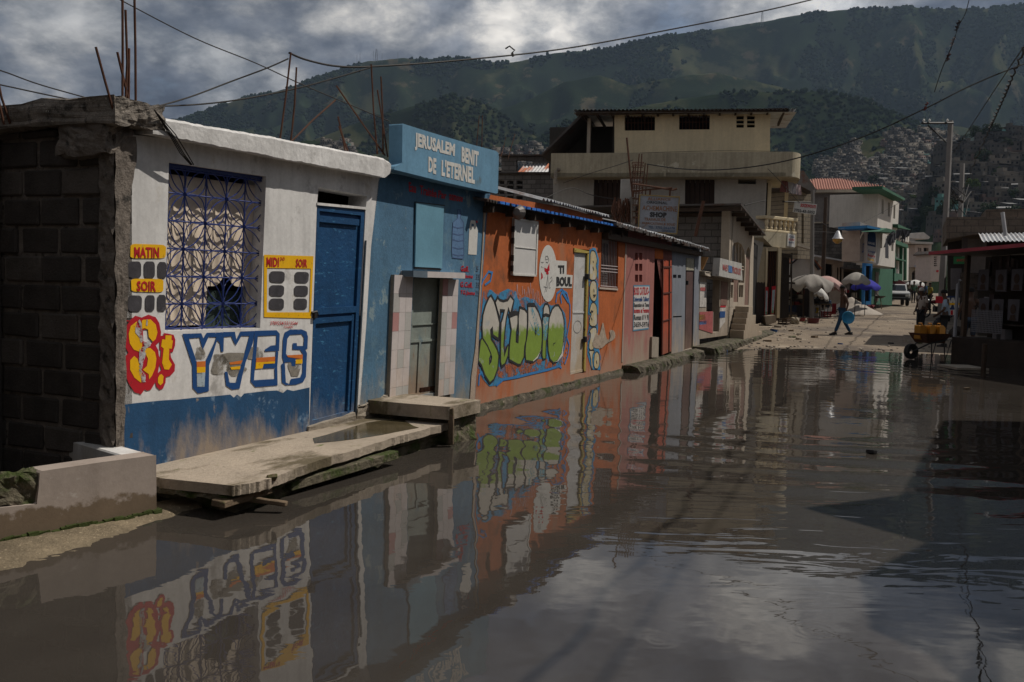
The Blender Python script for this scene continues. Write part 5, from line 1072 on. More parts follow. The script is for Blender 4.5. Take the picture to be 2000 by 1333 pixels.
# ============================================================ the pale arched house with a bare block flank
C_ = lambda *a, **k: mat(*a, **k)
m_pale = mat('pale_render', (.42, .36, .29), var=.15, vs=1.2, bump=.2, streak=.1, splash=((.25, .19, .14), .9, .6))
m_blkw = mat('bare_block_wall', (.20, .185, .175), var=.25, vs=1.5, bump=.5, bs=20, brick=(.40, .20, .014, (.08, .075, .07), .75, 'y'), spots=[((.09, .085, .08), 1.2, .58, .12)])
m_blkx = mat('bare_block_front', (.20, .185, .175), var=.25, vs=1.5, bump=.5, bs=20, brick=(.42, .21, .016, (.08, .075, .07), .7, 'x'), spots=[((.09, .085, .08), 1.2, .58, .12)])
m_brown = mat('brown_wood_door', (.20, .12, .095), var=.25, vs=4, bump=.2)
def X0(k, fr, pts, t0, t1, holes=(), mi=0): k.prism(fr.F(pts, t0), -t0, -t1, [fr.F(h, t0) for h in holes], mi)
fA = FF(26.8); A0 = fA.f(1424, 600)[0]
arch = thing('arched_house', 'pale rendered house with arched openings, outside stairs and a bare block flank', 'house', fA)
hA = [b2((948, 960), (945, 600), (952, 520), (975, 480), (1003, 470), (1035, 492), (1058, 545), (1064, 640), (1050, 960)), b2((1058, 985), (1070, 590), (1078, 535), (1092, 508), (1106, 540), (1106, 600), (1092, 985))]
k = MB(); X0(k, fA, b2((945, 190), (960, 200), (1135, 430), (1125, 1000), (1105, 1230), (915, 1230)), 0, -.25, [hA[0], hA[1]]); k.build('wall', m_pale, arch)
k = MB(); s_ = fA.side(1425, 403, A0); yb0 = fA.side(1150, 398, A0)
k.prism([(0, -.1), (yb0[0], -.1), (yb0[0], s_[1] + .05), (0, s_[1])], 0, .2); o = k.build('block_flank', m_blkw, arch)
# prism lies in x-z: turn it to the y-z plane
o.data.transform(Matrix(((0, 1, 0, A0 - .02), (1, 0, 0, 0), (0, 0, 1, 0), (0, 0, 0, 1))))
k = MB(); e = [fA.side(1424, 430, A0), fA.side(1412, 430, A0)]; k.box(A0 - .05, A0, -.02, .28, -.1, s_[1] - .1); k.build('corner_column', m_conc, arch)
k = MB(); X0(k, fA, [(1415, 420), (1480, 480), (1475, 660), (1415, 660)], -.8, -.85); k.build('room_lining', m_black, arch)
(xa, za), (xb, zb) = fA.f(1449, 403, .42), fA.f(1493, 461, .38)
k = MB(); k.prism([(xa - .12, za + .02), (xb, zb), (xb, zb + .05), (xa - .12, za + .07)], -.42, yb0[0]); k.build('roof', m_tind, arch)
k = MB()
for i in range(6): x = xa + (xb - xa) * i / 6; z = za + (zb - za) * max(0, i / 6 * .98); k.box(x, x + .08, -.40, 2, z - .13, z - .03)
k.build('rafter', m_tan if False else m_wooddk, arch)
# shutters and door leaves
k = MB()
for q in (b2((1068, 590), (1100, 592), (1086, 985), (1054, 985)), b2((975, 640), (1012, 650), (1004, 982), (968, 970))): X0(k, fA, q, -.02, -.08)
k.build('door_leaf', m_brown, arch)
k = MB()
for x in (985, 1010, 1035): k.tube([(fA.f(*b2((x, 480))[0], -.04)[0], .04, fA.f(*b2((x, 490))[0], -.04)[1]), (fA.f(*b2((x - 12, 950))[0], -.04)[0], .04, fA.f(*b2((x - 12, 950))[0], -.04)[1])], .025, 4)
for y in (665, 690): k.tube([(fA.f(*b2((948, y))[0])[0], .04, fA.f(*b2((1000, y))[0])[1]), (fA.f(*b2((1060, y))[0])[0], .04, fA.f(*b2((1000, y))[0])[1])], .02, 4)
k.build('window_bars', m_pale, arch)
k = MB()
for a in ((935, 820, 966, 925), (1015, 822, 1050, 920)):
    X0(k, fA, b2((a[0] - 5, a[1] - 20), (a[2] + 5, a[1] - 18), (a[2] + 2, 1000), (a[0] - 10, 1000)), .005, -.1, [b2((a[0], a[1]), (a[2], a[1]), (a[2] - 4, a[3]), (a[0] - 2, a[3]))])
k.build('pierced_panel', m_pale, arch)
# stairs
k = MB(); nst = 5; xs0 = fA.f(1422, 650, 0)[0]; xs1 = xs0 + .9; yo, yi = -.46, -.05; zb0 = .27
xe = fA.f(1471, 600, .46)[0]
for i in range(nst):
    x = xs0 + (xs1 - xs0) * i / nst; k.box(x, xe - .001 * i, yo + .002 * i, yi, -.05, zb0 + (1.14 - zb0) * (i + 1) / nst)
m_step = mat('stair_concrete', (.37, .31, .24), var=.2, vs=3, bump=.3, splash=((.25, .19, .14), .9, .5)); k.build('stairs', m_step, arch)
k = MB(); xf = fA.f(1490, 640, .46)[0]
for i, h in enumerate((.86, .55, .3)): k.box(xe + (xf - xe) * i / 3 + .002, xe + (xf - xe) * (i + 1) / 3, yo + .02, yi, -.05, h)
k.build('far_stairs', m_step, arch)
# ------------------------------------------------------------ painted kiosk with slab awning
fK = FF(23.4)
kio = thing('painted_kiosk', 'low kiosk with a cracked slab awning and walls covered in faded advertisements', 'kiosk', fK)
k = MB(); X0(k, fK, b2((690, 700), (925, 760), (925, 1230), (685, 1262)), 0, -.2, [b2((752, 765), (858, 780), (850, 1200), (803, 1210), (806, 1040), (748, 1035))]); k.build('wall', mat('kiosk_wall', (.36, .30, .24), var=.25, bump=.2, streak=.2, splash=((.25, .19, .14), .6, .6)), kio)
k = MB(); X0(k, fK, b2((680, 690), (930, 750), (930, 1230), (685, 1262)), -1, -1.05); k.build('room_lining', m_black, kio)
def ads(lst, fr, par, conv, t=.012):
    for nm, col, q in lst:
        k = MB(); k.sheet(fr.F(conv(*q), t), -t); k.build(nm, m_ltr[col] if isinstance(col, str) else col, par)
fad = lambda n, c: mat(n, c, var=.3, vs=6, bump=0, wear=(9, .56, .12, .8))
fr_, fb_, fy_, fw_ = fad('faded_red_ad', (.36, .09, .09)), fad('faded_blue_ad', (.07, .17, .38)), fad('faded_yellow_ad', (.5, .34, .07)), fad('faded_white_ad', (.5, .47, .44))
ads([('painted_advertisement', fw_, ((695, 800), (750, 800), (748, 1000), (693, 1000))), ('painted_advertisement', fr_, ((693, 1040), (803, 1035), (800, 1215), (690, 1180))), ('painted_advertisement', fy_, ((693, 1065), (742, 1062), (742, 1105), (692, 1108))), ('painted_advertisement', fb_, ((693, 1115), (752, 1110), (748, 1140), (692, 1145))),
     ('painted_advertisement', fw_, ((862, 990), (905, 990), (902, 1120), (855, 1180)))], fK, kio, b2)
ads([('painted_advertisement', 'blue', ((860, 1035), (903, 1035), (900, 1085), (857, 1088))), ('painted_advertisement', 'red', ((862, 990), (907, 990), (906, 1003), (862, 1003))), ('painted_advertisement', fr_, ((700, 840), (742, 840), (742, 870), (700, 868)))], fK, kio, b2, .02)
k = MB(); X0(k, fK, b2((870, 790), (925, 800), (915, 985), (866, 985)), .01, -.1); k.build('door', m_brown, kio)
k = MB(); X0(k, fK, b2((730, 708), (860, 718), (940, 745), (940, 765), (735, 748)), .12, -2.2); o = k.build('slab_awning', m_conc, kio); disp(o, .04, 3, 5)
k = MB(); X0(k, fK, b2((862, 602), (1035, 645), (1043, 785), (850, 748)), .32, .14); sg = k.build('signboard', mat('weathered_signboard', (.42, .41, .39), var=.25, vs=3, bump=.3, spots=[((.16, .14, .12), 5, .6, .1)]), kio)
k = MB(); paint(k, fK, 'MAES', b2((882, 648), (925, 660), (922, 712), (882, 700)), .328, bold=.03); paint(k, fK, 'PRODUIT', b2((962, 668), (1030, 690), (1032, 745), (962, 725)), .328, bold=.03); k.build('signboard_lettering', fr_, sg)
k = MB(); X0(k, fK, b2((930, 660), (958, 668), (960, 722), (930, 715)), .33, .322); k.build('signboard_blue_mark', fb_, sg)
o = MB(); c = fK.f(*b2((735, 700))[0], .1); o.lathe([(.0, 0), (.2, 0), (.33, .32), (.30, .32), (.17, .03)], (c[0] + .25, .2, c[1] + .02), 14); o = o.build('basin', mat('ochre_basin', (.32, .17, .06), rough=.6), None, fK); tag(o, 'ochre basin standing on the slab awning by the block wall', 'basin')
o = ledge('pavement', None, fA, fA.f(1368, 660, .2)[0], fA.f(1548, 630, .6)[0], .56, -.12, .19, 140, m_kerb, .07, None); o['kind'] = 'structure'
# loose slabs and rubble at the water's edge
def slab(name, label, x0, y0, x1, y1, z0, z1, dd, cat, m=m_walk, tilt=0):
    a = onz(x0, y0, z0); b = onz(x1, y1, z0); d = b - a; L_ = d.length; k = MB(); k.box(0, L_, 0, dd, 0, z1 - z0)
    o = k.build(name, m, None, None); o.matrix_world = Matrix.Translation(a) @ Matrix.Rotation(math.atan2(d.y, d.x), 4, 'Z') @ Matrix.Rotation(tilt, 4, 'Y'); disp(o, .03, 4, 3); return tag(o, label, cat)
slab('broken_slab', 'flat broken concrete slab at the water edge in front of the kiosk', 1388, 674, 1428, 672, -.05, .16, .9, 'slab')
slab('broken_slab', 'small tilted concrete piece just beside the foot of the stairs', 1432, 663, 1452, 664, .02, .12, .5, 'slab', tilt=.1)
slab('kerb_stone', 'long pale kerb edge curving past the foot of the stairs', 1458, 668, 1540, 640, .02, .14, .35, 'kerb')
slab('broken_slab', 'rounded lump of concrete lying against the lowest stair', 1416, 652, 1434, 652, .05, .22, .35, 'slab')

# ============================================================ big cream house
fD = Fr(aty(1500, 640, 36) * 1, -R(12.3)); fD = Fr((fD.o.x, fD.o.y, 0), -R(12.3))
big = thing('cream_three_storey_house', 'three-storey cream house with rounded parapet, balustraded balcony and tin roof', 'house', fD)
m_cream = mat('cream_render', (.68, .57, .38), var=.12, vs=.8, bump=.2, streak=.1, spots=[((.30, .22, .13), 1.1, .66, .08)])
m_creamg = mat('stained_parapet_render', (.42, .37, .27), var=.2, vs=.8, bump=.25, streak=.22, spots=[((.17, .14, .11), .8, .6, .12), ((.5, .46, .36), 1.6, .62, .05)])
m_whg = mat('grey_white_render', (.40, .38, .35), var=.15, vs=.8, bump=.2, streak=.15)
k = MB(); X0(k, fD, b1((750, 120), (1700, 115), (1700, 400), (750, 400)), 0, -.3, [b1((812, 143), (998, 143), (997, 235), (812, 236)), b1((1145, 140), (1332, 138), (1331, 229), (1145, 230)), b1((1495, 145), (1540, 145), (1540, 218), (1495, 218)), b1((1560, 145), (1607, 145), (1607, 217), (1560, 217))]); k.build('top_floor_wall', m_cream, big)
x1 = fD.f(*b1((1700, 200))[0])[0]; zt = fD.f(*b1((1700, 110))[0])[1]; zp = fD.f(*b1((1700, 362))[0])[1]; yb_ = fD.side(*b1((1775, 300))[0], x1)[0]
k = MB(); k.box(x1 - .25, x1 + .003, 0.002, max(2.5, yb_), zp - .5, zt - .15); k.build('top_floor_side_wall', m_cream, big)
xl = fD.f(*b1((750, 200))[0])[0]; k = MB(); k.box(xl, x1 - .25, .9, 1, zp - .5, zt); k.build('room_lining', m_black, big)
k = MB()
for x0 in (1495, 1560):
    for i in range(2): X0(k, fD, b1((x0, 168 + i * 25), (x0 + 46, 168 + i * 25), (x0 + 46, 173 + i * 25), (x0, 173 + i * 25)), -.02, -.2)
k.build('louvre', m_cream, big)
xw = fD.f(*b1((575, 300))[0])[0]; xo = fD.f(*b1((430, 300))[0])[0]
k = MB(); k.box(fD.f(*b1((583, 200))[0])[0], fD.f(*b1((602, 200))[0])[0], .1, .35, zp - .5, zt - .2); k.build('veranda_post', m_pale, big)
k = MB(); k.box(xo - 1, xl, 2.6, 2.7, zp - .5, zt - .1); k.box(xl - .1, xl, .3, 2.7, zp - .5, zt - .1); k.build('veranda_back_wall', mat('dark_veranda', (.05, .045, .04)), big)
a, c = fD.f(*b1((500, 106))[0], .6), fD.f(*b1((1862, 108))[0], .6)
k = MB(); k.corr(a[0], c[0], -.6, a[1] - .02, 4.5, a[1] + .25, amp=.03, wl=.16, ny=2, tilt=c[1] - a[1] + .05); k.corr(a[0], c[0], -.6, a[1] - .14, 4.5, a[1] + .13, amp=.0, wl=1, ny=2, tilt=c[1] - a[1] + .05); k.build('roof', m_tin, big)
k = MB(); k.box(a[0] + .1, c[0] - .3, -.5, -.4, a[1] - .22, a[1] - .08)
for i in range(14): x = a[0] + .3 + (c[0] - a[0] - .8) * i / 13; k.box(x, x + .08, -.5, 2.5, a[1] - .24, a[1] - .14)
k.build('roof_timber', m_wooddk, big)
p1, p2 = fD.f(*b1((575, 125))[0], .3), fD.f(*b1((305, 390))[0], .3)
k = MB(); k.prism([(p1[0], p1[1]), (p2[0], p2[1]), (p2[0], p2[1] + .08), (p1[0] - .05, p1[1] + .1)], -.3, 4); k.build('lean_to_roof', m_tind, big)
# parapet band with rounded corner
za, zb = fD.f(*b1((1000, 517))[0], .9)[1], fD.f(*b1((1000, 370))[0], .9)[1]
xl2 = fD.f(*b1((362, 440))[0], .9)[0]; xr = fD.f(*b1((1800, 440))[0], .9)[0]; rc = 1.0
cn = fD.f(*b1((1890, 440))[0], .2)[0]
pp = [(xl2, -.9), (xr, -.9)] + [(xr + (cn - xr) * math.sin(a), -.9 + 1.1 * (1 - math.cos(a))) for a in [i * math.pi / 16 for i in range(1, 9)]] + [(cn + .05, 3.2), (cn - .15, 3.2), (cn - .2, .3), (xr, -.7), (xl2, -.7)]
k = MB(); k.hprism(pp, za, zb); k.build('parapet', m_creamg, big)
k = MB(); k.hprism([(xl2, -.9), (xr, -.9), (cn - .2, .2), (cn - .2, 3), (xl2, 3.4)], za - .002, za + .15); k.build('floor_slab', m_creamg, big)
k = MB(); q = fD.f(*b1((1060, 440))[0], .9)[0]; k.box(q - .05, q + .05, -.93, -.9, za, zb - .02); k.build('parapet_pilaster', m_creamg, big)
k = MB(); a = fD.f(*b1((395, 490))[0], .95); k.tube([(a[0] + .1, -.9, a[1] + .1), (a[0] + .1, -1.1, a[1] + .1), (a[0], -1.1, a[1]), (a[0], -1.1, a[1] - .5)], .07, 7); k.build('drain_pipe', m_conc, big)
# middle floor
z0 = fD.f(*b1((1000, 700))[0])[1]; zg = .2
k = MB(); X0(k, fD, b1((375, 505), (1682, 505), (1665, 900), (1600, 1260), (375, 1260)), 0, -.3, [b1((625, 519), (795, 519), (795, 700), (622, 700)), b1((1182, 519), (1362, 519), (1360, 700), (1180, 700)), b1((1505, 522), (1615, 524), (1614, 563), (1505, 561))]); k.build('middle_floor_wall', m_whg, big)
k = MB(); X0(k, fD, b1((500, 505), (1700, 505), (1700, 760), (500, 760)), -1.2, -1.3); k.build('room_lining', m_black, big)
# street-side: middle floor recess, posts, balcony
xm = fD.f(*b1((1680, 600))[0])[0]; k = MB(); k.box(xm - .3, xm - .1, .3, 5, zg, za); k.build('street_side_wall', m_creamg, big)
k = MB(); 
for y, xx in ((.15, xm + .05), (2.6, xm + .9)): k.box(xx, xx + .14, y, y + .14, z0 - .3, za)
k.build('balcony_post', m_cream, big)
fB = Fr(fD.at(xm - .05, -.35, 0), R(38)); zbt, zbb, zbl = fB.f(*b1((1720, 765))[0])[1], fB.f(*b1((1720, 850))[0])[1], fB.f(*b1((1750, 950))[0])[1]
bal = bpy.data.objects.new('balcony', None); COL.objects.link(bal); bal.parent = big; bal.matrix_local = fD.I @ fB.M
xbL = fB.f(*b1((1668, 900))[0])[0]; xbR = fB.f(*b1((1862, 900))[0])[0]
k = MB(); k.box(xbL, xbR, 0, 1.6, zbb - .04, zbb + .06); k.box(xbL, xbR, -.03, .16, zbt - .08, zbt + .05); k.box(xbL, xbL + .16, .16, 1.5, zbt - .08, zbt + .05); k.build('balcony_rail', m_cream, bal, bev=.02)
k = MB(); n = int((xbR - xbL) / .3)
for i in range(n): k.lathe([(.05, 0), (.07, .06), (.04, .12), (.085, .28), (.05, .42), (.07, .5), (.05, zbt - zbb - .14)], (xbL + .17 + i * .3, .07, zbb + .06), 8)
k.build('baluster', m_cream, bal)
k = MB(); k.prism([(xbL, zbb - .04), (xbR, zbb - .04), (xbR, zbl + .12), (xbR - .2, zbl), (xbL + .5, zbl + .02), (xbL - .1, zbl + .35)], .0, 1.8); k.build('balcony_slab', m_creamg, bal, bev=.03)
k = MB(); q = [fB.f(*p_, .03) for p_ in b2((1412, 400), (1470, 415), (1468, 515), (1408, 505))]; k.prism(q, -.03, 0); pb_ = k.build('balcony_sign', m_ltr['white'], bal)
k = MB(); paint(k, fB, 'Coin', b2((1425, 415), (1465, 425), (1463, 440), (1424, 432)), .036); paint(k, fB, 'Sport', b2((1418, 465), (1462, 470), (1460, 488), (1417, 482)), .036); k.build('balcony_sign_blue_lettering', m_ltr['blue'], pb_)
k = MB(); paint(k, fB, 'ROUND', b2((1420, 440), (1465, 447), (1463, 463), (1419, 458)), .036); k.build('balcony_sign_red_lettering', m_ltr['red'], pb_)
# clothes hung in the middle-floor recess
for i, (x, c, lb) in enumerate(((1770, (.20, .08, .07), 'dark red cloth hanging in the balcony recess'), (1805, (.45, .43, .42), 'white cloth hanging at the balcony, left of the grey one'), (1830, (.3, .28, .3), 'pale grey cloth hanging at the balcony between two others'), (1850, (.4, .3, .3), 'pinkish cloth hanging at the right end of the balcony line'))):
    k = MB(); a = fB.f(*b1((x, 540 + i * 8))[0], .2); b_ = fB.f(*b1((x, 610 + i * 5))[0], .2); n = 8; vs = []
    for q in range(n + 1):
        for r_ in range(5): vs.append((a[0] + .45 * q / n, -.2 + .05 * math.sin(q * 1.9 + r_ * .4), a[1] + (b_[1] - a[1]) * r_ / 4))
    k.add(vs, [(q * 5 + r_, (q + 1) * 5 + r_, (q + 1) * 5 + r_ + 1, q * 5 + r_ + 1) for q in range(n) for r_ in range(4)])
    tag(k.build('hanging_cloth', mat('cloth_%d' % i if False else 'hanging_cloth', c, bump=.1), None, fB, smooth=True), lb, 'cloth')
# ground floor street corner
fG = Fr(fD.at(fD.f(*b2((1130, 700))[0])[0], -.02, 0), -R(2)); 
gx = lambda *p: b2(*p)
grd = bpy.data.objects.new('ground_floor', None); COL.objects.link(grd); grd.parent = big; grd.matrix_local = fD.I @ fG.M
k = MB(); X0(k, fG, gx((1128, 505), (1345, 515), (1340, 1110), (1120, 1140)), 0, -.25, [gx((1250, 545), (1335, 545), (1322, 1080), (1238, 1085))]); k.build('corner_wall', mat('dado_cream', (.42, .35, .24), var=.15, bump=.2, zmix=[(1.95, 1.98, (.05, .035, .03))]), grd)
k = MB(); 
for a, b_ in ((1236, 1250), (1335, 1362)): X0(k, fG, gx((a, 520), (b_, 520), (b_ - 18, 1090), (a - 14, 1090)), .06, -.2)
k.build('corner_column', m_cream, grd)
k = MB(); X0(k, fG, gx((1245, 540), (1340, 540), (1325, 1085), (1235, 1085)), -.6, -.65); k.build('room_lining', m_black, grd)
k = MB()
for i in range(6): a = fG.f(*gx((1255 + i * 15, 545))[0], -.1); b_ = fG.f(*gx((1243 + i * 15, 1080))[0], -.1); k.tube([(a[0], .1, a[1]), (b_[0], .1, b_[1])], .02, 4)
k.build('door_grille', m_rust, grd)
for q, nm in ((gx((1230, 835), (1254, 838), (1246, 1068), (1222, 1068)), 'poster'), (gx((1282, 832), (1316, 828), (1298, 1056), (1272, 1060)), 'poster')):
    k = MB(); X0(k, fG, q, .12, .09); po = k.build(nm, m_ltr['red'], grd); k = MB(); xm_ = sum(p[0] for p in q) / 4; ym_ = sum(p[1] for p in q) / 4
    X0(k, fG, [((x - xm_) * .72 + xm_, (y - ym_) * .84 + ym_ + 3) for x, y in q], .13, .12); k.build('poster_panel', mat('poster_sky', (.34, .42, .46), bump=0, var=.25, vs=3, spots=[((.10, .25, .12), 2, .56, .05), ((.45, .3, .05), 3, .66, .03)]), po)
k = MB(); X0(k, fG, gx((1225, 1075), (1315, 1065), (1318, 1125), (1235, 1150)), .6, -.2); o = k.build('step', m_step, grd, bev=.03)
k = MB(); X0(k, fG, gx((1362, 560), (1450, 575), (1440, 760), (1362, 760)), -.5, -.6, [gx((1375, 590), (1440, 600), (1432, 740), (1372, 740))]); X0(k, fG, gx((1362, 560), (1425, 575), (1418, 1085), (1350, 1100)), -1.4, -1.5); X0(k, fG, gx((1362, 790), (1470, 800), (1470, 815), (1362, 805)), -.5, -.55); X0(k, fG, gx((1440, 560), (1450, 560), (1444, 1080), (1434, 1080)), -.3, -.36); k.build('side_bay', mat('dark_side_bay', (.035, .028, .024)), grd)
# ------------------------------------------------------------ vertical rusted rebar column bundle + sign behind the tin roofs
fS = FF(19.5); fS = Fr(fS.at(0, 2.2, 0), -R(4))
reb = thing('rebar_column', 'tall bundle of rusted column bars tied with hoops behind the tin roofs', 'column bars', fS)
base_z = 1.4
k = MB(); X0(k, fS, b1((850, 640), (880, 640), (875, 810), (850, 810)), 0, -.3); k.build('column_stub', m_rough, reb)
bars = [((828, 272), (880, 800)), ((905, 370), (872, 800)), ((922, 370), (888, 800)), ((940, 432), (905, 800)), ((955, 440), (915, 790)), ((880, 440), (860, 800)), ((868, 450), (850, 800))]
for a, b_ in bars:
    k = MB(); (x0, zz0), (x1, zz1) = fS.f(*b1(a)[0]), fS.f(*b1(b_)[0]); y_ = rnd.uniform(0, .25); k.tube([(x0, y_, zz0), ((x0 + x1) / 2 + rnd.uniform(-.03, .03), y_, (zz0 + zz1) / 2), (x1, y_, zz1)], .022 if a[0] == 828 else .014, 5); k.build('rebar_rod', m_rust, reb)
k = MB()
for y in (430, 450, 485, 520, 550, 580, 610, 650, 690, 730, 765):
    a, b_ = fS.f(*b1((860, y))[0]), fS.f(*b1((930 - (y - 430) * .06, y))[0]); k.tube([(a[0], -.01, a[1]), (b_[0], -.01, b_[1]), (b_[0], .27, b_[1]), (a[0], .27, a[1]), (a[0], -.01, a[1])], .01, 4, cap=False)
k.build('rebar_hoop', m_rust, reb)
k = MB(); r_ = random.Random(2)
for i in range(46):
    x = r_.uniform(750, 870); y = r_.uniform(640, 670); a, b_ = fS.f(*b1((x + r_.uniform(-8, 14), y))[0]), fS.f(*b1((x, 790))[0]); yy = r_.uniform(0, .4); m_ = r_.uniform(-.08, .08); k.tube([(a[0], yy, a[1]), ((a[0] + b_[0]) / 2 + m_, yy, (a[1] + b_[1]) / 2), (b_[0], yy, b_[1])], .011, 4)
o = k.build('scrap_rod_heap', m_rust, None, fS); tag(o, 'heap of tangled rusty rods stacked upright left of the hanging sign', 'scrap rods')
k = MB()
for i in range(9):
    x = 800 + i * 14; a, b_ = fS.f(*b1((x + 12, 517))[0]), fS.f(*b1((x - 2, 665))[0]); k.box(b_[0] - .03, b_[0] + .035, .45, .47, b_[1], a[1])
o = k.build('slatted_shutter', mat('pale_slats', (.42, .40, .37), bump=.1), None, fS); tag(o, 'pale upright slats leaning behind the rusty rods', 'slats')
sgn = thing('hanging_signboard', 'faded machine-shop signboard hanging from a rusty bracket above the tin roof', 'sign', fS)
q = ge((135, 150), (1160, 205), (1100, 1150), (60, 1130)); qs = [(1250.5, 381.5), (1327, 385.5), (1322, 457), (1247, 452)]
k = MB(); X0(k, fS, qs, .3, .27); bd = k.build('board', mat('faded_board', (.25, .26, .29), var=.2, vs=3, bump=.1, spots=[((.20, .11, .05), 2.4, .58, .1), ((.32, .28, .25), 1.4, .55, .12)]), sgn)
k = MB(); X0(k, fS, [(1249, 380), (1328, 384), (1323, 458), (1246, 453)], .32, .26, [[(1251, 382), (1326, 386.5), (1321, 456), (1248, 451)]]); k.build('board_frame', mat('ochre_sign_frame', (.28, .20, .08), rough=.6), bd)
k = MB()
for st, qq in (('ALLIANCE', ((330, 205), (930, 240), (930, 300), (330, 290))), ('ACHEMACHINE', ((200, 420), (1100, 450), (1095, 590), (190, 540))), ('TRAVAUX DE', ((250, 740), (800, 760), (800, 835), (240, 820))), ('FABRICATION & SOUD', ((200, 850), (1060, 890), (1050, 955), (180, 910)))): paint(k, fS, st, ge(*qq), .306, bold=.02)
k.build('board_orange_lettering', mat('faded_orange_letter', (.22, .10, .045), bump=0, wear=(9, .55, .15, .8)), bd)
k = MB()
for st, qq, bo in (('ORIGINAL', ((305, 305), (850, 325), (850, 395), (300, 370)), .02), ('SHOP', ((390, 590), (830, 605), (825, 745), (385, 725)), .06)): paint(k, fS, st, ge(*qq), .308, bold=bo)
k.build('board_black_lettering', m_ltr['black'], bd)
k = MB()
for st, qq in (('TEL: 3702-54-6378', ((350, 950), (1040, 990), (1035, 1050), (345, 1020))), ('GENERALE', ((700, 1050), (1040, 1065), (1036, 1120), (695, 1100)))): paint(k, fS, st, ge(*qq), .306, bold=.02)
k.build('board_blue_lettering', mat('faded_blue_letter', (.04, .08, .15), bump=0, wear=(9, .58, .15, .8)), bd)
k = MB(); a, b_ = fS.f(*b1((860, 560))[0], .28), fS.f(*b1((1132, 590))[0], .28); c = fS.f(*b1((860, 605))[0], .28)
k.tube([(a[0], -.28, a[1]), (a[0] + .9, -.28, a[1] - .12), (b_[0], -.28, b_[1])], .025, 5); k.tube([(c[0], -.28, c[1]), (b_[0] - .1, -.28, b_[1] + .02)], .018, 5)
for x in (968, 1090): p = fS.f(*b1((x, 598))[0], .28); k.tube([(p[0], -.28, p[1]), (p[0], -.28, p[1] - .3)], .02, 4)
k.build('bracket', m_rust, sgn)
# ------------------------------------------------------------ small block house with vent blocks, far left
fE = Fr(aty(1000, 500, 42), -R(14)); fE = Fr((fE.o.x, fE.o.y, 0), -R(14))
blk = thing('block_house', 'grey block house with pierced vent blocks and a rust-streaked tin sheet, beside the cream house', 'house', fE)
k = MB(); hv = [b1((40 + c * 56, 541 + r_ * 31), (78 + c * 56, 541 + r_ * 31), (78 + c * 56, 562 + r_ * 31), (40 + c * 56, 562 + r_ * 31)) for r_ in range(4) for c in range(3)]
X0(k, fE, b1((0, 490), (378, 490), (378, 1200), (0, 1200)), 0, -.3, hv); k.build('lower_wall', m_blkx, blk)
k = MB(); X0(k, fE, b1((60, 385), (310, 385), (358, 400), (358, 500), (60, 500)), -1.5, -1.8, [b1((150, 415), (250, 415), (250, 480), (150, 480))]); k.build('upper_wall', m_blkx, blk)
k = MB(); X0(k, fE, b1((0, 480), (378, 480), (378, 900), (0, 900)), -2.2, -2.3); k.build('room_lining', m_black, blk)
k = MB(); a, b_ = fE.f(*b1((150, 492))[0], .2), fE.f(*b1((358, 492))[0], .2); k.corr(a[0], b_[0], -.1, a[1], 1.4, fE.f(*b1((200, 440))[0], -1.4)[1], amp=.03, wl=.16, ny=3); k.build('tin_sheet', mat('rust_streaked_tin', (.45, .45, .46), rough=.5, metal=.5, bump=.1, spots=[((.30, .10, .05), .7, .5, .05, (1, .2, .2))]), blk)
k = MB(); X0(k, fE, b1((40, 380), (370, 380), (370, 388), (40, 388)), -1.2, -3); X0(k, fE, b1((0, 488), (378, 488), (378, 496), (0, 496)), .2, -.4); k.build('roof_edge', m_tind, blk)
# ============================================================ the block behind: red-roofed house, green building, gable
def FY(x, Y, rot): p = aty(x, 600, Y); return Fr((p.x, p.y, 0), R(rot))
m_stone = mat('mottled_grey_render', (.22, .205, .20), var=.3, vs=.5, bump=.3, streak=.1, spots=[((.12, .11, .105), .6, .55, .15)])
m_block2 = mat('dark_block_face', (.13, .115, .105), var=.3, vs=.6, bump=.5, bs=12, brick=(.45, .22, .02, (.05, .045, .04), .7, 'x'), spots=[((.05, .045, .04), .8, .52, .15)])
m_wht = mat('street_white_paint', (.56, .53, .49), var=.12, vs=.6, bump=.1, streak=.12, spots=[((.3, .27, .23), .8, .64, .08)])
m_grn = mat('street_green_paint', (.035, .12, .075), var=.2, vs=.8, bump=.1, streak=.1); m_blu = mat('street_blue_paint', (.04, .20, .45), var=.15, bump=.1)
fH = FY(1717, 60, -16)
red_h = thing('red_roofed_house', 'grey two-storey house with a pinkish-red hipped roof above a dark block ground storey', 'house', fH)
k = MB(); X0(k, fH, b3((395, 185), (965, 190), (960, 470), (395, 470)), 0, -.4, [b3((605, 245), (740, 243), (738, 378), (603, 375))]); k.build('upper_wall', m_stone, red_h)
k = MB(); X0(k, fH, b3((600, 240), (745, 240), (745, 385), (600, 385)), -.3, -.35); k.build('window_backing', m_black, red_h)
k = MB()
for i in range(6): y = 255 + i * 20; X0(k, fH, b3((605, y), (738, y), (738, y + 7), (605, y + 7)), -.1, -.15)
k.build('window_louvre', m_dark, red_h)
k = MB(); X0(k, fH, b3((385, 470), (803, 468), (800, 1000), (385, 1000)), 1.2, -.5); k.build('block_storey', m_block2, red_h)
k = MB(); X0(k, fH, b3((385, 462), (800, 458), (800, 474), (385, 474)), 1.3, 0); o = k.build('block_coping', m_conc, red_h); disp(o, .05, 2, 4)
L0, R0, AP = fH.f(*b3((405, 180))[0], .6), fH.f(*b3((960, 183))[0], .6), fH.f(*b3((600, 85))[0], -3)
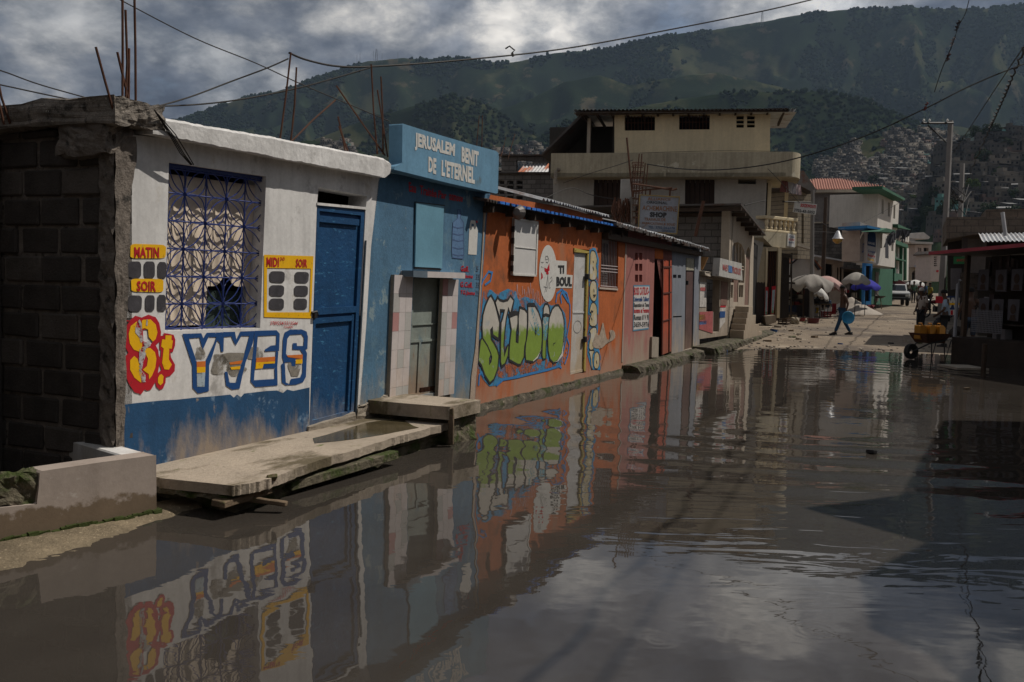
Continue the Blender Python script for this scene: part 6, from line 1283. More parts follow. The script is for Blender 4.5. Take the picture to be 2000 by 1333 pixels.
k = MB(); ez = L0[1]; vs = [(L0[0] - 1, -.6, ez), (R0[0] + .4, -.6, ez), (R0[0] + 1, 7, ez), (L0[0] - 1, 7, ez), (AP[0] - 1.5, 3.2, AP[1]), (AP[0] + .2, 3.2, AP[1])]
k.add(vs, [(0, 1, 5, 4), (1, 2, 5), (2, 3, 4, 5), (3, 0, 4)])
k.build('roof', mat('terracotta_sheet_roof', (.36, .155, .115), rough=.7, var=.15, vs=.5, bump=.6, bs=9), red_h)
k = MB(); n = 34
for i in range(n):
    u = i / (n - 1); xb_ = L0[0] - 1 + (R0[0] + 1.4 - L0[0]) * u; xt = min(max(xb_, AP[0] - 1.5), AP[0] + .2); f_ = 1 - abs(xt - xb_) / (R0[0] - AP[0] + 1); ze = ez + (AP[1] - ez) * f_; ye = -.6 + 3.8 * f_
    k.tube([(xb_, -.6, ez + .03), (xb_ + (0 if 1 else 0), ye, ze + .03)], .045, 4)
k.build('roof_rib', mat('terracotta_rib', (.40, .18, .13), rough=.7), red_h)
k = MB(); k.box(L0[0] - 1, R0[0] + .4, -.62, 6.9, ez - .2, ez - .01); k.build('roof_soffit', m_conc, red_h)
k = MB(); paint(k, fH, 'BAZ', b3((760, 305), (830, 320), (828, 345), (758, 330)), .03, bold=0); paint(k, fH, 'JWOZ', b3((790, 355), (890, 365), (885, 385), (788, 372)), .03, bold=0); k.build('wall_scrawl', m_ltr['black'], red_h)
# laundry and plastic on the coping
for (x, y, r_, c, lb) in ((765, 450, .55, (.03, .06, .30), 'bright blue plastic sheet bundled on the dark block wall'), (915, 480, .42, (.18, .12, .13), 'pinkish bundle of cloth on the blue awning')):
    o = MB(); p = fH.f(*b3((x, y))[0], 1.0); v, f = ico(); o.add([(p[0] + a[0] * r_, -1.0 + a[1] * r_ * .6, p[1] + a[2] * r_ * .7) for a in v], [tuple(q) for q in f]); o = o.build('cloth_bundle', mat('bundle_cloth', c, bump=.2), None, fH); disp(o, .12, 3, 3); tag(o, lb, 'bundle')
# white and green shop building (lit face along the street)
fW = Fr((fH.o.x, fH.o.y, 0), R(59))
def FW(x, y, t=0): return fW.f(x, y, t)
shop = thing('white_green_building', 'white two-storey shop building with green awnings and green ground floor', 'building', fW)
k = MB(); X0(k, fW, b3((960, 215), (1020, 225), (1138, 300), (1130, 470), (1118, 545), (948, 505)), 0, -3, [b3((987, 262), (1006, 268), (1003, 395), (985, 388)), b3((1043, 290), (1061, 296), (1057, 418), (1040, 412)), b3((1090, 312), (1106, 318), (1103, 435), (1087, 430))]); k.build('upper_wall', m_wht, shop)
k = MB(); X0(k, fW, b3((975, 240), (1125, 300), (1120, 480), (970, 470)), -.25, -.3); k.build('window_backing', m_black, shop)
k = MB(); a, b_ = FW(*b3((1015, 180))[0], .8), FW(*b3((1195, 275))[0], .8)
k.prism([(a[0] - .6, a[1] - .02), (b_[0], b_[1] - .02), (b_[0], b_[1] + .15), (a[0] - .6, a[1] + .15)], -.75, 1); k.build('green_eave', m_grn, shop)
# projecting lower storey: sign panels + white wall, t = 1
tL = 1.1
k = MB(); X0(k, fW, b3((945, 548), (1108, 590), (1100, 858), (940, 835)), tL, 0, [b3((975, 562), (993, 566), (990, 690), (972, 688)), b3((1072, 605), (1090, 610), (1088, 715), (1070, 712))]); k.build('lower_wall', m_wht, shop)
k = MB(); X0(k, fW, b3((960, 555), (1100, 600), (1095, 730), (955, 720)), tL - .2, tL - .25); k.build('window_backing', m_black, shop)
k = MB(); X0(k, fW, b3((905, 862), (1085, 872), (1075, 1185), (895, 1175)), .2, -.5); k.build('ground_floor_wall', m_grn, shop)
k = MB(); X0(k, fW, b3((935, 895), (962, 898), (958, 1150), (930, 1150)), .25, .2); k.build('shutter', mat('dull_shutter', (.15, .13, .12)), shop)
fW2 = Fr(fW.at(FW(*b3((862, 600))[0], tL)[0], -tL, 0), R(30))
sp_ = bpy.data.objects.new('sign_bay', None); COL.objects.link(sp_); sp_.parent = shop; sp_.matrix_local = fW.I @ fW2.M
k = MB(); X0(k, fW2, b3((862, 542), (942, 548), (937, 818), (855, 805)), 0, -1.2); k.build('bay_wall', m_wht, sp_)
k = MB(); q = b3((868, 575), (880, 550), (905, 545), (930, 560), (936, 600), (934, 680), (866, 665)); X0(k, fW2, q, .02, 0); pn = k.build('blue_panel', mat('navy_panel', (.03, .07, .16), bump=0), sp_)
k = MB(); paint(k, fW2, 'BANK', b3((872, 632), (930, 642), (929, 665), (871, 652)), .03); k.build('panel_lettering', m_ltr['white'], pn)
k = MB(); paint(k, fW2, 'Coupe', b3((868, 700), (930, 712), (928, 740), (866, 728)), .02); k.build('bay_blue_lettering', m_ltr['blue'], sp_)
k = MB(); paint(k, fW2, 'Beaute', b3((868, 735), (930, 748), (928, 772), (866, 758)), .02); k.build('bay_red_lettering', m_ltr['red'], sp_)
k = MB(); paint(k, fW2, 'Pouvwa', b3((866, 768), (922, 780), (920, 805), (864, 795)), .02); k.build('bay_yellow_lettering', m_ltr['yellow'], sp_)
k = MB(); X0(k, fW2, b3((862, 490), (975, 515), (975, 530), (862, 515)), .9, -1); k.build('blue_awning', m_blu, sp_)
k = MB(); X0(k, fW2, b3((800, 462), (862, 485), (855, 808), (796, 802)), -.2, -1.4); k.build('beige_wall', mat('beige_wall', (.42, .36, .30), var=.15, bump=.1), sp_)
k = MB(); paint(k, fW2, 'LOTO', b3((820, 640), (848, 645), (846, 735), (816, 730)), -.18); k.build('beige_wall_lettering', m_ltr['blue'], sp_)
k = MB(); X0(k, fW2, b3((838, 818), (908, 825), (895, 1180), (830, 1180)), .1, -.05, [b3((850, 840), (893, 845), (886, 1150), (846, 1150))]); X0(k, fW2, b3((848, 838), (895, 843), (888, 1160), (846, 1160)), .0, -.05, mi=1); k.build('blue_doorway', [m_blu, m_black], sp_)
for a in (((965, 545), (1030, 515), (1140, 545), (1130, 560)),):
    k = MB(); X0(k, fW, b3(*a), 2.0, tL); k.build('green_awning', m_grn, shop)
# next white-green building further on
fW3 = Fr((aty(1757, 600, 74).x, 74, 0), R(62))
s2 = thing('green_trimmed_building', 'narrow white building with green trim and rows of small windows beyond the white shop', 'building', fW3)
hl = [b3((1113, 675), (1130, 678), (1128, 765), (1111, 762)), b3((1140, 680), (1158, 684), (1156, 768), (1138, 766)), b3((1175, 690), (1192, 694), (1190, 775), (1173, 772)), b3((1112, 800), (1128, 803), (1126, 870), (1110, 868)), b3((1138, 806), (1155, 809), (1153, 875), (1136, 872))]
k = MB(); X0(k, fW3, b3((1105, 640), (1222, 690), (1218, 975), (1098, 975)), 0, -4, hl); k.build('wall', m_wht, s2)
k = MB(); X0(k, fW3, b3((1103, 660), (1215, 700), (1210, 975), (1100, 972)), -.3, -.35); k.build('window_backing', m_black, s2)
k = MB()
for q in (((1100, 610), (1215, 660), (1218, 690), (1105, 650)), ((1108, 775), (1200, 795), (1200, 805), (1108, 785)), ((1098, 905), (1168, 915), (1166, 975), (1096, 975))): X0(k, fW3, b3(*q), .5, 0)
for x in (1105, 1165, 1200): X0(k, fW3, b3((x, 660), (x + 7, 662), (x + 4, 970), (x - 3, 970)), .2, 0)
k.build('green_trim', m_grn, s2)
k = MB(); X0(k, fW3, b3((1128, 480), (1240, 530), (1240, 545), (1180, 520), (1130, 510)), .6, -2); k.build('upper_green_eave', m_grn, s2)
k = MB(); X0(k, fW3, b3((1145, 520), (1225, 540), (1225, 640), (1145, 620)), -2, -4); k.build('upper_wall', m_wht, s2)
# hanging black banner / cloth string
k = MB(); r_ = random.Random(4)
for i in range(26):
    u = i / 25; x = 1030 + 190 * u; y = 585 - 30 * math.sin(u * 3) - 50 * u; p = FW(*b3((x, y))[0], 2.6); k.add([(p[0], -2.6, p[1]), (p[0] + .35, -2.6 + r_.uniform(-.2, .2), p[1]), (p[0] + .3, -2.6, p[1] - r_.uniform(.3, .8)), (p[0] + .02, -2.6 + r_.uniform(-.2, .2), p[1] - r_.uniform(.3, .7))], [(0, 1, 2, 3)])
for i in range(8):
    p = FW(*b3((1022, 590 + i * 14))[0], 2.6); k.add([(p[0], -2.6, p[1]), (p[0] + .9, -2.5, p[1] - .05), (p[0] + .8, -2.65, p[1] - .5), (p[0] - .05, -2.6, p[1] - .5)], [(0, 1, 2, 3)])
o = k.build('black_bunting', mat('black_bunting', (.05, .05, .06), bump=0), None, fW); tag(o, 'drooping string of black and white bunting in front of the white shop wall', 'bunting')
# white gable-ended house
fN = FY(1550, 46, -4)
gab = thing('gabled_house', 'small white gable-ended house behind the market umbrellas', 'house', fN)
k = MB(); X0(k, fN, b3((215, 1100), (215, 825), (328, 722), (440, 862), (440, 1100)), 0, -5); k.build('wall', mat('gable_white', (.44, .43, .41), var=.1, bump=.1), gab)
k = MB(); X0(k, fN, b3((205, 835), (205, 815), (328, 706), (455, 868), (445, 880), (328, 727)), .25, 0); k.build('verge_board', m_dark, gab)
k = MB(); pts = fN.F(b3((205, 812), (328, 704), (328, 712), (212, 822))); k.prism(pts, -.25, 6); pts = fN.F(b3((328, 704), (458, 866), (450, 875), (328, 712))); k.prism(pts, -.25, 6); k.build('roof', mat('rusty_red_roof', (.20, .07, .035), var=.3), gab)
# low stone shop with tin roof right of the gable
fM = FY(1612, 55, -10)
st = thing('low_stone_shop', 'low beige shop with grilled openings under a dark lean-to roof, behind the umbrellas', 'shop', fM)
k = MB(); X0(k, fM, b3((480, 770), (655, 808), (650, 1250), (470, 1250)), 0, -2, [b3((498, 822), (560, 830), (560, 945), (495, 945)), b3((600, 855), (612, 858), (610, 970), (598, 970)), b3((625, 860), (640, 863), (638, 1000), (622, 1000))]); k.build('wall', mat('beige_stone', (.38, .31, .25), var=.2, bump=.2), st)
k = MB(); X0(k, fM, b3((490, 815), (655, 850), (650, 1000), (490, 1000)), -.4, -.45); k.build('window_backing', m_black, st)
k = MB(); X0(k, fM, b3((400, 745), (670, 795), (670, 805), (400, 760)), 1, -3); k.build('roof', m_tin, st)
k = MB(); X0(k, fM, b3((655, 850), (850, 885), (850, 895), (655, 862)), 1.2, -3); X0(k, fM, b3((655, 860), (850, 890), (850, 1200), (655, 1200)), -3, -3.2); k.build('dark_annexe', m_tind, st)
# ------------------------------------------------------------ far end of the street: pink-white house, etc.
fP = FY(1790, 105, 40); fP = FY(1790, 105, 8)
fh = thing('far_balcony_house', 'pale pink house with arched ground floor and blue-edged balcony at the end of the street', 'house', fP)
m_fp = mat('far_pale_pink', (.48, .41, .38), var=.12, bump=.05)
k = MB(); X0(k, fP, gh((180, -120), (510, -120), (500, 0), (485, 350), (180, 330)), .8, -3, [gh((235, -60), (265, -60), (265, 45), (235, 40)), gh((275, -55), (305, -55), (305, 45), (275, 45)), gh((350, -60), (450, -55), (440, 210), (345, 190))]); k.build('upper_wall', m_fp, fh)
k = MB(); X0(k, fP, gh((200, -100), (480, -100), (470, 250), (200, 240)), .3, .25); k.build('window_backing', m_black, fh)
k = MB(); X0(k, fP, gh((60, 330), (520, 370), (500, 700), (80, 700)), 0, -1, [gh((115, 700), (115, 450), (150, 400), (200, 400), (230, 450), (232, 700)), gh((265, 700), (265, 450), (300, 405), (350, 405), (385, 460), (385, 700))]); k.build('arcade', m_conc, fh)
k = MB(); X0(k, fP, gh((60, 380), (520, 380), (500, 700), (80, 700)), -.8, -.9); k.build('arcade_backing', m_black, fh)
k = MB(); X0(k, fP, gh((180, 295), (480, 325), (480, 355), (180, 325)), .9, .8); X0(k, fP, gh((400, 220), (475, 225), (475, 300), (400, 295)), .9, .8); X0(k, fP, gh((205, 130), (228, 130), (228, 270), (205, 268)), .9, .8); k.build('blue_trim', m_blu, fh)
k = MB(); X0(k, fP, gh((80, -190), (540, -170), (540, -130), (100, -140)), 1.4, -3); X0(k, fP, gh((-30, -330), (350, -370), (480, -270), (450, -230), (0, -250)), -2, -6, mi=0); k.build('roof', mat('far_pale_roof', (.45, .43, .41), bump=0), fh)
k = MB(); X0(k, fP, gh((50, -230), (180, -230), (180, 320), (60, 330)), -1, -4); k.build('shadow_wall', m_stone, fh)
fP2 = FY(1822, 90, 4); k = MB(); f2 = thing('narrow_vented_house', 'narrow pinkish house with small square vents left of the dark wall', 'house', fP2)
X0(k, fP2, gh((500, 80), (560, 20), (690, 60), (650, 620), (485, 610)), 0, -3, [gh((555 + 0, 120 + i * 42), (615, 120 + i * 42), (615, 142 + i * 42), (555, 142 + i * 42)) for i in range(5)]); k.build('wall', m_fp, f2)
k = MB(); X0(k, fP2, gh((540, 100), (630, 100), (630, 330), (540, 330)), -.3, -.35); k.build('vent_backing', m_black, f2)
k = MB(); X0(k, fP2, gh((605, 390), (650, 390), (645, 430), (603, 430)), .03, 0); k.build('painted_mark', m_ltr['red'], f2)
k = MB(); X0(k, fP2, gh((490, 60), (560, 0), (700, 40), (700, 62), (560, 25), (495, 85)), .4, -3); k.build('roof', m_tind, f2)
# ============================================================ the right side: dark stalls, block wall, persons' backdrop
fR = Fr((aty(1845, 600, 29).x, 29, 0), -R(24.2))
rb = thing('unfinished_block_building', 'unfinished block building with a deep concrete edge beam above the poster stall', 'building', fR)
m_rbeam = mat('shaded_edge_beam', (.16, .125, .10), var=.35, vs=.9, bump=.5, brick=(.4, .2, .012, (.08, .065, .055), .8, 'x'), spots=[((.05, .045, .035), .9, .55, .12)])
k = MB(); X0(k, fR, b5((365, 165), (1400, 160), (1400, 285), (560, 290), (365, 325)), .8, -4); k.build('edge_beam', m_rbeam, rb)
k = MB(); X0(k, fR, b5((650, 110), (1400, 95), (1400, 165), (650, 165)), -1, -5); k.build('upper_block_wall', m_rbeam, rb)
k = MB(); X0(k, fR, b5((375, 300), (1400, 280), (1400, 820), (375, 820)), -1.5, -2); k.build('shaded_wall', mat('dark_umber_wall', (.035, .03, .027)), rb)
k = MB(); X0(k, fR, b5((480, 315), (520, 315), (520, 450), (480, 450)), 0, -.4); X0(k, fR, b5((398, 535), (475, 535), (472, 680), (398, 690)), -.2, -.5); k.build('grey_panel', mat('grey_panel', (.15, .14, .15)), rb)
k = MB(); a = fR.f(*b5((520, 320))[0]); b_ = fR.f(*b5((620, 570))[0])
for i in range(9): x = a[0] + (b_[0] - a[0]) * i / 8; k.box(x, x + .09, 0, .05, b_[1], a[1])
k.build('slatted_screen', mat('slat_grey', (.24, .21, .20)), rb)
k = MB(); X0(k, fR, b5((472, 565), (590, 570), (590, 760), (465, 770)), .3, -.2); k.build('block_pier', mat('dark_pier', (.07, .055, .045), brick=(.4, .2, .012, (.03, .026, .022), .8, 'x')), rb)
k = MB(); a, b_ = fR.f(*b5((420, 450))[0], .5), fR.f(*b5((500, 450))[0], .5); X0(k, fR, b5((418, 450), (500, 452), (500, 503), (416, 503)), .5, .4); sg = k.build('green_signboard', mat('green_board', (.03, .16, .06), bump=0), rb)
k = MB(); paint(k, fR, 'BANCO', b5((440, 468), (497, 466), (497, 485), (440, 486)), .51); k.build('signboard_lettering', m_ltr['red'], sg)
k = MB(); X0(k, fR, b5((350, 735), (462, 735), (455, 880), (345, 880)), .1, 0); bn = k.build('painted_banner', mat('navy_banner', (.03, .05, .13), bump=0), rb)
k = MB(); paint(k, fR, 'VVI', b5((372, 748), (460, 748), (456, 820), (370, 820)), .12, bold=.09); X0(k, fR, b5((372, 835), (455, 835), (452, 875), (372, 875)), .12, .11); k.build('banner_white_lettering', m_ltr['white'], bn)
k = MB(); X0(k, fR, b5((372, 786), (458, 786), (458, 800), (372, 800)), .13, .125); k.build('banner_yellow_band', m_ltr['yellow'], bn)
k = MB(); X0(k, fR, b5((287, 735), (345, 740), (340, 790), (285, 785)), .5, .45); X0(k, fR, b5((395, 840), (412, 838), (412, 872), (395, 872)), .14, .13); k.build('banner_red_panel', m_ltr['red'], bn)
# right rows continuing down the street: simple houses standing in their own shade
fR2 = Fr((fR.o.x + 3.2, 33, 0), R(65.8)); k = MB(); rr = thing('shaded_street_row', 'low shaded concrete house front behind the wheelbarrow and motorbike', 'building', fR2)
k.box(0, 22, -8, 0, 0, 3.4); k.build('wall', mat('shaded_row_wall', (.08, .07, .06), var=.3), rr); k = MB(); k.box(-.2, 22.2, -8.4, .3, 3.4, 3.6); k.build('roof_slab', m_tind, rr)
k = MB()
for i in range(5): k.box(1.5 + i * 4, 2.6 + i * 4, -.01, .05, .2, 2.3)
k.build('doorway', m_black, rr)
# poster stall
fT = Fr((11.1, 23.0, 0), -R(80))
stl = thing('poster_stall', 'dark wooden stall with a red-edged roof and rows of portrait posters', 'stall', fT)
m_dkw = mat('stall_wood', (.035, .025, .02), var=.4, vs=3, bump=.3)
k = MB(); a = fT.f(1895, 500); b_ = fT.f(2010, 484); zt = a[1]; LN = 11.0
k.box(a[0], LN, -.2, 3.0, .5, .62); k.box(a[0], LN, -.3, -.15, -.3, .6); k.box(a[0] - .1, a[0], -.3, 3, -.3, .6); k.build('deck', m_dkw, stl)
k = MB(); k.prism([(a[0] - .3, zt), (LN, zt + .25), (LN, zt + .31), (a[0] - .3, zt + .06)], -.9, 3); k.build('roof', m_tind, stl)
k = MB(); k.prism([(a[0] - .3, zt + .0), (LN, zt + .25), (LN, zt + .34), (a[0] - .3, zt + .08)], -.93, -.9); k.build('red_roof_edge', mat('red_tarpaulin_edge', (.30, .035, .05), rough=.5), stl)
k = MB()
for x in (a[0], a[0] + 2.2, a[0] + 4.6, a[0] + 7): k.box(x, x + .1, -.15, -.05, .5, zt)
k.build('stall_post', mat('brown_post', (.10, .07, .05)), stl)
k = MB(); k.box(a[0] + .12, LN, .5, .55, .6, zt)
for z in (.95, 1.35, 1.8, 2.1): k.box(a[0] + .1, LN, .1, .5, z, z + .04)
k.build('shelving', m_dkw, stl)
k = MB(); xx = a[0] + .5
m_pst = mat('portrait_poster', (.085, .08, .09), bump=0, var=.2); m_skin2 = mat('poster_face', (.05, .03, .022), bump=0)
pst = MB(); fc = MB(); i = 0
for rowz, n, x00 in ((zt - .85, 9, .35), (zt - 1.55, 8, .35)):
    for i in range(n):
        x = a[0] + x00 + i * .53 + (.25 if i > 2 else 0) + rnd.uniform(-.05, .05); dz_ = rnd.uniform(-.05, .04); pm = MB(); pm.box(x, x + .36, .02, .03, rowz + dz_, rowz + .5 + dz_ * .4, j=.012); o = pm.build('poster', m_pst, stl); fcm = MB(); fcm.ell((x + .18, rowz + .28), (.09, .12), .012, 10); fcm.sheet([(x + .07, rowz + .02), (x + .29, rowz + .02), (x + .25, rowz + .15), (x + .11, rowz + .15)], .014); fcm.build('portrait', m_skin2, o)
k = MB(); r_ = random.Random(16)
for i in range(40):
    x = a[0] + .2 + r_.random() * 6; z = zt - r_.uniform(.0, .3); l_ = r_.uniform(.1, .5); yy = r_.uniform(.1, .6); k.box(x, x + r_.uniform(.03, .14), yy, yy + .05, z - l_, z, j=.02)
k.build('hanging_goods', mat('hanging_goods_dark', (.07, .05, .045), bump=0, var=.8, vs=3), stl)
k = MB(); k.one = 1; x0_ = a[0] + .2
for i in range(22): k.box(x0_ + i * .05, x0_ + i * .05 + .012, -.02, -.01, .75, 1.3); 
for i in range(11): k.box(x0_, x0_ + 1.06, -.025, -.012, .75 + i * .05, .762 + i * .05)
k.build('wire_mesh_panel', mat('wire_mesh', (.22, .22, .24), bump=0), stl)
k = MB(); k.tube([(a[0] - .12, -.22, .5), (a[0] - .1, -.22, 1.9), (a[0] - .03, -.22, zt - .6)], .045, 6); k.build('white_pipe', mat('white_pipe', (.35, .36, .4), rough=.4), stl)
k = MB(); r_ = random.Random(6)
for i in range(30):
    x = a[0] + .3 + r_.random() * 5; z = r_.choice((.99, 1.39, .62)); w_ = r_.uniform(.08, .2); k.box(x, x + w_, .15, .35, z, z + r_.uniform(.1, .28), mi=r_.randrange(4))
k.build('shelf_goods', [mat('goods_dark', (.06, .04, .04), bump=0), mat('goods_blue', (.04, .07, .18), bump=0), mat('goods_pale', (.22, .21, .22), bump=0), mat('goods_orange', (.2, .07, .03), bump=0)], stl)
# corrugated roof piece above the stall
k = MB(); q0 = fR.f(1918, 472, 3.0); k.corr(q0[0], q0[0] + 6, -3.0, q0[1], -1, q0[1] + .35, amp=.022, wl=.11, ny=3, tilt=.1); o = k.build('tin_canopy', m_tin, None, fR); tag(o, 'pale corrugated tin canopy above the red-edged stall roof', 'canopy')
k = MB(); p = aty(1964, 461, 24); k.tube([p, tuple(aty(1958, 415, 24))], .05, 6); o = k.build('white_pole', mat('white_pole', (.5, .5, .52))); tag(o, 'short white pole standing on the tin canopy at the right', 'pole')
# posts rising from the water by the stall
for x, y0, y1, lb in ((1920, 735, 672, 'dark post standing in the water before the stall deck'), (1951, 706, 690, 'short metal stand-pipe poking out of the water by the stall')):
    b_ = onz(x, y0, 0); H = aty(x, y1, b_.y).z; k = MB(); k.tube([(0, 0, -.2), (0, 0, H)], .05 if y1 < 680 else .03, 7)
    if y1 > 680: k.box(-.12, .12, -.03, .03, H - .02, H + .02); k.lathe([(.0, 0), (.05, 0), (.05, .05), (0, .05)], (0, 0, H * .45), 8)
    o = k.build('water_post', m_wooddk if y1 < 680 else m_conc); o.location = b_; tag(o, lb, 'post')
# flat-roofed neighbour just off the right edge: its shade falls on the water
Hh = 5.0; ov = Vector((Hh * .673, Hh * .193))
RP = [(2.2, 6.59), (3.15, 7.1), (5.6, 11.5), (10, 11.7), (12, 11.7), (12, -1), (1.9, -1), (1.9, 3.9), (1.75, 4.2), (2.0, 5.0), (2.72, 5.73)]
fO = Fr((9.6, 4, 0), 0); nb = thing('neighbouring_flat_roofed_house', 'tall flat-roofed house just outside the right edge, shading the water', 'house', fO)
k = MB(); k.hprism([(x + ov.x - 9.6, y + ov.y - 4) for x, y in RP], Hh - .12, Hh); k.build('roof_slab', m_conc, nb)
k = MB(); k.box(-1.6, 6, -8, 7, -.2, Hh - .12); k.build('wall', m_pale, nb)
k = MB(); k.box(-1.65, -1.55, -1, 0, .3, 2.4); k.box(-1.65, -1.55, 3, 4.4, 1.2, 2.4); k.build('door', m_brown, nb)
# narrow block house squeezed beside the cream house, and the grilled house behind it
fZ = FY(1565, 43, 30); nz_h = thing('narrow_block_house', 'narrow unrendered block house with a dark sagging roof squeezed beside the cream house', 'house', fZ)
k = MB(); X0(k, fZ, b1((1868, 560), (1962, 590), (1962, 1020), (1868, 1020)), 0, -3, [b1((1892, 740), (1906, 745), (1906, 925), (1892, 925))]); k.build('wall', mat('narrow_block_wall', (.33, .28, .21), var=.2, bump=.3, brick=(.4, .2, .014, (.12, .1, .08), .8, 'x')), nz_h)
k = MB(); X0(k, fZ, b1((1870, 480), (1905, 480), (1985, 600), (1975, 620), (1890, 575), (1870, 575)), .5, -3); k.build('roof', m_tind, nz_h)
k = MB(); X0(k, fZ, b1((1870, 925), (1970, 955), (1968, 968), (1868, 940)), .5, .3); k.build('timber', m_conc, nz_h)
fZ2 = FY(1580, 70, -5); gh2 = thing('grilled_dark_house', 'dark house with shuttered openings seen between the cream house and the red roof', 'house', fZ2)
k = MB(); X0(k, fZ2, [(1545, 372), (1640, 372), (1640, 640), (1545, 640)], 0, -4, [[(1588, 398), (1602, 398), (1602, 420), (1588, 420)]]); k.build('wall', m_stone, gh2)
k = MB(); X0(k, fZ2, [(1580, 390), (1610, 390), (1610, 430), (1580, 430)], -.3, -.4); k.build('window_backing', m_black, gh2)
# unseen houses added round the camera to block sky light and deepen the shade
for (x, y, rot, w_, d_, h_, lb) in ((-9.5, -6.5, 24, 9, 9, 7.5, 'unseen tall plain house added for shade behind the left of the viewpoint'), (1, -14, 0, 16, 7, 8.5, 'unseen three-storey house added for shade behind the viewpoint'), (-13, 6.5, 24, 7, 6, 6, 'unseen house added for shade left of the block flank')):
    t_ = thing('unseen_shade_house', lb, 'house', loc=(x, y, 0), rot=-R(rot)); k = MB(); k.box(-w_ / 2, w_ / 2, -d_ / 2, d_ / 2, -.2, h_); k.build('wall', m_stone, t_)
    k = MB(); k.box(-w_ / 2 - .4, w_ / 2 + .4, -d_ / 2 - .4, d_ / 2 + .4, h_, h_ + .2); k.build('roof_slab', m_conc, t_)
    k = MB()
    for i in range(3):
        for s in range(int(h_ / 3)):
            for sg in (-1, 1): k.box(-w_ / 3 + i * w_ / 3 - .5, -w_ / 3 + i * w_ / 3 + .5, sg * d_ / 2 - .03, sg * d_ / 2 + .03, 1 + s * 3, 2.2 + s * 3)
    for g in k.islands(): k.part(g).build('window', m_black, t_)
# ============================================================ people
def gpt(x, y):
    d = ray(x, y); d = d / d.y; ys = np.arange(5, 110, .1); g = gz(d.x * ys, ys); k_ = np.argmax(HC + d.z * ys <= g); Y = ys[k_] if (HC + d.z * ys <= g).any() else 60.
    return Vector((d.x * Y, Y, float(g[k_])))
def skinmesh(name, V, E, Rr, mtl, parent, root=0, sub=2):
    me = bpy.data.meshes.new(name); me.from_pydata(V, E, []); me.materials.append(mtl); o = bpy.data.objects.new(name, me); COL.objects.link(o); o.parent = parent
    s = o.modifiers.new('skin', 'SKIN'); s.use_smooth_shade = True
    for i, r_ in enumerate(Rr):
        d = me.skin_vertices[0].data[i]; d.radius = r_ if isinstance(r_, tuple) else (r_, r_); d.use_root = (i == root)
    b = o.modifiers.new('sub', 'SUBSURF'); b.levels = sub; b.render_levels = sub; return o
m_skin = mat('dark_skin', (.075, .04, .026), rough=.5, var=.1, bump=0); m_hair = mat('black_hair', (.01, .009, .008), rough=.9, bump=.3, bs=200); m_shoe = mat('dark_shoe', (.02, .018, .018), rough=.6, bump=0); m_eye = mat('eye_white', (.4, .38, .35), bump=0, var=0)
STAND = dict(pel=(0, 0, .95), sp=(0, 0, 1.14), ch=(0, 0, 1.34), nk=(.01, 0, 1.49), hb=(.03, 0, 1.58), hd=(.035, 0, 1.67), sl=(0, .17, 1.42), el=(-.03, .24, 1.14), wl=(.06, .25, .90), sr=(0, -.17, 1.42), er=(-.03, -.24, 1.14), wr=(.06, -.25, .90), hl=(0, .09, .90), kl=(.03, .10, .49), al=(-.01, .10, .08), hr=(0, -.09, .90), kr=(.03, -.10, .49), ar=(-.01, -.10, .08))
